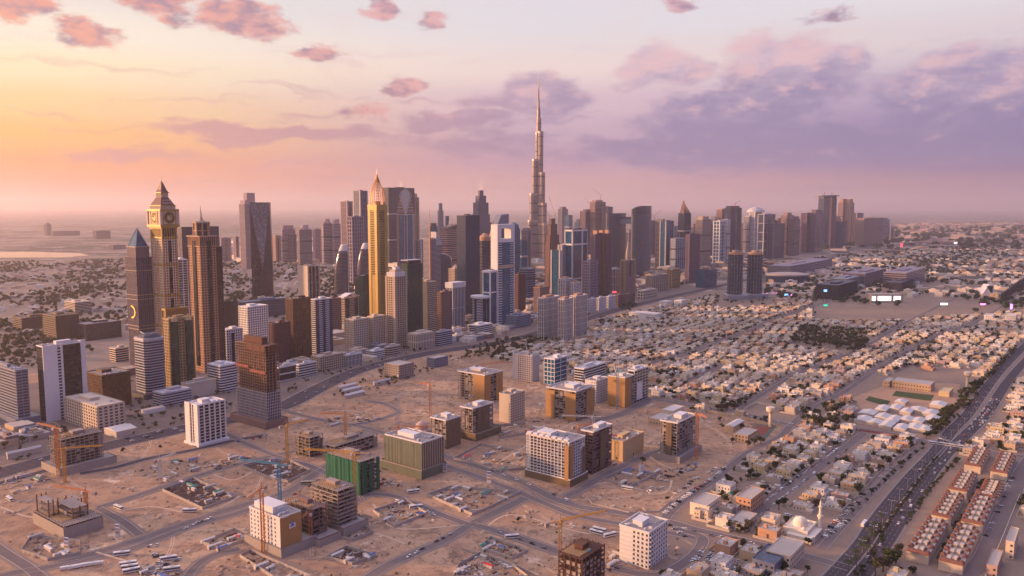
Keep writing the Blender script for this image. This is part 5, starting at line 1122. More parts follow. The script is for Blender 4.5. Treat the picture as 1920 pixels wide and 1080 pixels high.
# -- left group
unf = shell("unfinished_tower", "tall unfinished brown tower hung with torn red nets, lower floors already glazed", 441, 497, 523, 650, 802, slab=wall('brown_slab', (.30, .18, .13), .9, .25, .2), infill=.35, col=RUST, bay=5, seed=1, podium=(7, 6, 6, 6, 8, PINKB))
m = MB(); w, d, h = unf.w, unf.d, unf.h; frame(m, w + .4, d + .4, 9, h * .42, LGREY, fh=4, bt=.5, bp=.2, sx=2.6, sy=2.6, pw=.5, pp=.3); m.box(-w / 2 + .3, w / 2 - .3, -d / 2 + .3, d / 2 - .3, 9, h * .42, GLB); unf.part("glazed_lower_floors", m)
net(unf, 'R', RUST, h * .9, h + 1, .3, 1, .9, .5, 3); net(unf, 'L', RUST, h * .93, h + 1, 0, .6, .9, .5, 4); RED = plain("red_sheet", (.20, .025, .025), .7)
for a, b, z in ((0, .5, .66), (.55, 1, .7)): net(unf, 'L', RED, h * z, h * z + 3.5, a, b, 1.0, .3, 5, "red_sheet")
m = MB(); m.box(-w * .3, w * .1, -d * .3, d * .3, h, h + 9, RUST); unf.part("formwork_tower", m)
shell("concrete_frame", "long unfinished concrete frame of about ten floors, left, with two cranes against it", 92, 113, 193, 826, 888, fh=3.3, infill=.25, seed=2, bay=4.6, podium=(6, 9, 9, 8, 7, BLOCKW))
s = shell("concrete_frame", "low half built concrete frames behind a grey screened wall at the lower left", 64, 120, 190, 988, 1012, infill=.5, seed=3, podium=(1, 1, 1, 1, 9, BLOCKW))
m = MB(); w, d, h = s.w, s.d, s.h
for (x0, x1, y0, y1, z) in ((-.1, .3, -.3, .2, 14), (-.45, -.2, .05, .45, 19), (.3, .48, .1, .4, 12)):
    m = MB()
    for k in range(3): m.box(x0 * w, x1 * w, y0 * d, y1 * d, h + 2 + (z - 4) * k / 3, h + 2.4 + (z - 4) * k / 3, CONC)
    for fx in (x0, (x0 + x1) / 2, x1):
        for fy in (y0, y1): m.box(fx * w - .4, fx * w + .4, fy * d - .4, fy * d + .4, h, h + z - 4, RUST)
    s.part("stair_core", m)
# -- front middle group of three
f3 = solid("apartment_block", "white block with one blank yellow side, in front of two bare concrete frames", 468, 525, 563, 974, 1045, WHITE, fh=3.4, sx=4.4, seed=4, skipL=(0,), skipR=tuple(range(30)), cat='apartment block')
net(f3, 'R', CLAD, 7, f3.h + .5, 0, 1, .5, .1, 9, "yellow_cladding")
m = MB(); m.box(-f3.w / 2 - 2, f3.w / 2 + 14, -f3.d / 2 - 3, f3.d / 2 + 6, 0, 7, BLOCKW); parapet(m, f3.w + 16, f3.d + 9, 7, CONC, 1, .3, 0, 6, 1.5); f3.part("podium", m)
m = MB(); m.box(-f3.w * .38, f3.w * .3, -f3.d * .2, f3.d * .42, f3.h, f3.h + 6, WHITE); f3.part("penthouse", m)
m = MB(); y = -f3.d / 2 - 1.05; BLU = plain("sign_blue", (.12, .2, .5), .5)
m.box(-2, 4, y, y + .1, f3.h * .68, f3.h * .80, WHITE); m.loft([[(-1, y - .02, f3.h * .72), (3, y - .02, f3.h * .72), (3, y - .1, f3.h * .72), (-1, y - .1, f3.h * .72)], [(.8, y - .02, f3.h * .88), (1.2, y - .02, f3.h * .88), (1.2, y - .1, f3.h * .88), (.8, y - .1, f3.h * .88)]], BLU); f3.part("logo_sign", m)
shell("concrete_frame", "brown concrete frame between the white and yellow block and a taller bare frame", 534, 585, 613, 957, 1020, col=PINKB, slab=PINKB, infill=.6, seed=5, podium=(1, 6, 10, 1, 6, BLOCKW))
shell("concrete_frame", "tallest bare concrete frame of the front middle group, red steel on its roof", 584, 633, 668, 922, 1002, infill=.55, seed=6, balcony=True, podium=(1, 6, 8, 1, 7, BLOCKW))
g6 = shell("green_netted_frame", "concrete frame wrapped in bright green safety netting", 614, 675, 710, 867, 929, infill=.5, seed=7, col=NETG)
net(g6, 'L', NETG, .5, g6.h + .3, 0, 1, 1.2, .9, 1); net(g6, 'R', NETG, .5, g6.h + .3, 0, .28, 1.2, .9, 2); net(g6, 'R', NETG, .5, g6.h - 3, .42, .6, 1.2, .9, 3); net(g6, 'R', NETG, .5, g6.h, .8, 1, 1.2, .9, 4)
g7 = shell("sage_netted_frame", "big block veiled in grey green netting on a wider netted base", 722, 791, 830, 833, 897, infill=.5, seed=8, podium=(4, 2, 3, 4, 9, NETS), top='roof')
net(g7, 'L', NETS, 9, g7.h + .4, 0, 1, .9, .4, 5); net(g7, 'R', NETB, 9, g7.h + .4, 0, 1, .9, .4, 6)
m = MB()
for i in range(10): x = -g7.w / 2 + i * g7.w / 9; m.box(x - .15, x + .15, -g7.d / 2 - 1.8, -g7.d / 2 - 1.5, 9, g7.h, WHITE)
g7.part("scaffold_pole", m)
shell("concrete_frame", "small five storey concrete shell beside an orange crane, behind the teal crane pit", 552, 580, 606, 822, 859, infill=.45, seed=9, col=NETB)
shell("concrete_frame", "long low pale concrete frame with pillars standing on its roof", 603, 627, 708, 838, 863, infill=.45, seed=10)
# -- middle
def net_block(label, xl, xc, xr, yt, yb, mat, seed, top='roof', **k):
    t = shell("netted_block", label, xl, xc, xr, yt, yb, infill=.7, seed=seed, top=top, core=False, **k); return t
b11 = net_block("dark block with white patterned panels and brown netted side, beside the domed mosque", 807, 836, 862, 790, 842, NETB, 11); net(b11, 'R', NETB, .5, b11.h, 0, 1, .8, .4, 7)
b12 = net_block("brown netted block with a long netted base, just right of the patterned block", 863, 886, 925, 768, 826, NETB, 12, podium=(1, 8, 6, 2, 8, NETB)); net(b12, 'R', NETB, 8, b12.h, .2, .75, .8, .4, 8)
o13 = net_block("ochre clad block under construction with a grey windowed left part, behind the plain white block", 858, 909, 942, 705, 757, CLAD, 13); net(o13, 'L', CLAD, 1, o13.h, 0, .42, .7, .1, 9, "ochre_cladding"); net(o13, 'R', CLAD, 1, o13.h, .0, .32, .7, .1, 10, "ochre_cladding"); net(o13, 'R', CLAD, 1, o13.h, .6, 1, .7, .1, 11, "ochre_cladding")
m = MB(); m.cyl(0, 0, 10, o13.h, o13.h + 1.2, CLAD, 20); o13.part("round_roof", m)
solid("apartment_block", "plain white block with small dark windows standing on the sand between two ochre blocks", 936, 957, 984, 742, 794, CREAM, sx=4, ww=1.6, wh=1.7, seed=14)
o15 = net_block("wide ochre clad block with dark window bands and a roof terrace, centre", 1024, 1080, 1114, 736, 791, CLAD, 15); 
for a, b in ((0, .34), (.7, 1)): net(o15, 'L', CLAD, .5, o15.h - 2, a, b, .7, .1, 12, "ochre_cladding")
net(o15, 'R', CLAD, .5, o15.h - 2, .55, 1, .7, .1, 13, "ochre_cladding")
o16 = net_block("ochre clad block behind a blue crane, beside the black and white block", 1141, 1172, 1190, 710, 765, CLAD, 16); net(o16, 'L', CLAD, .5, o16.h, 0, 1, .7, .1, 14, "ochre_cladding"); net(o16, 'R', CLAD, .5, o16.h, .0, .6, .7, .1, 15, "ochre_cladding")
t = ST("framed_block", "black glass block with a white grid frame at the villa district's corner", 1176, 1190, 1217, 697, 757, GLK, WHITE, seed=17, cat='office block', **dict(fh=4.2, bt=.6, bp=.3, sx=9, sy=9, pw=.6, pp=.3)); panel(t, 'R', .15, .5, 4, t.h * .62, WHITE)
solid("apartment_block", "white apartment block with two window columns between the centre ochre block and the blue crane", 1097, 1118, 1141, 716, 758, WHITE, sx=4.2, ww=1.8, seed=18)
ST("banded_block", "block of alternating white and dark floor bands with a stepped white roof", 1076, 1095, 1137, 693, 727, GLK, WHITE, seed=19, cat='office block', **dict(RIB, bt=1.2))
ST("teal_framed_block", "narrow teal glass block with white edges left of the banded block", 1019, 1040, 1064, 675, 723, GLT, WHITE, seed=20, cat='office block', **dict(fh=7, bt=.9, bp=.4, sx=20, sy=7, pw=.8, pp=.4))
t = solid("apartment_block", "grey gridded block with a blank end wall, leftmost of the row behind the ochre blocks", 961, 998, 1011, 669, 716, LGREY, win=GLPK, sx=3.6, ww=2.2, wh=2.0, seed=21, skipR=tuple(range(20)))
# -- white framed slab and its neighbour
w22 = shell("white_framed_block", "long white gridded slab with ochre corner nets at the main crossing", 987, 1067, 1097, 832, 913, fh=3.2, slab=WHITE, infill=.6, col=GREY, bay=4.2, seed=22, top='roof', podium=(1, 3, 2, 1, 7, NETB), glz=GLPK)
m = MB(); n = int(w22.d / 7)
for i in range(n): y = -w22.d / 2 + (i + .15) * w22.d / n; m.box(-w22.w / 2 - .4, -w22.w / 2 + 4, y, y + w22.d / n * .7, w22.h + .2, w22.h + 3.6, WHITE)
w22.part("roof_pavilion", m)
net(w22, 'L', CLAD, 6, w22.h - 2, 0, .09, .9, .3, 16, "corner_net"); net(w22, 'R', CLAD, 2, w22.h * .96, .0, .22, .9, .3, 17, "corner_net"); net(w22, 'R', NETB, 2, w22.h * .8, .8, 1.0, .9, .3, 18, "corner_net")
b23 = shell("concrete_frame", "dark concrete block with brown nets, right of the white gridded slab", 1090, 1112, 1148, 812, 890, infill=.7, seed=23, col=PINKB, slab=PINKB, top='roof'); net(b23, 'R', NETB, 3, b23.h - 1, .34, .6, .8, .3, 19)
solid("sand_box_hall", "blank sand coloured box with machines on its roof, right of the dark netted block", 1145, 1168, 1207, 830, 866, wall("sand_render", (.60, .42, .22), .85, .1, .1), sx=40, ww=2, wh=3, fh=30, seed=24, cat='building', sill=1)
s25 = shell("concrete_frame", "unfinished block with an orange crane on its right, at the left edge of the villas", 1238, 1270, 1305, 795, 866, infill=.7, seed=25, podium=(5, 5, 6, 4, 6, BLOCKW), top='roof'); net(s25, 'L', NETB, 6, s25.h, .3, .6, .8, .3, 20)
solid("apartment_block", "bright white eight storey block with balconies, nearest finished building, bottom right", 1162, 1217, 1252, 1001, 1068, WHITE, sx=3.9, ww=1.7, wh=1.7, fh=3.6, seed=26, frame_m=LGREY, balc=(0, 1))
shell("concrete_frame", "rust brown unfinished block cut by the bottom edge of the picture", 1046, 1092, 1135, 1050, 1122, infill=.7, seed=27, slab=RUST, col=BLOCKW, bay=5)
# slender unfinished tower on the skyline
t = stepped("unfinished_tower", "slender unfinished tower with a bare ribbed crown and cranes, right of the tallest skyscraper", 1035, 546, [(14, 455), (12.5, 440), (9, 420), (5, 410)], GLPK, PINKB, rot=30, **dict(sx=5, sy=5, pw=1.6))
SKY_T = t
# ------------------------------------------------------------------ cranes
def crane(label, px, yb, yt, jib_az, jl, mat, z0=0, group=None, luff=0):
    x, y = G(px, yb); zt = at_height(px, yt, y); e = tag(empty("tower_crane", (x, y, z0), 0), label, "crane", group); hgt = zt - z0
    s = 1.1
    m = MB(); n = max(4, int(hgt / 3.4))
    for sx in (-1, 1):
        for sy in (-1, 1): m.beam((sx * s, sy * s, 0), (sx * s, sy * s, hgt), .42, mat)
    for i in range(n):
        z, z1 = i * hgt / n, (i + 1) * hgt / n; k = 1 if i % 2 else -1
        for a, b in (((-s * k, -s, z), (s * k, -s, z1)), ((-s * k, s, z), (s * k, s, z1)), ((-s, -s * k, z), (-s, s * k, z1)), ((s, -s * k, z), (s, s * k, z1))): m.beam(a, b, .26, mat)
    m.build("mast", e); a = rad(90 - jib_az); ca, sa = math.cos(a), math.sin(a); el = rad(luff)
    pt = lambda r, side, up: (r * ca * math.cos(el) - side * sa, r * sa * math.cos(el) + side * ca, hgt + up + (r * math.sin(el) if r > 0 else 0))
    m = MB(); n = max(5, int(jl / 3.2))
    for sd in (-.8, .8): m.beam(pt(0, sd, .6), pt(jl, sd, .6), .34, mat)
    m.beam(pt(0, 0, 2.2), pt(jl, 0, 1.3), .34, mat)
    for i in range(n):
        r0, r1 = i * jl / n, (i + 1) * jl / n; m.beam(pt(r0, -.8, .6), pt((r0 + r1) / 2, 0, 2), .2, mat); m.beam(pt((r0 + r1) / 2, 0, 2), pt(r1, -.8, .6), .2, mat); m.beam(pt(r0, .8, .6), pt((r0 + r1) / 2, 0, 2), .2, mat)
    m.build("jib", e)
    m = MB(); 
    for sd in (-.8, .8): m.beam(pt(0, sd, .6), pt(-jl * .3, sd, .6), .36, mat)
    m.build("counter_jib", e); m = MB(); p = pt(-jl * .28, 0, -.4); m.obox(p[0], p[1], a, 3.2, 2.4, p[2] - 1.4, p[2] + 1.6, CONC); m.build("counterweight", e)
    m = MB(); p = pt(1.8, 1.8, 0); m.obox(p[0], p[1], a, 2, 1.6, p[2] - 1.6, p[2] + .6, CRW); m.build("cab", e)
    m = MB(); m.beam((0, 0, hgt), (0, 0, hgt + 6.5), .6, mat, .3); m.beam((0, 0, hgt + 6.4), pt(jl * .65, 0, 1.4), .14, STEEL); m.beam((0, 0, hgt + 6.4), pt(-jl * .28, 0, 1), .14, STEEL); m.build("apex", e)
    return e
CRANES = [("orange crane against the left end of the long ten floor concrete frame", 110, 893, 803, -60, 34, CRO), ("yellow crane in front of the long ten floor concrete frame's corner", 122, 905, 842, 75, 36, CRY),
 ("orange crane standing inside the low half built frames at the lower left", 163, 975, 922, -70, 38, CRO), ("thin white mast crane beside the site huts, left", 301, 905, 862, 20, 22, CRW),
 ("orange crane in front of the white and yellow block", 494, 1036, 918, 190, 22, CRO), ("teal crane between the yellow block and the oval pit", 526, 975, 872, -72, 42, CRB),
 ("short orange hoist crane on the brown frame beside the yellow block", 583, 1018, 962, 200, 12, CRO), ("tallest yellow crane, right in front of the green netted frame", 667, 985, 850, -78, 46, CRY),
 ("yellow crane beside the small five storey shell, left of the green net", 539, 868, 798, 40, 26, CRY), ("orange crane over the long low pale frame", 648, 838, 778, -80, 30, CRO),
 ("orange crane standing in front of the sage netted block", 749, 872, 802, 85, 34, CRO), ("pale orange mast left of the domed mosque", 746, 800, 746, 10, 20, CRW),
 ("orange lattice crane just left of the patterned block", 807, 782, 722, -60, 18, CRO), ("orange crane on the far side of the left ochre block", 906, 742, 684, 60, 40, CRO),
 ("yellow crane with a raised arm over the brown netted block", 884, 800, 742, -40, 16, CRY), ("blue crane at the back of the centre ochre block", 1094, 762, 706, 200, 14, CRB),
 ("blue crane in front of the right ochre block", 1157, 768, 696, 160, 14, CRB), ("orange crane right behind the white gridded slab", 1084, 850, 800, 60, 24, CRO),
 ("white crane cab crane on the dark netted block", 1112, 862, 782, -85, 34, CRW), ("tall orange crane up the right side of the block at the villas' edge", 1306, 862, 778, 150, 14, CRO),
 ("lone yellow crane with a long arm over the bare sand plot, bottom centre", 1050, 1068, 978, 62, 42, CRY)]
for c in CRANES: crane(*c, luff=55 if 'raised' in c[0] else 0)
for lab, px, yt, az in (("left crane leaning out from the slender unfinished tower's crown", 1029, 405, -60), ("right crane leaning out from the slender unfinished tower's crown", 1040, 400, -40)):
    crane(lab, px, 545, yt, az, 60, CRR, z0=at_height(px, 430, SKY_T.y), luff=60)
for lab, px, yb, yb2, yt, az, lf in (("tiny crane on the pink tower roof left of the bridged towers", 1125, 480, 380, 366, -70, 40), ("tiny crane on the maroon tower in scaffolding left of the pink one", 1106, 480, 397, 386, -50, 50), ("tiny crane on the dark tower right of the bridged towers", 1226, 482, 416, 404, 60, 30),
                                     ("small crane above the broad dark slab tower", 1376, 482, 391, 382, 50, 20), ("tiny crane on the brown tower roof at the far left city edge", 91, 440, 425, 412, -60, 50)):
    crane(lab, px, yb, yt, az, 55 if yb > 445 else 120, CRR, z0=at_height(px, yb2, G(px, yb)[1]), luff=lf)
# ------------------------------------------------------------------ villas, trees, cars
VW = wall("villa_render", (1, 1, 1), .85, .13, .25, objcol=True)
VCOLS = [("white", (.74, .70, .65)), ("cream", (.68, .56, .42)), ("ivory", (.74, .64, .51)), ("sandy", (.52, .38, .25)), ("peach", (.55, .32, .20)), ("pale yellow", (.58, .46, .27)), ("grey beige", (.42, .35, .30)), ("pinkish", (.48, .33, .27))]
VMATS = {n: wall("villa_" + n.replace(' ', '_'), c, .85, .16, .2) for n, c in VCOLS}
BW = plain("boundary_render", (.50, .42, .34), .9); VROOF = wall("villa_roof", (.47, .41, .35), .95, .22, .2, streak=0)
REDT = plain("red_awning", (.55, .02, .03), .7); BLUT = plain("blue_awning", (.06, .22, .42), .6); GRNT = plain("green_awning", (.02, .22, .16), .7); TILE = wall("red_roof_tile", (.20, .085, .06), .8, .25, .5)
YARD = wall("yard_tiles", (.27, .205, .155), .95, .25, .15, streak=0)
RV = random.Random(77); TENT_ = wall("white_sheet_roof", (.62, .57, .52), .6, .1, .3)
def villa_mesh(R, wallmat, near=True):
    """L or T shaped flat roofed house on a walled plot, 24 x 22 m"""
    body, roof, extra = MB(), MB(), []
    w, d = R.uniform(14, 20), R.uniform(12, 18); h = R.choice((4.2, 7.2, 7.6, 8.0, 8.0)); x0, y0 = R.uniform(-1.5, 1.5) - w / 2, R.uniform(-1.5, 1.5) - d / 2
    blocks = [(x0, x0 + w, y0, y0 + d, h)]
    if R.random() < .85: a = R.uniform(.3, .6); blocks.append((x0 - R.uniform(1.5, 3), x0 + w * a, y0 - R.uniform(1.5, 3), y0 + d * a, h - R.choice((0, 2.5, 3.4))))
    if R.random() < .6: blocks.append((x0 + w * .5, x0 + w * .5 + R.uniform(5, 8), y0 + d * .4, y0 + d + R.uniform(1, 2.5), h * .55))
    for (a, b, c, e, hh) in blocks:
        body.box(a, b, c, e, 0, hh, wallmat)
        for q in ((a - .1, b + .1, c - .1, c + .15), (a - .1, b + .1, e - .15, e + .1), (a - .1, a + .15, c + .15, e - .15), (b - .15, b + .1, c + .15, e - .15)): body.box(*q, hh - .1, hh + .95, wallmat)
        roof.box(a + .15, b - .15, c + .15, e - .15, hh, hh + .12, VROOF)
    rx, ry = x0 + w * R.uniform(.5, .7), y0 + d * R.uniform(.45, .65); body.box(rx, rx + R.uniform(3, 5), ry, ry + R.uniform(3, 4.5), h, h + 3, wallmat)
    wins = []
    for (a, b, c, e, hh) in blocks[:2]:
        for fl in range(1 if hh < 5 else 2):
            for k in range(int((b - a) / 3.4)): wins.append((a + 1.7 + k * 3.4, c - .06, 1.2 + fl * 3.4, 0))
            for k in range(int((e - c) / 3.6)): wins.append((a - .06, c + 1.8 + k * 3.6, 1.2 + fl * 3.4, 1))
    wm = MB()
    for x, y, z, f in wins:
        if f == 0: wm.box(x - .6, x + .6, y, y + .2, z, z + 1.5, GLW)
        else: wm.box(x, x + .2, y - .6, y + .6, z, z + 1.5, GLW)
    bw = MB(); X, Y = 13.6, 12.2
    for q in ((-X, X, -Y, -Y + .3), (-X, X, Y - .3, Y), (-X, -X + .3, -Y + .3, Y - .3), (X - .3, X, -Y + .3, Y - .3)): bw.box(*q, 0, 2.3, BW)
    bw.poly([(-X + .3, -Y + .3, .12), (X - .3, -Y + .3, .12), (X - .3, Y - .3, .12), (-X + .3, Y - .3, .12)], YARD)
    for (ax_, ay_) in ((X - 6.5, -Y + .5), (-X + .5, Y - 6), (X - 5.5, Y - 8), (-X + .5, -Y + .5)):
        if R.random() < .75: q, r_ = R.uniform(4, 7), R.uniform(4, 7.5); hh = R.uniform(2.8, 3.6); bw.box(ax_, ax_ + q, ay_, min(ay_ + r_, Y - .5), 0, hh, wallmat); bw.box(ax_ + .3, ax_ + q - .3, ay_ + .3, min(ay_ + r_, Y - .5) - .3, hh, hh + .1, R.choice((VROOF, TENT_, VROOF)))
    acs = []
    for k in range(R.randint(2, 5)):
        a = MB(); p = (x0 + R.uniform(.1, .4) * w, y0 + R.uniform(.1, .85) * d); a.box(-.7, .7, -.5, .5, 0, 1, WHAC); acs.append((a, (p[0], p[1], h + .12)))
    tk = MB(); tk.cyl(0, 0, .9, 0, 1.7, WHAC, 10); tank = (tk, (x0 + w * .8, y0 + d * .2, h + .12))
    return body, roof, wm, bw, acs, tank, wins, h
VPROTO = []
for i in range(12):
    R = random.Random(300 + i); b, r, wm, bw, acs, tank, wins, h = villa_mesh(R, VW)
    kids = [(b.mesh("villa_wall"), "wall", (0, 0, 0)), (r.mesh("villa_roof"), "roof", (0, 0, 0)), (bw.mesh("villa_boundary"), "boundary_wall", (0, 0, 0)), (tank[0].mesh("villa_tank"), "water_tank", tank[1])]
    ac = acs[0][0].mesh("villa_ac"); kids += [(ac, "air_conditioner", a[1]) for a in acs]
    wa = MB(); wa.box(-.6, .6, 0, .2, 0, 1.5, GLW); wa = wa.mesh("villa_window"); wb = MB(); wb.box(0, .2, -.6, .6, 0, 1.5, GLW); wb = wb.mesh("villa_window_side")
    VPROTO.append((kids, [((wa if f == 0 else wb), (x, y, z)) for x, y, z, f in wins], h, b, r, wm, bw))
AWN = {}
for nm, mt in (("red", REDT), ("blue", BLUT), ("green", GRNT)):
    a = MB(); a.loft([[(-3, -2.5, 2.5), (3, -2.5, 2.5), (3, 2.5, 2.5), (-3, 2.5, 2.5)], [(-1.2, -.6, 3.9), (1.2, -.6, 3.9), (1.2, .6, 3.9), (-1.2, .6, 3.9)]], mt)
    for sx in (-2.9, 2.9):
        for sy in (-2.4, 2.4): a.box(sx - .08, sx + .08, sy - .08, sy + .08, 0, 2.5, STEEL)
    AWN[nm] = a.mesh("awning_" + nm)
def inpoly(x, y, P):
    c = False; j = len(P) - 1
    for i in range(len(P)):
        if (P[i][1] > y) != (P[j][1] > y) and x < (P[j][0] - P[i][0]) * (y - P[i][1]) / (P[j][1] - P[i][1] + 1e-9) + P[i][0]: c = not c
        j = i
    return c
PLACES = [(1495, 1000, "beside the domed mosque with a minaret"), (1310, 945, "next to the bare sand lots"), (1400, 1055, "by the crowded car park"), (1385, 885, "along the street bordering the sand lots"), (1490, 870, "in the block before the second villa street"), (1580, 900, "between the second villa street and the avenue"),
          (1655, 850, "in the dense block under the wide crossing"), (1350, 730, "near the framed black block"), (1450, 745, "by the walled plot and water tower"), (1560, 790, "near the tree clump at the junction"), (1550, 700, "midway up the long villa street"), (1420, 680, "in the leafy quarter behind the boundary road"),
          (1290, 690, "in the quarter behind the ochre blocks"), (1870, 790, "right of the avenue opposite the white sheds"), (1900, 1060, "at the bottom right corner"), (1840, 820, "right of the avenue above the red roofed terraces"), (1600, 620, "near the dark park grove"), (1250, 640, "in the pale quarter behind the ochre blocks")]
TOWN = [(1699, 1742, 1774, 1035, 1060), (1747, 1784, 1806, 963, 988), (1778, 1814, 1831, 915, 937), (1808, 1839, 1855, 874, 889), (1760, 1806, 1834, 1052, 1079), (1802, 1843, 1866, 980, 1001), (1833, 1871, 1882, 929, 950), (1857, 1889, 1903, 887, 902)]
EXCL = [[(1690, 1100), (1690, 1020), (1800, 865), (1838, 846), (1925, 862), (1925, 905), (1845, 1100)], [(1600, 820), (1585, 738), (1690, 685), (1830, 690), (1845, 740), (1765, 835), (1714, 824)], [(1470, 650), (1500, 612), (1620, 618), (1640, 640), (1600, 665)], [(1440, 1035), (1450, 960), (1545, 950), (1590, 1000), (1545, 1050)],
        [(1395, 790), (1395, 755), (1455, 750), (1484, 790)], [(1210, 700), (1150, 750), (1216, 760), (1225, 700)], [(1100, 640), (990, 650), (1000, 590), (1120, 590)], [(1330, 580), (1350, 535), (1450, 535), (1460, 575)], [(1250, 980), (1290, 935), (1330, 960), (1300, 1010)], [(1520, 600), (1520, 540), (1925, 520), (1925, 585), (1640, 605)], [(1780, 1110), (1838, 1062), (1914, 895), (1930, 900), (1930, 1000), (1880, 1110)]]
EXG = [[G(*p) for p in P] for P in EXCL]
VREG = [[(1262, 965), (1330, 907), (1480, 803), (1218, 752), (1105, 715), (930, 672), (980, 645), (1110, 604), (1330, 556), (1920, 545), (2100, 560), (2100, 700), (2060, 880), (1760, 1100), (1215, 1120), (1240, 1050), (1320, 1010)]]
VRG = [[G(*p) for p in P] for P in VREG]
plots = []; uvs = [uv(p) for p in VRG[0]]; u0, u1 = min(q[0] for q in uvs), max(q[0] for q in uvs); v0, v1 = min(q[1] for q in uvs), max(q[1] for q in uvs)
PU, PV = 25.0, 20.5; iu = 0; u = u0
BUSH_SPOTS = []
while u < u1:
    iu += 1; u += PU + (5 if iu % 4 == 0 else 0); v = v0; iv = 0
    while v < v1:
        iv += 1; v += 3
        x, y = xy(u, v)
        if not inpoly(x, y, VRG[0]) or any(inpoly(x, y, P) for P in EXG): continue
        px, py = proj(x, y, 0)
        if px > 1945 or py > 1100: continue
        rd = road_dist(x, y)
        if rd < 9.5:
            if rd > 3 and RV.random() < .22: BUSH_SPOTS.append((x, y))
            continue
        plots.append((x, y, px, py)); v += PV - 3 + (5 if RV.random() < .15 else 0)
cell = {}
def near_plot(x, y, d):
    ci, cj = int(x // 25), int(y // 25)
    return any(math.hypot(x - a, y - b) < d for i in (-1, 0, 1) for j in (-1, 0, 1) for a, b in cell.get((ci + i, cj + j), ()))
for p in plots: cell.setdefault((int(p[0] // 25), int(p[1] // 25)), []).append(p[:2])
SMALL = set()
for _ in range(26000):
    uu, vv = RV.uniform(u0, u1), RV.uniform(v0, v1); x, y = xy(uu, vv)
    if y > 2300 or near_plot(x, y, 17.5) or not inpoly(x, y, VRG[0]) or any(inpoly(x, y, P) for P in EXG): continue
    px, py = proj(x, y, 0)
    if px > 1945 or py > 1100 or road_dist(x, y) < 8: continue
    plots.append((x, y, px, py)); SMALL.add((x, y)); cell.setdefault((int(x // 25), int(y // 25)), []).append((x, y))
plots.sort(key=lambda p: p[1])
print("plots", len(plots))
FEAT = ["flat roofed villa", "two storey villa", "flat roofed villa", "two storey villa"]
stuffm = {n: MB() for n, _ in VCOLS}
cntv = {}
for i, (x, y, px, py) in enumerate(plots):
    k = RV.randrange(12); rz = A_ANG + RV.choice((0, 0, math.pi, math.pi / 2, -math.pi / 2)) * (1) ; ci = RV.choices(range(8), (3, 5, 4, 3, 1.3, 1.6, 1.5, 1.2))[0]; cn, cc = VCOLS[ci]
    sc_ = .86 if abs(math.sin(rz - A_ANG)) < .1 else .80
    j = RV.uniform(-1, 1); gap = RV.random()
    if (x, y) in SMALL: sc_ = .7
    if gap < .07: BUSH_SPOTS += [(x + RV.uniform(-9, 9), y + RV.uniform(-9, 9)) for _ in range(5)]; continue
    kids, wins, h, b, r, wm, bw = VPROTO[k]
    if cntv.get('n', 0) < 300:
        cntv['n'] = cntv.get('n', 0) + 1
        pl = min(PLACES, key=lambda q: (q[0] - px) ** 2 + (1.6 * (q[1] - py)) ** 2)[2]
        a = RV.random(); awn = "red" if a < .07 else "blue" if a < .085 else "green" if a < .10 else None
        lab = f"{cn} villa with a {awn} awning {pl}" if awn else f"{cn} {'single storey' if h < 5 else 'two storey'} villa {pl}"
        e = tag(empty("villa", (x, y, 0), rz), lab, "villa", f"{cn} villas {pl}"); e.scale = (sc_, sc_, 1)
        for me, nm, loc in kids:
            o = bpy.data.objects.new(nm, me); COL.objects.link(o); o.parent = e; o.location = loc; o.color = (*cc, 1)
        if cntv['n'] <= 150:
            for me, loc in wins:
                o = bpy.data.objects.new("window", me); COL.objects.link(o); o.parent = e; o.location = loc
        else:
            pass
        if awn: o = bpy.data.objects.new("awning", AWN[awn]); COL.objects.link(o); o.parent = e; o.location = (-9.5, -8.6, 0)
    else:
        m = stuffm[cn]; mp = {VW: VMATS[cn]}
        m.add(b, (x, y, 0), rz, sc_, mp); m.add(r, (x, y, 0), rz, sc_)
        if y < 1900: m.add(wm, (x, y, 0), rz, sc_)
        m.add(bw, (x, y, 0), rz, sc_, mp)
    for _ in range(RV.choice((0, 1, 1, 2, 2, 3, 4))):
        s = RV.choice((-1, 1)); t_ = RV.uniform(-11, 11); q = RV.choice(((s * 10.2, t_), (t_, s * 9))); c, sn = math.cos(A_ANG), math.sin(A_ANG)
        BUSH_SPOTS.append((x + q[0] * c - q[1] * sn, y + q[0] * sn + q[1] * c))
for n_, m in stuffm.items():
    o = m.build("distant_villas"); 
    if o: tag(o, f"mass of {n_} flat roofed villas filling the far side of the district", kind='stuff')
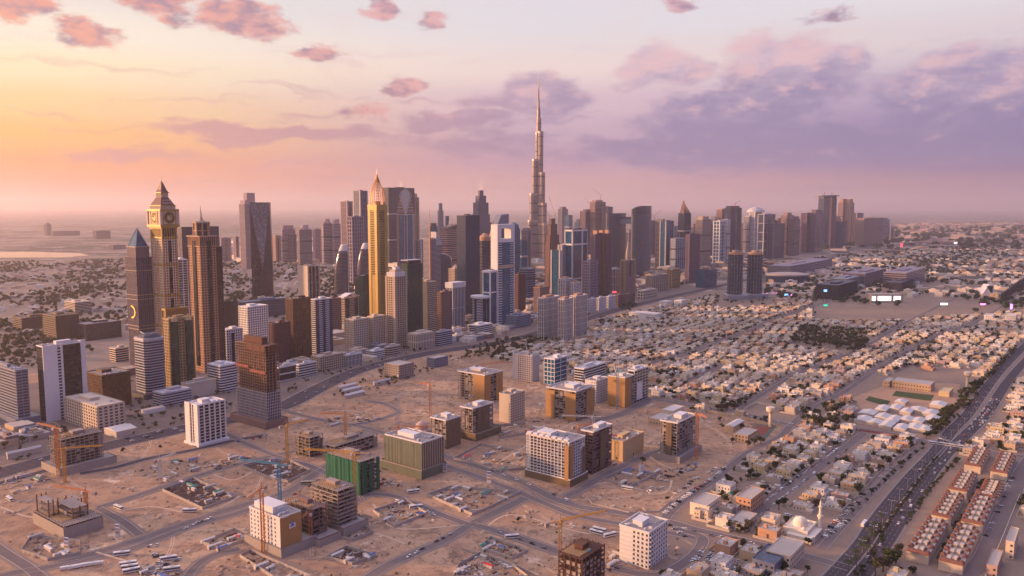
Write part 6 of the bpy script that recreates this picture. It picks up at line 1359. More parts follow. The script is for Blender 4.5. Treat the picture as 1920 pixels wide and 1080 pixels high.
# ---- red roofed terraces
TM = wall("terrace_render", (.62, .50, .38), .85, .12, .2)
def terrace_unit(w, d):
    b, rf, rr, wn = MB(), MB(), MB(), []; b.box(-w / 2 + .1, w / 2 - .1, -d / 2, d / 2, 0, 7.2, TM); b.box(-w * .15, w * .25, d * .1, d * .42, 7.2, 9.8, TM); b.box(-w / 2 + .1, w / 2 - .1, -d / 2 - .1, -d / 2 + .2, 7.2, 8.0, TM)
    for s in (-1, 1): b.box(s * (w / 2 - .25) - .15, s * (w / 2 - .25) + .15, -d / 2, d / 2, 7.2, 8.1, TM)
    rf.box(-w / 2 + .5, w / 2 - .5, -d / 2 + .3, d / 2 - .2, 7.2, 7.3, VROOF)
    for (x0, x1, y0, y1) in ((-w / 2, -w * .08, -d / 2 - .8, -d / 2 + 3.2), (w * .1, w * .44, -d * .12, d * .1)):
        cx = (x0 + x1) / 2; rr.loft([[(x0, y0, 8.0), (x1, y0, 8.0), (x1, y1, 8.0), (x0, y1, 8.0)], [(x0 + .9, y0 + 1.5, 9.7), (x1 - .9, y0 + 1.5, 9.7), (x1 - .9, y1 - 1.2, 9.7), (x0 + .9, y1 - 1.2, 9.7)]], TILE)
    for fx in (-.3, .02, .3):
        for z in (1.1, 4.4): wn.append((fx * w, -d / 2, z))
    return b, rf, rr, wn
ORD = ["nearest", "second", "third", "farthest"]
for bi, (xl, xc, xr, yt, yb) in enumerate(TOWN):
    X, Y, Z, r, W, D = place(xl, xc, xr, yt, yb); W *= 1.18; nU = 6; uw = W / nU
    b, rf, rr, wn = terrace_unit(uw, D / 2 - .1); ms = [(b.mesh("terrace_wall"), "wall"), (rf.mesh("terrace_roof"), "roof"), (rr.mesh("terrace_tiles"), "tiled_roof")]; wq = MB(); wq.box(-.55, .55, -.08, .1, 0, 1.5, GLW); wq = wq.mesh("terrace_window")
    for k in range(nU):
        for sd in (0, 1):
            lx, ly = (k + .5) * uw, D * (.25 + .5 * sd); x = X + lx * math.cos(r) - ly * math.sin(r); y = Y + lx * math.sin(r) + ly * math.cos(r)
            e = tag(empty("terraced_house", (x, y, 0), r + (math.pi if sd else 0)), None, "terraced house", "red roofed terraces")
            e['label'] = f"{['first', 'second', 'third', 'fourth', 'fifth', 'last'][k]} red tiled house, {'left' if sd else 'right'} half of {ORD[bi % 4]} terrace, {'avenue row' if bi < 4 else 'outer row'}"
            for me, nm in ms: o = bpy.data.objects.new(nm, me); COL.objects.link(o); o.parent = e
            for p in wn: o = bpy.data.objects.new('window', wq); COL.objects.link(o); o.parent = e; o.location = p
            if k == 0:      # gable end with its own red strip
                g = MB(); ex = -uw / 2 if not sd else uw / 2; s = -1 if not sd else 1
                g.loft([[(ex + s * 1.0, -D / 4, 7.6), (ex - s * 3.0, -D / 4, 7.9), (ex - s * 3.0, D / 4, 7.9), (ex + s * 1.0, D / 4, 7.6)], [(ex - s * 1.2, -D / 4 + .4, 9.5), (ex - s * 2.2, -D / 4 + .4, 9.5), (ex - s * 2.2, D / 4, 9.5), (ex - s * 1.2, D / 4, 9.5)]], TILE); g.build("gable_roof", e)
# ------------------------------------------------------------------ trees
LEAFS = [wall("leaf_olive", (.05, .064, .02), .9, .35, .8, streak=0), wall("leaf_dark", (.026, .042, .018), .9, .35, .8, streak=0), wall("leaf_dusty", (.075, .068, .036), .9, .35, .8, streak=0)]
BARK = wall("bark", (.10, .07, .05), .95, .3, 2)
def tree_mb(R, leafmat, n, hgt, rad_, leaf=.55):
    tr, cr = MB(), MB(); tr.beam((0, 0, 0), (R.uniform(-.3, .3), R.uniform(-.3, .3), hgt * .55), .55, BARK, .28)
    cl = []
    for k in range(7):
        a = R.uniform(0, 6.28); q = R.uniform(.2, .62) * rad_; c = (q * math.cos(a), q * math.sin(a), hgt * R.uniform(.5, .82)); cl.append((c, rad_ * R.uniform(.34, .55)))
        tr.beam((0, 0, hgt * R.uniform(.3, .5)), c, .22, BARK, .08)
    i = cr.mi(leafmat)
    for k in range(n):
        c, r = R.choice(cl); v = np.array([R.gauss(0, 1) for _ in range(3)]); v /= np.linalg.norm(v); p = np.array(c) + v * r * R.uniform(.55, 1.0) * (1, 1, .75)
        nrm = v + np.array([R.gauss(0, .6) for _ in range(3)]); nrm /= np.linalg.norm(nrm); a = np.cross(nrm, (0, 0, 1)); a /= (np.linalg.norm(a) + 1e-6); b = np.cross(nrm, a); s = leaf * R.uniform(.6, 1.3)
        nn = len(cr.v); cr.v += [tuple(p - a * s), tuple(p - b * s * .7), tuple(p + a * s), tuple(p + b * s * .7)]; cr.f.append((nn, nn + 1, nn + 2, nn + 3)); cr.m.append(i)
    return tr, cr
def palm_mb(R):
    tr, cr = MB(), MB(); tr.beam((0, 0, 0), (.4, .2, 8), .5, BARK, .35); i = cr.mi(LEAFS[0])
    for k in range(14):
        a = k * 6.28 / 14 + R.uniform(-.1, .1); L_ = 3; pts = [(.4 + f * L_ * math.cos(a), .2 + f * L_ * math.sin(a), 8 + 1.4 * math.sin(f * 2.6) - f * f * 1.6 + (.8 if k % 2 else 0) * f) for f in (0, .35, .7, 1)]
        for p, q in zip(pts, pts[1:]): 
            nn = len(cr.v); dx, dy = -math.sin(a) * .35, math.cos(a) * .35; cr.v += [(p[0] + dx, p[1] + dy, p[2] - .2), (p[0], p[1], p[2]), (p[0] - dx, p[1] - dy, p[2] - .2), (q[0] - dx, q[1] - dy, q[2] - .2), (q[0], q[1], q[2]), (q[0] + dx, q[1] + dy, q[2] - .2)]
            cr.f += [(nn, nn + 1, nn + 4, nn + 5), (nn + 1, nn + 2, nn + 3, nn + 4)]; cr.m += [i, i]
    return tr, cr
TP = []
for k in range(6):
    R = random.Random(k + 40); hh = 6 + k * .7; tr, cr = tree_mb(R, LEAFS[k % 3], 420, hh, 3.2 + .35 * (k % 4)); TP.append((tr.mesh("trunk"), cr.mesh("crown"), ["olive green", "dark green", "dusty green"][k % 3]))
R = random.Random(5); tr, cr = palm_mb(R); PALM = (tr.mesh("palm_trunk"), cr.mesh("palm_crown"))
LOW = []
for k in range(6): R = random.Random(k + 90); LOW.append(tree_mb(R, LEAFS[k % 3], 46, 6.5, 3.8, 1.25)[1])
def tree_thing(x, y, s, k, lab, group, palm=False):
    e = tag(empty("palm_tree" if palm else "tree", (x, y, 0), (x * 7 + y) % 6.28), lab, "palm" if palm else "tree", group); e.scale = (s, s, s); tm = PALM if palm else TP[k]
    for me, nm in ((tm[0], "trunk"), (tm[1], "crown")): o = bpy.data.objects.new(nm, me); COL.objects.link(o); o.parent = e
RT = random.Random(9); spots = []
def cluster(P, n, smin=.8, smax=1.5):
    Q = [G(*p) for p in P]; xs_ = [q[0] for q in Q]; ys_ = [q[1] for q in Q]; c = 0; g_ = 0
    while c < n and g_ < n * 30:
        g_ += 1; x, y = RT.uniform(min(xs_), max(xs_)), RT.uniform(min(ys_), max(ys_))
        if inpoly(x, y, Q): spots.append((x, y, RT.uniform(smin, smax))); c += 1
def line_trees(P, step, smin=.7, smax=1.2, jit=2.5):
    L_ = smooth_line([G(*p) for p in P], 6); acc = 0
    for a, b in zip(L_, L_[1:]):
        l = math.hypot(b[0] - a[0], b[1] - a[1]); 
        while acc < l: spots.append((a[0] + (b[0] - a[0]) * acc / l + RT.uniform(-jit, jit), a[1] + (b[1] - a[1]) * acc / l + RT.uniform(-jit, jit), RT.uniform(smin, smax))); acc += step * RT.uniform(.6, 1.4)
        acc -= l
for x, y in BUSH_SPOTS: spots.append((x, y, RT.uniform(.5, 1.35)))
cluster([(1480, 645), (1500, 615), (1620, 620), (1632, 642), (1600, 662)], 210, 1.1, 1.9)
cluster([(1735, 825), (1738, 800), (1790, 755), (1800, 725), (1840, 715), (1845, 735), (1790, 790), (1765, 815)], 60, .9, 1.5)
line_trees([(1735, 822), (1775, 785), (1812, 745), (1850, 710), (1905, 655)], 9, .8, 1.3)
line_trees([(1600, 965), (1640, 925), (1690, 875), (1730, 838)], 16, .6, 1.0)
line_trees([(1626, 1020), (1655, 985), (1690, 945), (1720, 905), (1755, 860)], 22, .4, .7, 1)
line_trees([(1700, 985), (1735, 935), (1762, 898), (1795, 865)], 7, .4, .8, 1.2); cluster([(1748, 1060), (1785, 1000), (1842, 905), (1852, 905), (1800, 1000), (1762, 1066)], 60, .55, .95); line_trees([(1655, 1000), (1690, 950), (1722, 905), (1758, 858)], 7, .35, .6, .8); line_trees([(1600, 1085), (1640, 1035), (1662, 990)], 9, .5, .9, 3)
cluster([(1500, 800), (1500, 775), (1560, 765), (1590, 790), (1560, 815)], 34, 1, 1.6)
cluster([(1530, 700), (1540, 690), (1560, 700)], 4, 1, 1.5)
cluster([(870, 665), (900, 645), (1010, 630), (1060, 640), (950, 672)], 110, .8, 1.4)
cluster([(860, 672), (900, 655), (1000, 640), (1000, 655), (900, 680)], 60, .8, 1.3)
cluster([(700, 700), (720, 690), (760, 710), (740, 718)], 22, .6, 1.0)
cluster([(1160, 580), (1180, 570), (1205, 575), (1180, 585)], 24, 1, 1.6)
cluster([(1220, 705), (1260, 690), (1280, 700), (1240, 715)], 16, .9, 1.3); cluster([(1340, 770), (1400, 748), (1400, 762), (1350, 775)], 22, .9, 1.4)
cluster([(1300, 565), (1350, 548), (1450, 552), (1440, 575)], 40, 1.0, 1.7)
cluster([(0, 640), (60, 620), (130, 640), (150, 660), (60, 690), (0, 690)], 150, .9, 1.5)
cluster([(430, 690), (440, 680), (640, 680), (640, 700), (450, 720)], 20, .7, 1.1)
cluster([(-40, 880), (-40, 800), (110, 800), (230, 770), (345, 760), (345, 795), (190, 830), (60, 862)], 70, .6, 1.2); cluster([(160, 775), (260, 700), (440, 740), (440, 775), (250, 790)], 60, .6, 1.1)
cluster([(530, 750), (580, 715), (700, 680), (860, 640), (1050, 590), (1050, 575), (850, 620), (560, 695)], 150, .6, 1.2); cluster([(620, 745), (640, 722), (840, 668), (880, 672), (700, 735)], 60, .5, .9)
line_trees([(0, 880), (60, 858), (190, 828), (340, 795)], 20, .5, 1.0); line_trees([(620, 705), (700, 680), (800, 656)], 22, .5, .9)
line_trees([(140, 880), (240, 855)], 24, .4, .8)
for p in ((1205, 870, 1.0), (974, 978, .75), (1252, 940, .8), (1355, 805, 1.1), (1374, 835, 1.2), (1402, 838, 1.3), (1414, 835, 1.4), (1426, 832, 1.3), (1666, 1062, 1.8), (1656, 1072, 1.8), (1680, 1055, 1.5), (1641, 1080, 1.6), (1395, 982, 1.0), (1380, 935, 1.1), (1515, 1022, 1.0), (1350, 790, 1.0), (1390, 805, 1.3), (1378, 825, 1), (230, 848, .9), (300, 842, .8), (420, 800, .8), (1460, 955, 1.2), (1470, 948, 1.2)):
    spots.append((*G(p[0], p[1]), p[2]))
spots = [s for s in spots if not any(math.hypot(s[0] - f[0], s[1] - f[1]) < f[2] * .8 for f in FOOT)]
spots.sort(key=lambda s: s[1] / s[2])
TPL = [(q[0], q[1], q[2].replace("beside", "near")) for q in PLACES] + [(974, 978, "standing alone on the bare sand plot, bottom centre"), (1205, 870, "at the edge of the bare sand lots"), (930, 650, "in the long grove beside the highway"), (50, 650, "in the grove behind the blank white-walled tower"), (1666, 1062, "at the foot of the red roofed terraces"), (1640, 950, "along the verge left of the avenue"), (1765, 890, "in the strip between avenue and terraces"), (730, 705, "by the low villas beside the highway"), (250, 840, "on the highway verge at the left"), (1780, 780, "in the thick hedge of trees left of the avenue")]
lowm = [MB() for _ in range(3)]
for i, (x, y, s) in enumerate(spots):
    k = RT.randrange(6)
    if i < 290:
        px, py = proj(x, y); pl = min(TPL, key=lambda q: (q[0] - px) ** 2 + (1.6 * (q[1] - py)) ** 2)[2]
        lab = f"{'large' if s > 1.25 else 'small' if s < .8 else 'bushy'} {TP[k][2]} tree {pl}"; tree_thing(x, y, s, k, lab, f"trees {pl}")
    else: lowm[k % 3].add(LOW[k], (x, y, 0), RT.uniform(0, 6.28), s)
for k, m in enumerate(lowm): 
    o = m.build("distant_trees")
    if o: tag(o, ["olive", "dark", "dusty"][k] + " green trees scattered between the far villas and in groves", kind='stuff')
for i, (px, py) in enumerate([(1602, 1052), (1612, 1040), (1620, 1030), (1606, 1066), (1630, 1012), (1640, 1000), (1650, 985), (1590, 1074), (1625, 1045), (1636, 1022)]): tree_thing(*G(px, py), 1.1, 0, "tall thin palm on the dry grass median of the avenue", "palms on the avenue median", True)
# ------------------------------------------------------------------ far low rise fabric : nobody could count it
RF = random.Random(31)
def fabric(name, label, P, n, hmin, hmax, smin, smax, mats, excl_roads=True, rot=A_ANG):
    Q = [G(*p) for p in P]; m = MB(); c = g_ = 0; U = [uv(q) for q in Q]; ua, ub, va, vb = min(q[0] for q in U), max(q[0] for q in U), min(q[1] for q in U), max(q[1] for q in U)
    while c < n and g_ < n * 20:
        g_ += 1; u = round(RF.uniform(ua, ub) / 30) * 30 + RF.uniform(-5, 5); v = round(RF.uniform(va, vb) / 34) * 34 + RF.uniform(-5, 5); x, y = xy(u, v)
        if not inpoly(x, y, Q): continue
        if excl_roads and y < 3500 and road_dist(x, y) < 12: continue
        if any(abs(x - f[0]) < f[2] + 12 and abs(y - f[1]) < f[2] + 12 for f in FOOT): continue
        a, b, h = RF.uniform(smin, smax), RF.uniform(smin, smax), RF.uniform(hmin, hmax); mt = RF.choice(mats); m.obox(x, y, rot, a, b, 0, h, mt)
        if RF.random() < .7: m.obox(x + RF.uniform(-.2, .2) * a, y + RF.uniform(-.2, .2) * b, rot, a * .4, b * .4, h, h + 3, mt)
        m.obox(x, y, rot, a - .8, b - .8, h, h + .12, VROOF); c += 1
    tag(m.build(name), label, kind='stuff')
def far_trees(label, P, n, s0, s1):
    Q = [G(*p) for p in P]; xs_ = [q[0] for q in Q]; ys_ = [q[1] for q in Q]; m = MB(); c = g_ = 0
    R = random.Random(len(P) + n); blob = MB(); i0 = blob.mi(LEAFS[1])
    for k in range(26):
        v = np.array([R.gauss(0, 1) for _ in range(3)]); v /= np.linalg.norm(v); p = v * (4, 4, 2.4) * R.uniform(.6, 1) + (0, 0, 4); s = 1.9
        a = np.cross(v, (0, 0, 1)); a /= np.linalg.norm(a) + 1e-6; b = np.cross(v, a); nn = len(blob.v); blob.v += [tuple(p - a * s), tuple(p - b * s), tuple(p + a * s), tuple(p + b * s)]; blob.f.append((nn, nn + 1, nn + 2, nn + 3)); blob.m.append(i0)
    while c < n and g_ < n * 20:
        g_ += 1; x, y = RF.uniform(min(xs_), max(xs_)), RF.uniform(min(ys_), max(ys_))
        if not inpoly(x, y, Q): continue
        if math.sin(x * .011 + 1) * math.sin(y * .006 + x * .003) + RF.uniform(-.6, .6) < 0: continue
        m.add(blob, (x, y, 0), RF.uniform(0, 6), RF.uniform(s0, s1)); c += 1
    tag(m.build("far_trees"), label, kind='stuff')
pale = [VMATS["cream"], VMATS["ivory"], VMATS["white"], VMATS["sandy"], VMATS["grey beige"], VMATS["pinkish"]]
fabric("low_rise_houses", "low houses among trees stretching to the coast at the left", [(-250, 610), (230, 640), (420, 640), (450, 600), (700, 560), (900, 530), (900, 490), (500, 480), (240, 492), (-250, 500)], 1000, 5, 11, 12, 26, pale, rot=.3)
far_trees("dark trees filling the low quarter behind the left towers", [(-250, 690), (150, 680), (230, 640), (440, 640), (640, 570), (820, 540), (820, 500), (240, 488), (-250, 498)], 4200, 1.0, 2.0)
fabric("low_rise_houses", "pale low rise quarter beyond the villas at the right", [(1440, 560), (1440, 500), (1700, 470), (2050, 455), (2050, 560)], 1300, 5, 12, 14, 34, pale)
far_trees("dark trees among the quarters beyond the villas", [(1400, 560), (1420, 500), (1700, 465), (2050, 455), (2050, 600), (1850, 590), (1600, 570)], 2400, 1.2, 2.4)
fabric("far_buildings", "far flat sprawl fading into haze at the right horizon", [(1300, 500), (1500, 440), (1700, 420), (2400, 415), (2400, 470), (1700, 475)], 900, 6, 22, 30, 110, [VMATS['grey beige'], PINKB, VMATS['pinkish']])
far_trees("far dark groves fading into haze at the right", [(1500, 470), (1600, 430), (2400, 418), (2400, 470)], 900, 3, 7)
fabric("far_buildings", "far flat sprawl behind the skyline towers", [(430, 490), (430, 450), (1500, 440), (1500, 480), (900, 510)], 900, 6, 26, 30, 90, pale)
fabric("low_city_blocks", "low sheds and blocks between the towers' feet and the highway", [(-100, 850), (-100, 780), (220, 760), (440, 740), (640, 690), (860, 645), (1100, 592), (1060, 560), (700, 640), (430, 720), (200, 810)], 420, 4, 13, 10, 30, pale + [PINKB, GREY])
fabric("low_city_blocks", "low dusty buildings between the far towers", [(240, 700), (430, 640), (1000, 520), (1400, 480), (1500, 500), (1100, 560), (640, 640), (300, 720)], 420, 5, 18, 20, 60, [PINKB, VMATS["sandy"], VMATS["grey beige"], BROWN])
# dark mid rise blocks, left and right
for a in [("long dark brown office range with a sawtooth roof end, far left", 22, 40, 110, 598, 622, BROWN, RIB), ("dark brown gridded office beside the long range, left", 78, 104, 148, 594, 638, BROWN, RES), ("long flat dark glass hall behind the blank white-walled tower", 140, 160, 228, 610, 640, GLP, CUR), ("pale low office with terraces right of the dark gridded office", 120, 140, 172, 568, 588, CREAM, RIB),
          ("small pale striped office left of the banded navy tower", 204, 216, 242, 655, 680, CREAM, RIB), ("wide grey slab hall behind the white scaffolded residential tower", 440, 455, 540, 568, 600, GREY, FIN), ("dark blue block right of the orange spired tower", 416, 420, 446, 567, 625, DGREY, CUR),
          ("dark modern office with pale ribs along the avenue, nearest the lit mall", 1530, 1572, 1608, 536, 562, DGREY, FIN), ("row of brown grey offices behind the ribbed dark office, first", 1556, 1590, 1622, 524, 545, GREY, FIN), ("row of brown grey offices behind the ribbed dark office, second", 1580, 1622, 1662, 514, 538, PINKB, FIN),
          ("dark office block left of the avenue's far end", 1656, 1700, 1735, 513, 540, PINKB, RIB), ("dark office with white seams beside the avenue's far end", 1660, 1690, 1712, 531, 547, DGREY, FIN), ("violet office range behind the round arena", 1440, 1480, 1560, 500, 520, PINKB, RES), ("dark sign block at the right edge with a white zigzag", 1876, 1880, 1935, 551, 566, DGREY, CUR)]:
    ST("office_block", a[0], *a[1:6], core=GLW, wallm=a[6], seed=len(a[0]), cat='office block', **a[7])
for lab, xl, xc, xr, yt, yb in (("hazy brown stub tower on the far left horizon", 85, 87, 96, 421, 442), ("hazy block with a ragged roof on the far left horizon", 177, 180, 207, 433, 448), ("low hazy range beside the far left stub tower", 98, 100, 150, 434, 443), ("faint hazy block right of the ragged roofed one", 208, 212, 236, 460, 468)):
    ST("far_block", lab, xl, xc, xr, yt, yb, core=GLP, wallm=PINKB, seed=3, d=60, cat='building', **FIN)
# arena
x, y = G(1476, 527); e = tag(empty("arena", (x, y, 0)), "long oval arena with a pale rim and dark glass walls, mid right", "arena"); m = MB(); rx = 40 * y / F
m.loft([m.ring(0, 0, rx, 0, 40, rx * .7), m.ring(0, 0, rx * 1.02, 22, 40, rx * .72)], GLB); m.build("glass_wall", e); m = MB(); m.loft([m.ring(0, 0, rx * 1.03, 22, 40, rx * .73), m.ring(0, 0, rx * 1.04, 27, 40, rx * .74), m.ring(0, 0, rx * .9, 29, 40, rx * .62), m.ring(0, 0, rx * .6, 32, 40, rx * .4)], VMATS["grey beige"]); m.build("roof", e)
# lit mall and signs
EW = plain("lit_window_white", (1, .86, .78), .5, emit=1.1); EM = plain("lit_magenta", (.9, .25, .6), .5, emit=1.6); EB = plain("lit_blue", (.2, .45, 1), .5, emit=1.6); ER = plain("lit_red", (1, .05, .08), .5, emit=1.8); EG = plain("lit_green", (.05, .8, .5), .5, emit=.7); EV = plain("lit_violet", (.55, .3, 1), .5, emit=1.5)
t = T("shopping_mall", "long low mall with bright white lit windows in the mid distance at the right", 1632, 1634, 1694, 552, 568, rot=0, d=40, cat='mall'); m = MB(); m.box(-t.w / 2, t.w / 2, -t.d / 2, t.d / 2, 0, t.h, VMATS["grey beige"]); t.part("wall", m)
for a, b in ((-.48, -.36), (-.30, .12), (.2, .42)): m = MB(); m.box(a * t.w, b * t.w, -t.d / 2 - .5, -t.d / 2 + .2, t.h * .25, t.h * .8, EW); t.part("lit_window", m)
def lit_sign(lab, px, py, wpx, hpx, mat, yb, name="lit_sign"):
    x, y = G(px, yb); z1, z0 = at_height(px, py, y), at_height(px, py + hpx, y); wd = wpx * y / F; e = tag(empty(name, (x, y, 0)), lab, "sign"); m = MB(); m.box(-wd / 2, wd / 2, 0, 1, z0, z1, mat); m.build("lit_panel", e)
    m = MB(); m.box(-wd / 2, -wd / 2 + 1, 1, 2.5, 0, z1 + .5, DGREY); m.box(wd / 2 - 1, wd / 2, 1, 2.5, 0, z1 + .5, DGREY); m.box(-wd / 2 - .5, wd / 2 + .5, 1, 1.8, z0 - .5, z1 + .5, DGREY); m.build("sign_frame", e)
for a in [("wide magenta lit screen left of the blue one, foot of the round unfinished towers", 1448, 549, 22, 2.2, EM, 556), ("bright blue lit screen between two magenta ones", 1475, 551, 8, 3.4, EB, 557), ("short magenta lit screen right of the blue one", 1486, 552, 7, 2.4, EM, 557), ("tiny bright red lit sign on the right horizon plain", 1690, 457, 4, 6, ER, 464), ("tiny bright white screen far right", 1792, 454, 7, 3, EW, 460),
          ("tiny red light between the notched tower and the gold dome tower", 1152, 546, 7, 3, ER, 552), ("white lettered shopfront glow right of the mall", 1770, 568, 14, 4, EW, 575), ("magenta shopfront glow far right", 1843, 569, 10, 3, EM, 575), ("upright violet screen at the right edge shops", 1896, 570, 4, 10, EV, 584), ("small cyan screen on the ribbed dark office", 1547, 543, 6, 4, EB, 566), ("green awning light beside the avenue's far end", 1548, 571, 8, 3, EG, 576), ("long red strip roof in the shop quarter", 1792, 548, 26, 3, plain("red_strip", (.3, .02, .05), .7), 554)]: lit_sign(*a)
t = T("glass_wedge_pavilion", "white wedge shaped pavilion with a dark triangular glass face near the right edge", 1840, 1840, 1864, 534, 556, rot=0, d=30, cat='building'); m = MB(); w, d, h = t.w, t.d, t.h
m.loft([[(-w / 2, -d / 2, 0), (w / 2, -d / 2, 0), (w / 2, d / 2, 0), (-w / 2, d / 2, 0)], [(w * .1, -d / 2, h), (w / 2, -d / 2, h), (w / 2, d / 2, h), (w * .1, d / 2, h)]], WHITE); t.part("wall", m); m = MB(); m.loft([[(-w * .1, -d / 2 - .5, h * .9), (w * .42, -d / 2 - .5, h * .9), (w * .42, -d / 2 - .5, h * .15), (w * .40, -d / 2 - .5, h * .15)], [(-w * .1, -d / 2 + 1, h * .9), (w * .42, -d / 2 + 1, h * .9), (w * .42, -d / 2 + 1, h * .15), (w * .40, -d / 2 + 1, h * .15)]], GLG); t.part("glass_face", m)
# ------------------------------------------------------------------ vehicles
CARP = wall("car_paint", (1, 1, 1), .35, .05, 1, objcol=True, spec=.6); CARG = plain("car_glass", (.02, .02, .03), .15); TYRE = plain("tyre_rubber", (.02, .02, .02), .9)
def car_mesh(kind):
    m = MB()
    if kind in ("sedan", "suv"):
        l, wd, h0, h1 = (4.6, 1.85, .95, 1.45) if kind == "sedan" else (4.8, 1.95, 1.1, 1.8)
        m.loft([[(-l / 2, -wd / 2, .35), (l / 2, -wd / 2, .35), (l / 2, wd / 2, .35), (-l / 2, wd / 2, .35)], [(-l / 2, -wd / 2, h0), (l / 2, -wd / 2, h0 - .12), (l / 2, wd / 2, h0 - .12), (-l / 2, wd / 2, h0)]], CARP)
        a, b = (-l * .42, l * .2); m.loft([[(a, -wd * .47, h0), (b, -wd * .47, h0 - .05), (b, wd * .47, h0 - .05), (a, wd * .47, h0)], [(a + .5, -wd * .4, h1 - .08), (b - .7, -wd * .4, h1 - .08), (b - .7, wd * .4, h1 - .08), (a + .5, wd * .4, h1 - .08)]], CARG)
        m.box(a + .5, b - .7, -wd * .4, wd * .4, h1 - .08, h1, CARP)
    elif kind == "van":
        l, wd, h1 = 5.2, 2, 2.2; m.box(-l / 2, l / 2 - 1, -wd / 2, wd / 2, .35, h1, CARP); m.loft([[(l / 2 - 1, -wd / 2, .35), (l / 2, -wd / 2, .35), (l / 2, wd / 2, .35), (l / 2 - 1, wd / 2, .35)], [(l / 2 - 1, -wd / 2, h1), (l / 2 - .7, -wd / 2, h1), (l / 2 - .7, wd / 2, h1), (l / 2 - 1, wd / 2, h1)]], CARG); m.box(-l / 2 + .2, l / 2 - 1.2, -wd / 2 - .02, wd / 2 + .02, 1.2, 1.8, CARG)
    elif kind == "bus":
        l, wd, h1 = 12, 2.6, 3.2; m.box(-l / 2, l / 2, -wd / 2, wd / 2, .4, h1, CARP); m.box(-l / 2 + .4, l / 2 + .03, -wd / 2 - .03, wd / 2 + .03, 1.4, 2.5, CARG); m.box(-1, 2, -.7, .7, h1, h1 + .3, WHAC)
    elif kind == "truck":
        l, wd = 8.5, 2.5; m.box(l / 2 - 2, l / 2, -wd / 2, wd / 2, .5, 2.7, CARP); m.box(l / 2 - .6, l / 2 + .03, -wd / 2 + .1, wd / 2 - .1, 1.6, 2.4, CARG); m.box(-l / 2, l / 2 - 2.3, -wd / 2, wd / 2, 1, 2.9, CARP); m.box(-l / 2, l / 2, -.5, .5, .5, .95, TYRE)
    for x in (-l * .31, l * .31):
        for s in (-1, 1):
            k = 8; m.loft([[(x + .34 * math.cos(j * .785), s * wd / 2 - s * .22 * e_, .34 + .34 * math.sin(j * .785)) for j in range(k)] for e_ in ((0, 1))], TYRE)
    return m.mesh(kind)
CM = {k: car_mesh(k) for k in ("sedan", "suv", "van", "bus", "truck")}
CCOL = [("white", (.75, .74, .73)), ("silver", (.42, .42, .44)), ("black", (.02, .02, .025)), ("grey", (.15, .15, .17)), ("red", (.35, .02, .02)), ("sand coloured", (.42, .33, .22)), ("dark blue", (.02, .04, .12))]
CW = (9, 3, 2, 2, .7, 1, .6); RC = random.Random(12); NC = [0]
def car(x, y, az, where, kind=None, col=None, z=.12, grp=None):
    kind = kind or RC.choices(("sedan", "suv", "van"), (5, 4, 1))[0]; cn, cc = next((c for c in CCOL if c[0] == col), None) or RC.choices(CCOL, CW)[0]
    o = bpy.data.objects.new({"sedan": "car", "suv": "car"}.get(kind, kind), CM[kind]); COL.objects.link(o); o.location = (x, y, z); o.rotation_euler = (0, 0, az); o.color = (*cc, 1); NC[0] += 1
    kn = {"sedan": "saloon car", "suv": "tall estate car", "van": "van", "bus": "long bus", "truck": "box truck"}[kind]
    tag(o, f"{cn} {kn} {where}", {"sedan": "car", "suv": "car"}.get(kind, kind), grp or f"{cn} {kn}s {where}")
def row_cars(P, n, where, perp=True, jit=.5, off=0, kind=None, col=None, gap=.2, z=.12):
    L_ = [G(*p) for p in P]; tot = [0]
    for a, b in zip(L_, L_[1:]): tot.append(tot[-1] + math.hypot(b[0] - a[0], b[1] - a[1]))
    for i in range(n):
        if RC.random() < gap: continue
        s = (i + .5) / n * tot[-1]; k = max(j for j in range(len(tot)) if tot[j] <= s); k = min(k, len(L_) - 2); f = (s - tot[k]) / (tot[k + 1] - tot[k]); a, b = L_[k], L_[k + 1]
        dx, dy = b[0] - a[0], b[1] - a[1]; l = math.hypot(dx, dy); az = math.atan2(dy, dx); x = a[0] + dx * f - dy / l * off + RC.uniform(-jit, jit); y = a[1] + dy * f + dx / l * off + RC.uniform(-jit, jit)
        car(x, y, az + (math.pi / 2 if perp else 0) + RC.uniform(-.06, .06) + (math.pi if RC.random() < .5 and not perp else 0), where, kind, col, z)
row_cars([(1262, 968), (1300, 937), (1350, 903), (1376, 880)], 34, "parked along the sand edge of the first villa street", off=9)
row_cars([(1270, 930), (1320, 895), (1350, 880)], 12, "parked loosely on the sand lot, upper row", off=3, jit=2)
row_cars([(1235, 905), (1268, 890), (1300, 880)], 10, "parked loosely on the sand lot, middle rows", jit=4)
row_cars([(1195, 928), (1235, 915), (1250, 912)], 8, "parked loosely on the sand lot, lower row", jit=4)
for k in range(5): row_cars([(1320 + k * 17, 1028 + k * 6), (1300 + k * 20, 1058 + k * 6)], 9, "in the crowded car park at the bottom right", jit=.8)
row_cars([(1410, 1052), (1440, 1062), (1470, 1075)], 14, "in the crowded car park at the bottom right", jit=.8); row_cars([(1405, 1060), (1435, 1070)], 10, "in the crowded car park at the bottom right", jit=.8)
row_cars([(1470, 965), (1500, 972), (1530, 985)], 14, "in the car park behind the minaret mosque", jit=.6); row_cars([(1545, 1010), (1590, 975)], 14, "in the lot right of the minaret mosque", jit=.6); row_cars([(1560, 985), (1585, 965)], 7, "in the lot right of the minaret mosque", jit=.6)
row_cars([(1250, 982), (1290, 1010)], 4, "waiting by the round kerb at the first villa street's mouth")
row_cars([(1415, 965), (1460, 930), (1500, 900), (1545, 868), (1580, 842)], 34, "parked down the second villa street", perp=False, off=4, gap=.3); row_cars([(1415, 965), (1460, 930), (1500, 900), (1545, 868), (1580, 842)], 34, "parked down the second villa street", perp=False, off=-5, gap=.45)
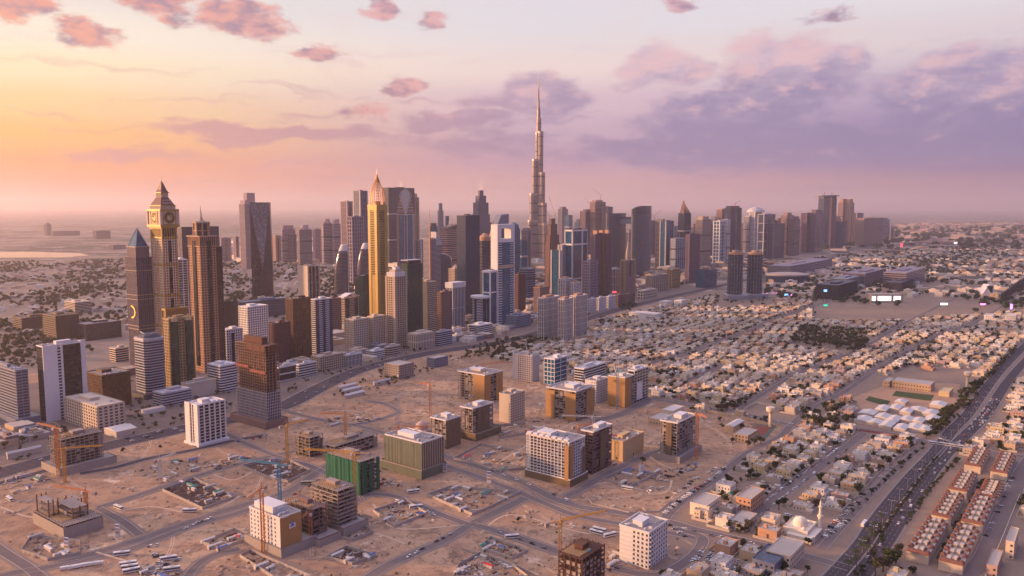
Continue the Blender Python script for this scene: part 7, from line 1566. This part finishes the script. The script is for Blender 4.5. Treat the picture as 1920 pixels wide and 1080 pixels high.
row_cars([(1560, 1010), (1600, 968), (1640, 925), (1690, 875)], 26, "parked on the verge road left of the avenue", off=8, gap=.35)
row_cars([(1600, 1048), (1650, 985), (1712, 905), (1755, 850), (1810, 790), (1862, 715), (1900, 672)], 34, "driving on the near carriageway of the avenue", perp=False, jit=2.5, off=2, gap=.72)
row_cars([(1630, 1055), (1690, 968), (1728, 915), (1770, 858), (1814, 815)], 26, "driving on the far carriageway of the avenue", perp=False, jit=3, gap=.5)
for off in (-5, -1.5, 2, 5.5): row_cars([(1820, 808), (1848, 779), (1868, 748)], 15, "queueing on the avenue before the wide crossing", perp=False, jit=.8, off=off, gap=.25)
row_cars([(1760, 822), (1785, 830), (1800, 833)], 5, "turning at the wide crossing", perp=False, gap=.1)
for i in range(4): car(*G(1752 + i * 16, 833 + i * 2.2), rad(-35) + .12, "in the queue of buses at the wide crossing", "bus", "white", z=.2)
car(*G(1828, 842), rad(-35), "in the queue of buses at the wide crossing", "bus", "white", z=.2)
car(*G(1620, 985), A_ANG, "on the verge road beside the minaret mosque's lot", "bus", "white", z=.2)
row_cars([(345, 992), (395, 972)], 8, "waiting on the near site road at the lower left", perp=False, jit=1.2); row_cars([(275, 1025), (300, 1022)], 4, "parked on the sand below the near site road", jit=1)
row_cars([(118, 1070), (190, 1058)], 5, "in a line of trucks at the lower left edge", perp=False, kind="truck", col="white", gap=0)
for x, y, a, wh in ((240, 1060, .35, "first of the parked buses at the bottom left"), (243, 1066, .35, "second of the parked buses at the bottom left"), (246, 1073, .5, "third of the parked buses at the bottom left"), (228, 1041, .3, "standing alone above the parked buses"), (316, 1050, .4, "among the cars parked on the sand, bottom left"), (322, 1070, .3, "lowest of the vehicles parked on the sand"), (222, 954, -.6, "on the sand plot beside the low screened frames"), (356, 960, .1, "at the edge of the sand plot above the site road"), (18, 938, -.7, "at the left edge behind the screened frames"),
                    (775, 924, .4, "on the sand beside the small hut yard"), (780, 953, .3, "on the sand plot right of the green netted frame"), (1176, 918, -.5, "below the white canopy yard on the sand lot"), (960, 1009, .2, "on the site road below the lone bush"), (1124, 996, -.6, "longest one on the plot left of the bright white block"), (1143, 1006, .5, "beside the longest one, left of the bright white block"), (1118, 1001, -.6, "parked close behind the longest one"), (576, 908, .1, "between the two near site roads")):
    car(*G(x, y), a, wh, "bus", "sand coloured" if x == 576 else "white")
row_cars([(540, 935), (600, 900)], 7, 'beside the near site road by the yellow block', perp=False); row_cars([(1060, 985), (1140, 995)], 6, 'on the plot left of the bright white block', jit=3); row_cars([(700, 905), (790, 915)], 7, 'on the dirt in front of the sage netted base', jit=2.5); row_cars([(1000, 850), (1050, 830)], 6, 'behind the white gridded slab', jit=2); row_cars([(440, 830), (500, 818)], 6, 'by the podium of the unfinished brown tower', jit=1.5); row_cars([(560, 715), (640, 695)], 12, 'in front of the low offices by the highway', jit=1.5)
row_cars([(300, 1045), (330, 1050), (345, 1048)], 10, "parked in loose groups on the sand, bottom left", jit=3); row_cars([(290, 1038), (310, 1068)], 8, "parked in loose groups on the sand, bottom left", jit=3)
row_cars([(740, 940), (790, 955), (830, 972)], 8, "on the curved site road past the hut yard", perp=False); row_cars([(760, 1048), (810, 1020), (850, 1000)], 7, "on the site road at the bottom centre", perp=False)
row_cars([(890, 872), (1000, 912), (1100, 955)], 9, "on the boulevard before the white gridded slab", perp=False, gap=.5); row_cars([(925, 995), (1030, 1032)], 5, "on the road left of the rust brown block", perp=False); row_cars([(1135, 866), (1180, 850)], 5, "beside the blank sand coloured hall", perp=False)
row_cars([(1070, 905), (1130, 880), (1215, 850)], 8, "on the road behind the white gridded slab", perp=False, gap=.4); row_cars([(700, 888), (740, 912)], 5, "on the dirt beside the sage netted block"); row_cars([(1190, 830), (1290, 840)], 6, "on the track beside the villas' edge block"); row_cars([(1290, 765), (1380, 782), (1500, 798), (1640, 812)], 16, "on the boundary road of the villa quarter", perp=False, gap=.4, off=2)
for off in (-9, -4, 4, 9): row_cars([(60, 868), (194, 838), (347, 803)], 9, "on the highway at the left", perp=False, gap=.55, off=off); row_cars([(530, 762), (600, 727), (680, 692), (790, 665)], 12, "on the highway past the low offices", perp=False, gap=.55, off=off)
row_cars([(1862, 1015), (1890, 950), (1912, 895)], 12, "on the service road right of the terraces", gap=.3, off=6); row_cars([(1275, 990), (1330, 1004), (1420, 1022)], 8, "on the boulevard below the car park", perp=False, gap=.4)
print("cars", NC[0])
# ------------------------------------------------------------------ building sites : fences, pits, huts, heaps
FEN = wall("hoarding", (.42, .37, .33), .85, .15, .4); TENT = wall("sheet_roof", (.60, .56, .52), .5, .1, .3); BLU_ = plain("blue_sheet", (.06, .12, .34), .6); PITM = wall("pit_earth", (.10, .055, .045), .95, .4, .15); HUT = wall("hut_wall", (.52, .46, .40), .8, .15, .5)
def fence(label, P, h=2.6, mat=None, name="site_fence", thick=.35):
    L_ = [G(*p) for p in P]; c = L_[0]; e = [(a - c[0], b - c[1]) for a, b in L_]; m = MB()
    for a, b in zip(e, e[1:]): m.beam((a[0], a[1], h / 2), (b[0], b[1], h / 2), thick, mat or FEN); 
    m = MB()
    for a, b in zip(e, e[1:]):
        l = math.hypot(b[0] - a[0], b[1] - a[1]); m.obox((a[0] + b[0]) / 2, (a[1] + b[1]) / 2, math.atan2(b[1] - a[1], b[0] - a[0]), l + thick, thick, 0, h, mat or FEN)
        for k in range(int(l / 6)): f = k * 6 / l; m.obox(a[0] + (b[0] - a[0]) * f, a[1] + (b[1] - a[1]) * f, math.atan2(b[1] - a[1], b[0] - a[0]), .5, thick + .3, 0, h + .25, mat or FEN)
    o = m.build(name, loc=(*c, 0)); tag(o, label, "fence")
def site(P, label, seed, n_h=6, pit=True, fence_=True, items=26):
    R = random.Random(seed); Q = [G(*p) for p in P]
    if pit: m = MB(); m.poly([(*q, .10) for q in Q], PITM); tag(m.build("pit_floor"), kind='structure')
    if fence_: fence("pale hoarding round the " + label, P + [P[0]])
    xs_ = [q[0] for q in Q]; ys_ = [q[1] for q in Q]; cx, cy = sum(xs_) / len(xs_), sum(ys_) / len(ys_)
    def rp():
        for _ in range(99):
            x, y = R.uniform(min(xs_), max(xs_)), R.uniform(min(ys_), max(ys_))
            if inpoly(x, y, Q): return x, y
        return cx, cy
    for k in range(n_h):
        x, y = rp(); l, w_ = R.choice((6, 9, 12)), 2.8; m = MB(); cn, mt = R.choices((("white", TENT), ("blue", BLU_), ("red", REDT), ("pale", HUT), ("green", GRNT)), (5, 2, 1.2, 4, .8))[0]
        e = tag(empty("site_hut", (x, y, 0), A_ANG + R.choice((0, math.pi / 2))), f"{cn} roofed site hut in the {label}", "hut", f"{cn} huts in the {label}"); m.box(-l / 2, l / 2, -w_ / 2, w_ / 2, 0, 2.6, HUT); m.box(-l / 2 + .8, -l / 2 + 1.7, -w_ / 2 - .04, -w_ / 2 + .1, 0, 2, GLW); m.build("wall", e)
        m = MB(); m.loft([[(-l / 2 - .2, -w_ / 2 - .2, 2.6), (l / 2 + .2, -w_ / 2 - .2, 2.6), (l / 2 + .2, w_ / 2 + .2, 2.6), (-l / 2 - .2, w_ / 2 + .2, 2.6)], [(-l / 2, -.2, 3.2), (l / 2, -.2, 3.2), (l / 2, .2, 3.2), (-l / 2, .2, 3.2)]], mt); m.build("roof", e)
    m = MB()
    for k in range(items):
        x, y = rp(); s = R.uniform(.8, 3.2); mt = R.choice((RUST, CONC, FORM, BLOCKW, PITM, WHAC, STEEL))
        if R.random() < .5: m.obox(x, y, R.uniform(0, 3), s * 2, s * .7, 0, R.uniform(.3, 1.6), mt)
        else:
            for q in range(3): m.beam((x + q * .6, y, .3 + q * .1), (x + q * .6 + R.uniform(-4, 4), y + R.uniform(2, 6), .5), .35, mt)
    tag(m.build("site_debris"), "loose boards and blocks over the " + label, kind='stuff')
site([(305, 921), (362, 899), (440, 934), (380, 956)], "rectangular dark pit yard, left", 1, 9, items=60)
site([(454, 876), (500, 863), (545, 866), (582, 884), (540, 905), (500, 896)], "oval dark pit under the teal crane", 2, 5, items=55)
site([(250, 885), (300, 868), (370, 858), (395, 875), (305, 906)], "open yard by the white mast crane", 3, 8, pit=False, fence_=False, items=60)
site([(40, 1035), (90, 1052), (150, 1040), (150, 1018), (60, 1005)], "cluttered yard below the low screened frames", 4, 6, pit=False, items=40)
site([(801, 930), (845, 915), (975, 925), (925, 950), (885, 967)], "hut yard at the site roads' crossing", 5, 12, pit=False, items=80)
site([(612, 1048), (650, 1028), (705, 1045), (660, 1060)], "small yard with red and blue tents, bottom", 6, 6, items=30)
site([(378, 1020), (440, 995), (480, 1008), (412, 1032)], "hut yard beside the white and yellow block", 7, 6, pit=False, items=30)
site([(860, 1062), (900, 1040), (960, 1062), (990, 1085), (850, 1085)], "scrap heap yard at the bottom edge", 8, 4, pit=False, items=90)
site([(450, 1045), (470, 1035), (585, 1085), (520, 1090)], "yard below the white and yellow block", 9, 2, pit=False, items=30)
site([(640, 880), (600, 852), (700, 870), (745, 905), (720, 915)], "dirt yard round the green netted frame", 10, 3, pit=False, fence_=False, items=30)
site([(850, 862), (900, 835), (985, 850), (985, 880), (930, 885)], "yard left of the white gridded slab", 11, 6, pit=False, items=60)
site([(1130, 900), (1180, 880), (1230, 892), (1180, 915)], "canopy yard on the sand lot", 12, 4, pit=False, items=20)
site([(0, 905), (50, 880), (100, 900), (20, 930)], "yard at the left edge below the highway", 13, 6, pit=False, fence_=False, items=50)
site([(980, 820), (1020, 745), (1080, 800), (1060, 830)], "dirt ground behind the white gridded slab", 14, 3, pit=False, fence_=False, items=24)
for k_, (P_, nm_) in enumerate([([(700, 960), (760, 940), (800, 965), (740, 990)], "stores yard on the plot above the bottom road"), ([(380, 870), (440, 850), (470, 862), (410, 884)], "stores yard above the parallel site roads"), ([(600, 790), (680, 772), (720, 790), (640, 806)], "stores yard inside the round kerb plot"), ([(920, 1010), (990, 1035), (960, 1050), (900, 1030)], "stores yard left of the rust brown block"), ([(1140, 1040), (1162, 1030), (1165, 1066), (1140, 1070)], "stores yard hard left of the bright white block"),
    ([(240, 1080), (300, 1060), (340, 1075), (300, 1092)], "stores yard at the bottom edge, left"), ([(930, 800), (985, 795), (1000, 812), (940, 822)], "stores yard at the plain white block's foot"), ([(1120, 830), (1150, 815), (1160, 826), (1130, 845)], "stores yard behind the blank sand coloured hall"), ([(1210, 890), (1300, 870), (1310, 880), (1230, 905)], "stores yard at the villas' edge block"), ([(640, 960), (700, 1000), (660, 1015), (600, 1000)], "rubble yard right of the tallest bare frame")]):
    site(P_, nm_, 40 + k_, 3, pit=False, fence_=k_ % 3 == 0, items=45)
fence("long low pale wall at the bottom edge plot", [(868, 1032), (940, 1052), (1010, 1082)], 2)
fence("long kerb wall round the bare sand lots", [(1095, 926), (1110, 945), (1180, 962), (1235, 960), (1258, 940)], 1.2, M_kerb)
fence("ochre wall on the far side of the boundary road", [(1310, 770), (1400, 787), (1450, 800)], 3.2, VMATS["sandy"]); fence("pale wall round the walled empty plot", [(1397, 768), (1418, 757), (1470, 766)], 3, VMATS["cream"])
fence("red and white striped low wall along the boundary road", [(1548, 800), (1640, 812), (1715, 826)], 2.4, plain("dusty_red_wall", (.34, .12, .11), .8))
fence("outer wall of the red roofed terraces", [(1845, 1090), (1880, 1010), (1912, 930)], 2.4, VMATS["cream"])
# ------------------------------------------------------------------ mosque, school, sheds, water towers
def mosque(label, px, py, s=1.0, minaret=True, rot=A_ANG, wallm=None):
    x, y = G(px, py); e = tag(empty("mosque", (x, y, 0), rot), label, "mosque"); wm = wallm or VMATS["ivory"]; m = MB(); m.box(-14 * s, 14 * s, -11 * s, 11 * s, 0, 8 * s, wm); m.box(-20 * s, -14 * s, -16 * s, 6 * s, 0, 5.5 * s, wm); m.box(-14 * s, 10 * s, -17 * s, -11 * s, 0, 5.5 * s, wm); parapet(m, 28 * s, 22 * s, 8 * s, wm, 1, .3, 0); m.build("wall", e)
    for k in range(5): m = MB(); m.box((-10 + k * 4.6) * s, (-8.2 + k * 4.6) * s, -17.1 * s, -16.8 * s, 1, 4.3 * s, GLW); m.build("arched_window", e)
    m = MB(); m.cyl(0, 0, 6.5 * s, 8 * s, 10.5 * s, wm, 20); m.loft([m.ring(0, 0, 6.4 * s * c, (10.5 + 5.8 * q) * s, 20) for c, q in ((1, 0), (.98, .25), (.85, .55), (.6, .8), (.3, .95), (.02, 1.08))], wm); m.build("dome", e, smooth=False)
    for k, (dx, dy) in enumerate(((-9, -6), (9, -6))): m = MB(); m.loft([m.ring(dx * s, dy * s, 2.4 * s * c, (8 + 2.4 * q) * s, 12) for c, q in ((1, 0), (.85, .5), (.4, .9), (.02, 1.1))], wm); m.build("small_dome", e)
    if minaret:
        m = MB(); m.loft([m.ring(12 * s, -14 * s, r * s, z * s, 10) for r, z in ((2, 0), (1.8, 15), (2.7, 15.5), (2.7, 17), (1.4, 17.1), (1.3, 24), (1.9, 24.4), (1.9, 25.2), (1, 25.3), (.9, 28), (.1, 32))], wm); m.build("minaret", e)
mosque("sand coloured domed mosque with one minaret between the villas and the avenue, bottom right", 1500, 1000, .92)
mosque("pale mosque with a big plain dome behind the sage netted block", 791, 818, 1.15, False, wallm=VMATS["pinkish"])
mosque("small orange lit domed mosque beyond the school hall", 1738, 692, .7, True, wallm=VMATS["peach"])
def simple_hall(label, xl, xc, xr, yt, yb, wm, rm, gable=False, name="hall", cat="hall", wins=True, wmax=34):
    W0 = place(xl, xc, xr, yt, yb); t = T(name, label, xl, xc, xr, yt, yb, cat=cat, w=min(W0[4], wmax), d=min(W0[5], 75)); w, d, h = t.w, t.d, max(3, t.h); m = MB(); m.box(-w / 2, w / 2, -d / 2, d / 2, 0, h, wm)
    if wins:
        nf = max(1, int(h / 3.6))
        for z in [1.1 + i * h / nf for i in range(nf)]:
            for k in range(int(w / 4)): m.box(-w / 2 + 1 + k * 4, -w / 2 + 2.6 + k * 4, -d / 2 - .08, -d / 2 + .1, z, z + 1.6, GLW)
            for k in range(int(d / 4)): m.box(-w / 2 - .08, -w / 2 + .1, -d / 2 + 1 + k * 4, -d / 2 + 2.6 + k * 4, z, z + 1.6, GLW)
    t.part("wall", m); m = MB()
    if gable: m.loft([[(-w / 2 - .5, -d / 2 - .5, h), (w / 2 + .5, -d / 2 - .5, h), (w / 2 + .5, d / 2 + .5, h), (-w / 2 - .5, d / 2 + .5, h)], [(-w / 2 - .3, -.3, h + 2.2), (w / 2 + .3, -.3, h + 2.2), (w / 2 + .3, .3, h + 2.2), (-w / 2 - .3, .3, h + 2.2)]], rm)
    else: m.box(-w / 2 + .3, w / 2 - .3, -d / 2 + .3, d / 2 - .3, h, h + .2, rm); parapet(m, w, d, h, wm, .8, .25, .1)
    t.part("roof", m); return t
simple_hall("long sand coloured school range with many windows behind the green pitches", 1672, 1745, 1776, 723, 736, VMATS["sandy"], VROOF)
simple_hall("second school wing with white roof ribs, left part", 1655, 1668, 1690, 716, 727, VMATS["sandy"], VROOF)
simple_hall("flat cream tent roof hall right of the larger green pitch", 1760, 1780, 1794, 736, 745, VMATS["pale yellow"], VMATS["pale yellow"], wins=False)
sheet("playing_field", [(1672, 742), (1680, 733), (1752, 741), (1745, 752)], M_grass, .05); sheet("playing_field", [(1622, 750), (1630, 743), (1670, 752), (1662, 762)], M_grass, .05)
sheet("school_yard", [(1600, 745), (1680, 715), (1800, 720), (1790, 760), (1700, 765), (1620, 775)], M_dirt, .035)
sheet("sports_court", [(1402, 812), (1420, 798), (1446, 801), (1430, 817)], plain("court_red", (.24, .055, .04), .9), .05); sheet("sports_court", [(1396, 818), (1416, 794), (1456, 799), (1436, 824)], plain("court_green", (.10, .12, .09), .9), .04)
RS = random.Random(8); k = 0
for (px, py) in [(1655, 770), (1680, 768), (1700, 775), (1722, 772), (1745, 778), (1655, 785), (1676, 790), (1700, 790), (1722, 793), (1748, 790), (1640, 795), (1664, 800), (1690, 806), (1715, 805), (1735, 808), (1618, 790), (1760, 762), (1690, 757), (1628, 778)]:
    k += 1; w_, d_ = RS.uniform(13, 19), RS.uniform(20, 30); x, y = G(px, py); e = tag(empty("shed", (x, y, 0), A_ANG), f"white roofed shed, {['first','second','third','fourth','fifth','sixth','seventh','eighth','ninth','tenth','eleventh','twelfth','thirteenth','fourteenth','fifteenth','sixteenth','seventeenth','eighteenth','nineteenth'][k-1]} from the back in the shed field by the avenue", "shed", "white sheds by the avenue"); m = MB(); m.box(-d_ / 2, d_ / 2, -w_ / 2, w_ / 2, 0, 4, HUT); m.build("wall", e)
    m = MB(); m.loft([[(-d_ / 2 - .4, -w_ / 2 - .4, 4), (d_ / 2 + .4, -w_ / 2 - .4, 4), (d_ / 2 + .4, w_ / 2 + .4, 4), (-d_ / 2 - .4, w_ / 2 + .4, 4)], [(-d_ / 2, -.5, 5.8), (d_ / 2, -.5, 5.8), (d_ / 2, .5, 5.8), (-d_ / 2, .5, 5.8)]], TENT); m.build("roof", e)
def water_tower(label, px, yb, yt):
    x, y = G(px, yb); h = at_height(px, yt, y); e = tag(empty("water_tower", (x, y, 0)), label, "water tower"); m = MB(); m.cyl(0, 0, 2, 0, h * .7, VMATS["cream"], 14); m.build("shaft", e); m = MB(); m.loft([m.ring(0, 0, r, z * h, 16) for r, z in ((2, .68), (5.5, .8), (5.6, .98), (4.6, 1.0))], VMATS["cream"]); m.build("tank", e)
water_tower("pale mushroom shaped water tower by the walled empty plot", 1444, 800, 763); water_tower("ochre mushroom shaped water tower right of the school", 1813, 728, 697)
for lab, xl, xc, xr, yt, yb, wm, rm, g_ in (("long white canopy roof, upper one of the pair beside the highway", 745, 747, 835, 705, 712, HUT, TENT, True), ("long white canopy roof, lower one of the pair beside the highway", 700, 702, 790, 718, 725, HUT, TENT, True), ("lower white striped car port by the round kerb", 645, 650, 700, 742, 748, HUT, TENT, True), ("upper white striped car port by the round kerb", 640, 645, 695, 733, 738, HUT, TENT, True), ("small car port left of the striped ones", 632, 636, 672, 727, 732, HUT, TENT, True),
        ("unfinished low villa range in front of the highway, pale frame", 720, 748, 815, 686, 712, CONC, VROOF, False), ("grey flat roofed range beyond the pale low villa range", 800, 815, 860, 673, 690, GREY, VROOF, False), ("white roofed long shed at the left edge above the highway", 12, 14, 86, 852, 862, HUT, TENT, True), ("pale canopy shed beside the highway, left", 195, 218, 256, 810, 822, HUT, TENT, True),
        ("flat school hall with an ochre roof edge, left of the villas' corner", 1215, 1250, 1330, 790, 800, VMATS["sandy"], VROOF, False), ("gabled pale hall beside the red court", 1360, 1375, 1400, 800, 813, VMATS["sandy"], TENT, True), ("ochre hall below the red court", 1375, 1402, 1424, 818, 830, VMATS["sandy"], VROOF, False), ("long low white hall behind the boundary road corner", 1240, 1262, 1330, 772, 782, VMATS["cream"], TENT, False),
        ("large white roofed market hall in the pale quarter", 1180, 1230, 1265, 590, 600, VMATS["white"], TENT, False), ("round edged white exhibition hall left of its twin", 1236, 1250, 1268, 566, 575, VMATS["white"], TENT, False), ("round edged white exhibition hall right of its twin", 1264, 1278, 1300, 564, 576, VMATS["white"], TENT, False),
        ("white market roof range at the right edge behind the avenue", 1845, 1862, 1905, 592, 602, VMATS["white"], TENT, False), ("long flat white warehouse at the right edge", 1885, 1905, 1935, 592, 606, VMATS["white"], TENT, False), ("low white office by the mosque's forecourt, bottom right", 1365, 1395, 1420, 985, 999, VMATS["grey beige"], VROOF, False), ("three storey pale block with a round turret at the bottom edge", 1437, 1482, 1520, 1045, 1078, VMATS["cream"], VROOF, False),
        ("glass roofed grey block at the bottom edge beside the pale turret block", 1410, 1452, 1482, 1060, 1092, GREY, GLB, False), ("cream corner house with a dark roof terrace by the sand lots", 1294, 1325, 1352, 950, 972, VMATS["ivory"], VROOF, False), ("orange and white narrow house block above the mosque", 1380, 1408, 1440, 938, 966, VMATS["peach"], VROOF, False),
        ("pink brown hall at the bottom right corner, flat roofed", 1850, 1870, 1935, 1064, 1085, VMATS["pinkish"], VROOF, False), ("plain cream apartment block at the right edge", 1886, 1902, 1945, 1018, 1050, VMATS["cream"], VROOF, False)):
    simple_hall(lab, xl, xc, xr, yt, yb, wm, rm, g_, wins=not g_)
def totem(label, px, yb, yt):
    x, y = G(px, yb); h = at_height(px, yt, y); e = tag(empty("advert_totem", (x, y, 0), rad(-18)), label, "sign"); m = MB(); m.box(-2.2, 2.2, -.5, .5, 0, h, plain("totem_white", (.6, .58, .6), .5)); m.build("board", e)
    for i, mt in enumerate((BLU_, plain("totem_grey", (.25, .25, .32), .5), CLAD)): m = MB(); z = h * (.82 - i * .27); m.box(-2, 2, -.6, -.48, z, z + h * .15, mt); m.build("printed_panel", e)
totem("upright advert board with blue top at the low frames' yard", 126, 1034, 1008); totem("upright advert board at the corner of the two near site roads", 221, 1006, 983); totem("pale upright advert board by the hut yard crossing", 917, 906, 884); totem("slim pale board at the sage netted base's corner", 834, 885, 870)
simple_hall("upright white tombstone shaped kiosk on the sand lot", 1198, 1201, 1207, 876, 890, VMATS["white"], VROOF, False, wins=False)
# low mounds and tyre tracks of the sand plots
def tracks(P, w=2.2): L_ = smooth_line([G(*p) for p in P], 6); m = MB(); ZR[0] += .002; strip(m, L_, w / 2, -w / 2, ZR[0] * .3 + .03, M_dirt2); tag(m.build("dirt_track"), kind='structure')
for P in ([(180, 1035), (260, 1060), (300, 1085)], [(330, 950), (400, 955), (450, 930)], [(700, 945), (740, 990), (860, 985)], [(900, 1000), (960, 965), (1100, 1000), (1200, 990)], [(1090, 920), (1140, 905), (1240, 925), (1260, 900)], [(930, 870), (980, 840), (1060, 800), (1110, 775)], [(560, 790), (620, 770), (700, 775)], [(900, 820), (960, 800), (1020, 815)], [(0, 950), (60, 970), (110, 955)], [(640, 1010), (700, 1000), (760, 1020)], [(1180, 830), (1260, 880), (1320, 870)], [(960, 1030), (1000, 1050), (1040, 1075)], [(220, 960), (280, 950), (340, 960)], [(400, 890), (440, 900), (480, 880)]): tracks(P)
# ------------------------------------------------------------------ scrub, spoil and wheel tracks of the sand plots
SPOIL = wall("spoil_earth", (.30, .20, .14), .95, .35, .3, streak=0); SP2 = wall("pale_spoil", (.50, .38, .27), .95, .2, .3, streak=0)
SAND_P = [G(*p) for p in [(-60, 930), (200, 845), (350, 810), (530, 775), (700, 700), (860, 668), (940, 690), (1110, 735), (1215, 760), (1480, 805), (1380, 875), (1260, 960), (1330, 1010), (1240, 1090), (-60, 1100)]]
R = random.Random(71); xs_ = [q[0] for q in SAND_P]; ys_ = [q[1] for q in SAND_P]; heap = MB(); scrub = MB()
def okp(x, y): return inpoly(x, y, SAND_P) and road_dist(x, y) > 2 and not any(math.hypot(x - f[0], y - f[1]) < f[2] * .9 for f in FOOT)
hp = []
for k in range(4): m = MB(); m.loft([[(r * math.cos(a) * R.uniform(.8, 1.2), r * .7 * math.sin(a) * R.uniform(.8, 1.2), z) for a in [j * .7 for j in range(9)]] for r, z in ((2.4, 0), (1.7, .6), (.6, 1.05))], SPOIL if k % 2 else SP2); hp.append(m)
n = 0
while n < 1500:
    cx, cy = R.uniform(min(xs_), max(xs_)), R.uniform(min(ys_), max(ys_)); 
    for q in range(R.choice((1, 1, 2, 5, 9))):
        x, y = cx + R.gauss(0, 7), cy + R.gauss(0, 5)
        if okp(x, y): heap.add(R.choice(hp), (x, y, 0), R.uniform(0, 6), R.uniform(.25, 1.25)); n += 1
tag(heap.build("spoil_heaps"), "low heaps of spoil dumped over the bare sand plots", kind='stuff')
bl = MB()
for k in range(12):
    a = R.uniform(0, 6.28); r = R.uniform(0, 1.1); bl.poly([(r * math.cos(a) + R.uniform(-.5, .5), r * math.sin(a) + R.uniform(-.5, .5), R.uniform(.05, 1.0)) for _ in range(4)], LEAFS[2])
n = 0
while n < 700:
    x, y = R.uniform(min(xs_), max(xs_)), R.uniform(min(ys_), max(ys_))
    if okp(x, y) and math.sin(x * .02) + math.sin(y * .013) > -.3: scrub.add(bl, (x, y, 0), R.uniform(0, 6), R.uniform(.5, 1.5)); n += 1
tag(scrub.build("scrub"), "dry low scrub dotted over the sand plots", kind='stuff')
wt = MB(); wt2 = MB()
for k in range(190):
    x, y = R.uniform(min(xs_), max(xs_)), R.uniform(min(ys_), max(ys_)); a = R.uniform(0, 6.28); da = R.uniform(-.06, .06); L_ = [(x, y)]
    for q in range(R.randint(8, 22)): a += da + R.gauss(0, .03); L_.append((L_[-1][0] + 6 * math.cos(a), L_[-1][1] + 6 * math.sin(a)))
    L_ = [p for p in L_ if inpoly(*p, SAND_P)]
    if len(L_) > 3:
        for s in (-1, 1): strip(wt if k % 3 else wt2, L_, s * 1.0 + .35, s * 1.0 - .35, .03 + k * .0002, M_dirt if k % 3 else M_dirt2)
tag(wt.build("wheel_track"), kind='structure'); tag(wt2.build("wheel_track"), kind='structure')
# lamp posts along the avenue and the boulevard
POLE = MB(); POLE.beam((0, 0, 0), (0, 0, 11), .3, STEEL, .18); POLE = POLE.mesh("lamp_pole"); ARM = MB(); ARM.beam((0, 0, 10.8), (2.4, 0, 11.4), .16, STEEL); ARM.box(2, 3, -.2, .2, 11.3, 11.5, WHAC); ARM = ARM.mesh("lamp_arm")
def lamps(line, off, step, where, both=False):
    acc = 0
    for a, b in zip(line, line[1:]):
        l = math.hypot(b[0] - a[0], b[1] - a[1]); dx, dy = (b[0] - a[0]) / l, (b[1] - a[1]) / l
        while acc < l:
            x, y = a[0] + dx * acc - dy * off, a[1] + dy * acc + dx * off; px, py = proj(x, y)
            if -10 < px < 1930 and py < 1090: e = tag(empty("street_lamp", (x, y, 0), math.atan2(dy, dx) - math.pi / 2), "thin grey street lamp " + where, "street lamp", "street lamps " + where); ps = [(POLE, "pole", 0), (ARM, "lamp_arm", 0)] + ([(ARM, "lamp_arm", math.pi)] if both else []); 
            else: acc += step; continue
            for me, nm, rz in ps: o = bpy.data.objects.new(nm, me); COL.objects.link(o); o.parent = e; o.rotation_euler = (0, 0, rz)
            acc += step
        acc -= l
lamps([p for p in LINE_W2 if p[1] < 1300], 9.5, 36, "on the median of the avenue", True); lamps([p for p in LINE_HW if p[1] < 1500], 18.5, 45, "along the highway's edge")
# ------------------------------------------------------------------ haze
hm = bpy.data.materials.new("haze_air"); hm.use_nodes = True; t = hm.node_tree; t.nodes.clear()
o_ = t.nodes.new('ShaderNodeOutputMaterial'); pv = t.nodes.new('ShaderNodeVolumePrincipled')
pv.inputs['Color'].default_value = HAZE_COLOR; pv.inputs['Density'].default_value = HAZE_DENSITY; pv.inputs['Anisotropy'].default_value = 0.6
t.links.new(pv.outputs[0], o_.inputs['Volume'])
hb = MB(); hb.box(-S - 1000, S + 1000, -S - 1000, S + 1000, -1, 880, hm)
tag(hb.build("haze"), label="pale pink morning haze lying over the whole city", kind='stuff')
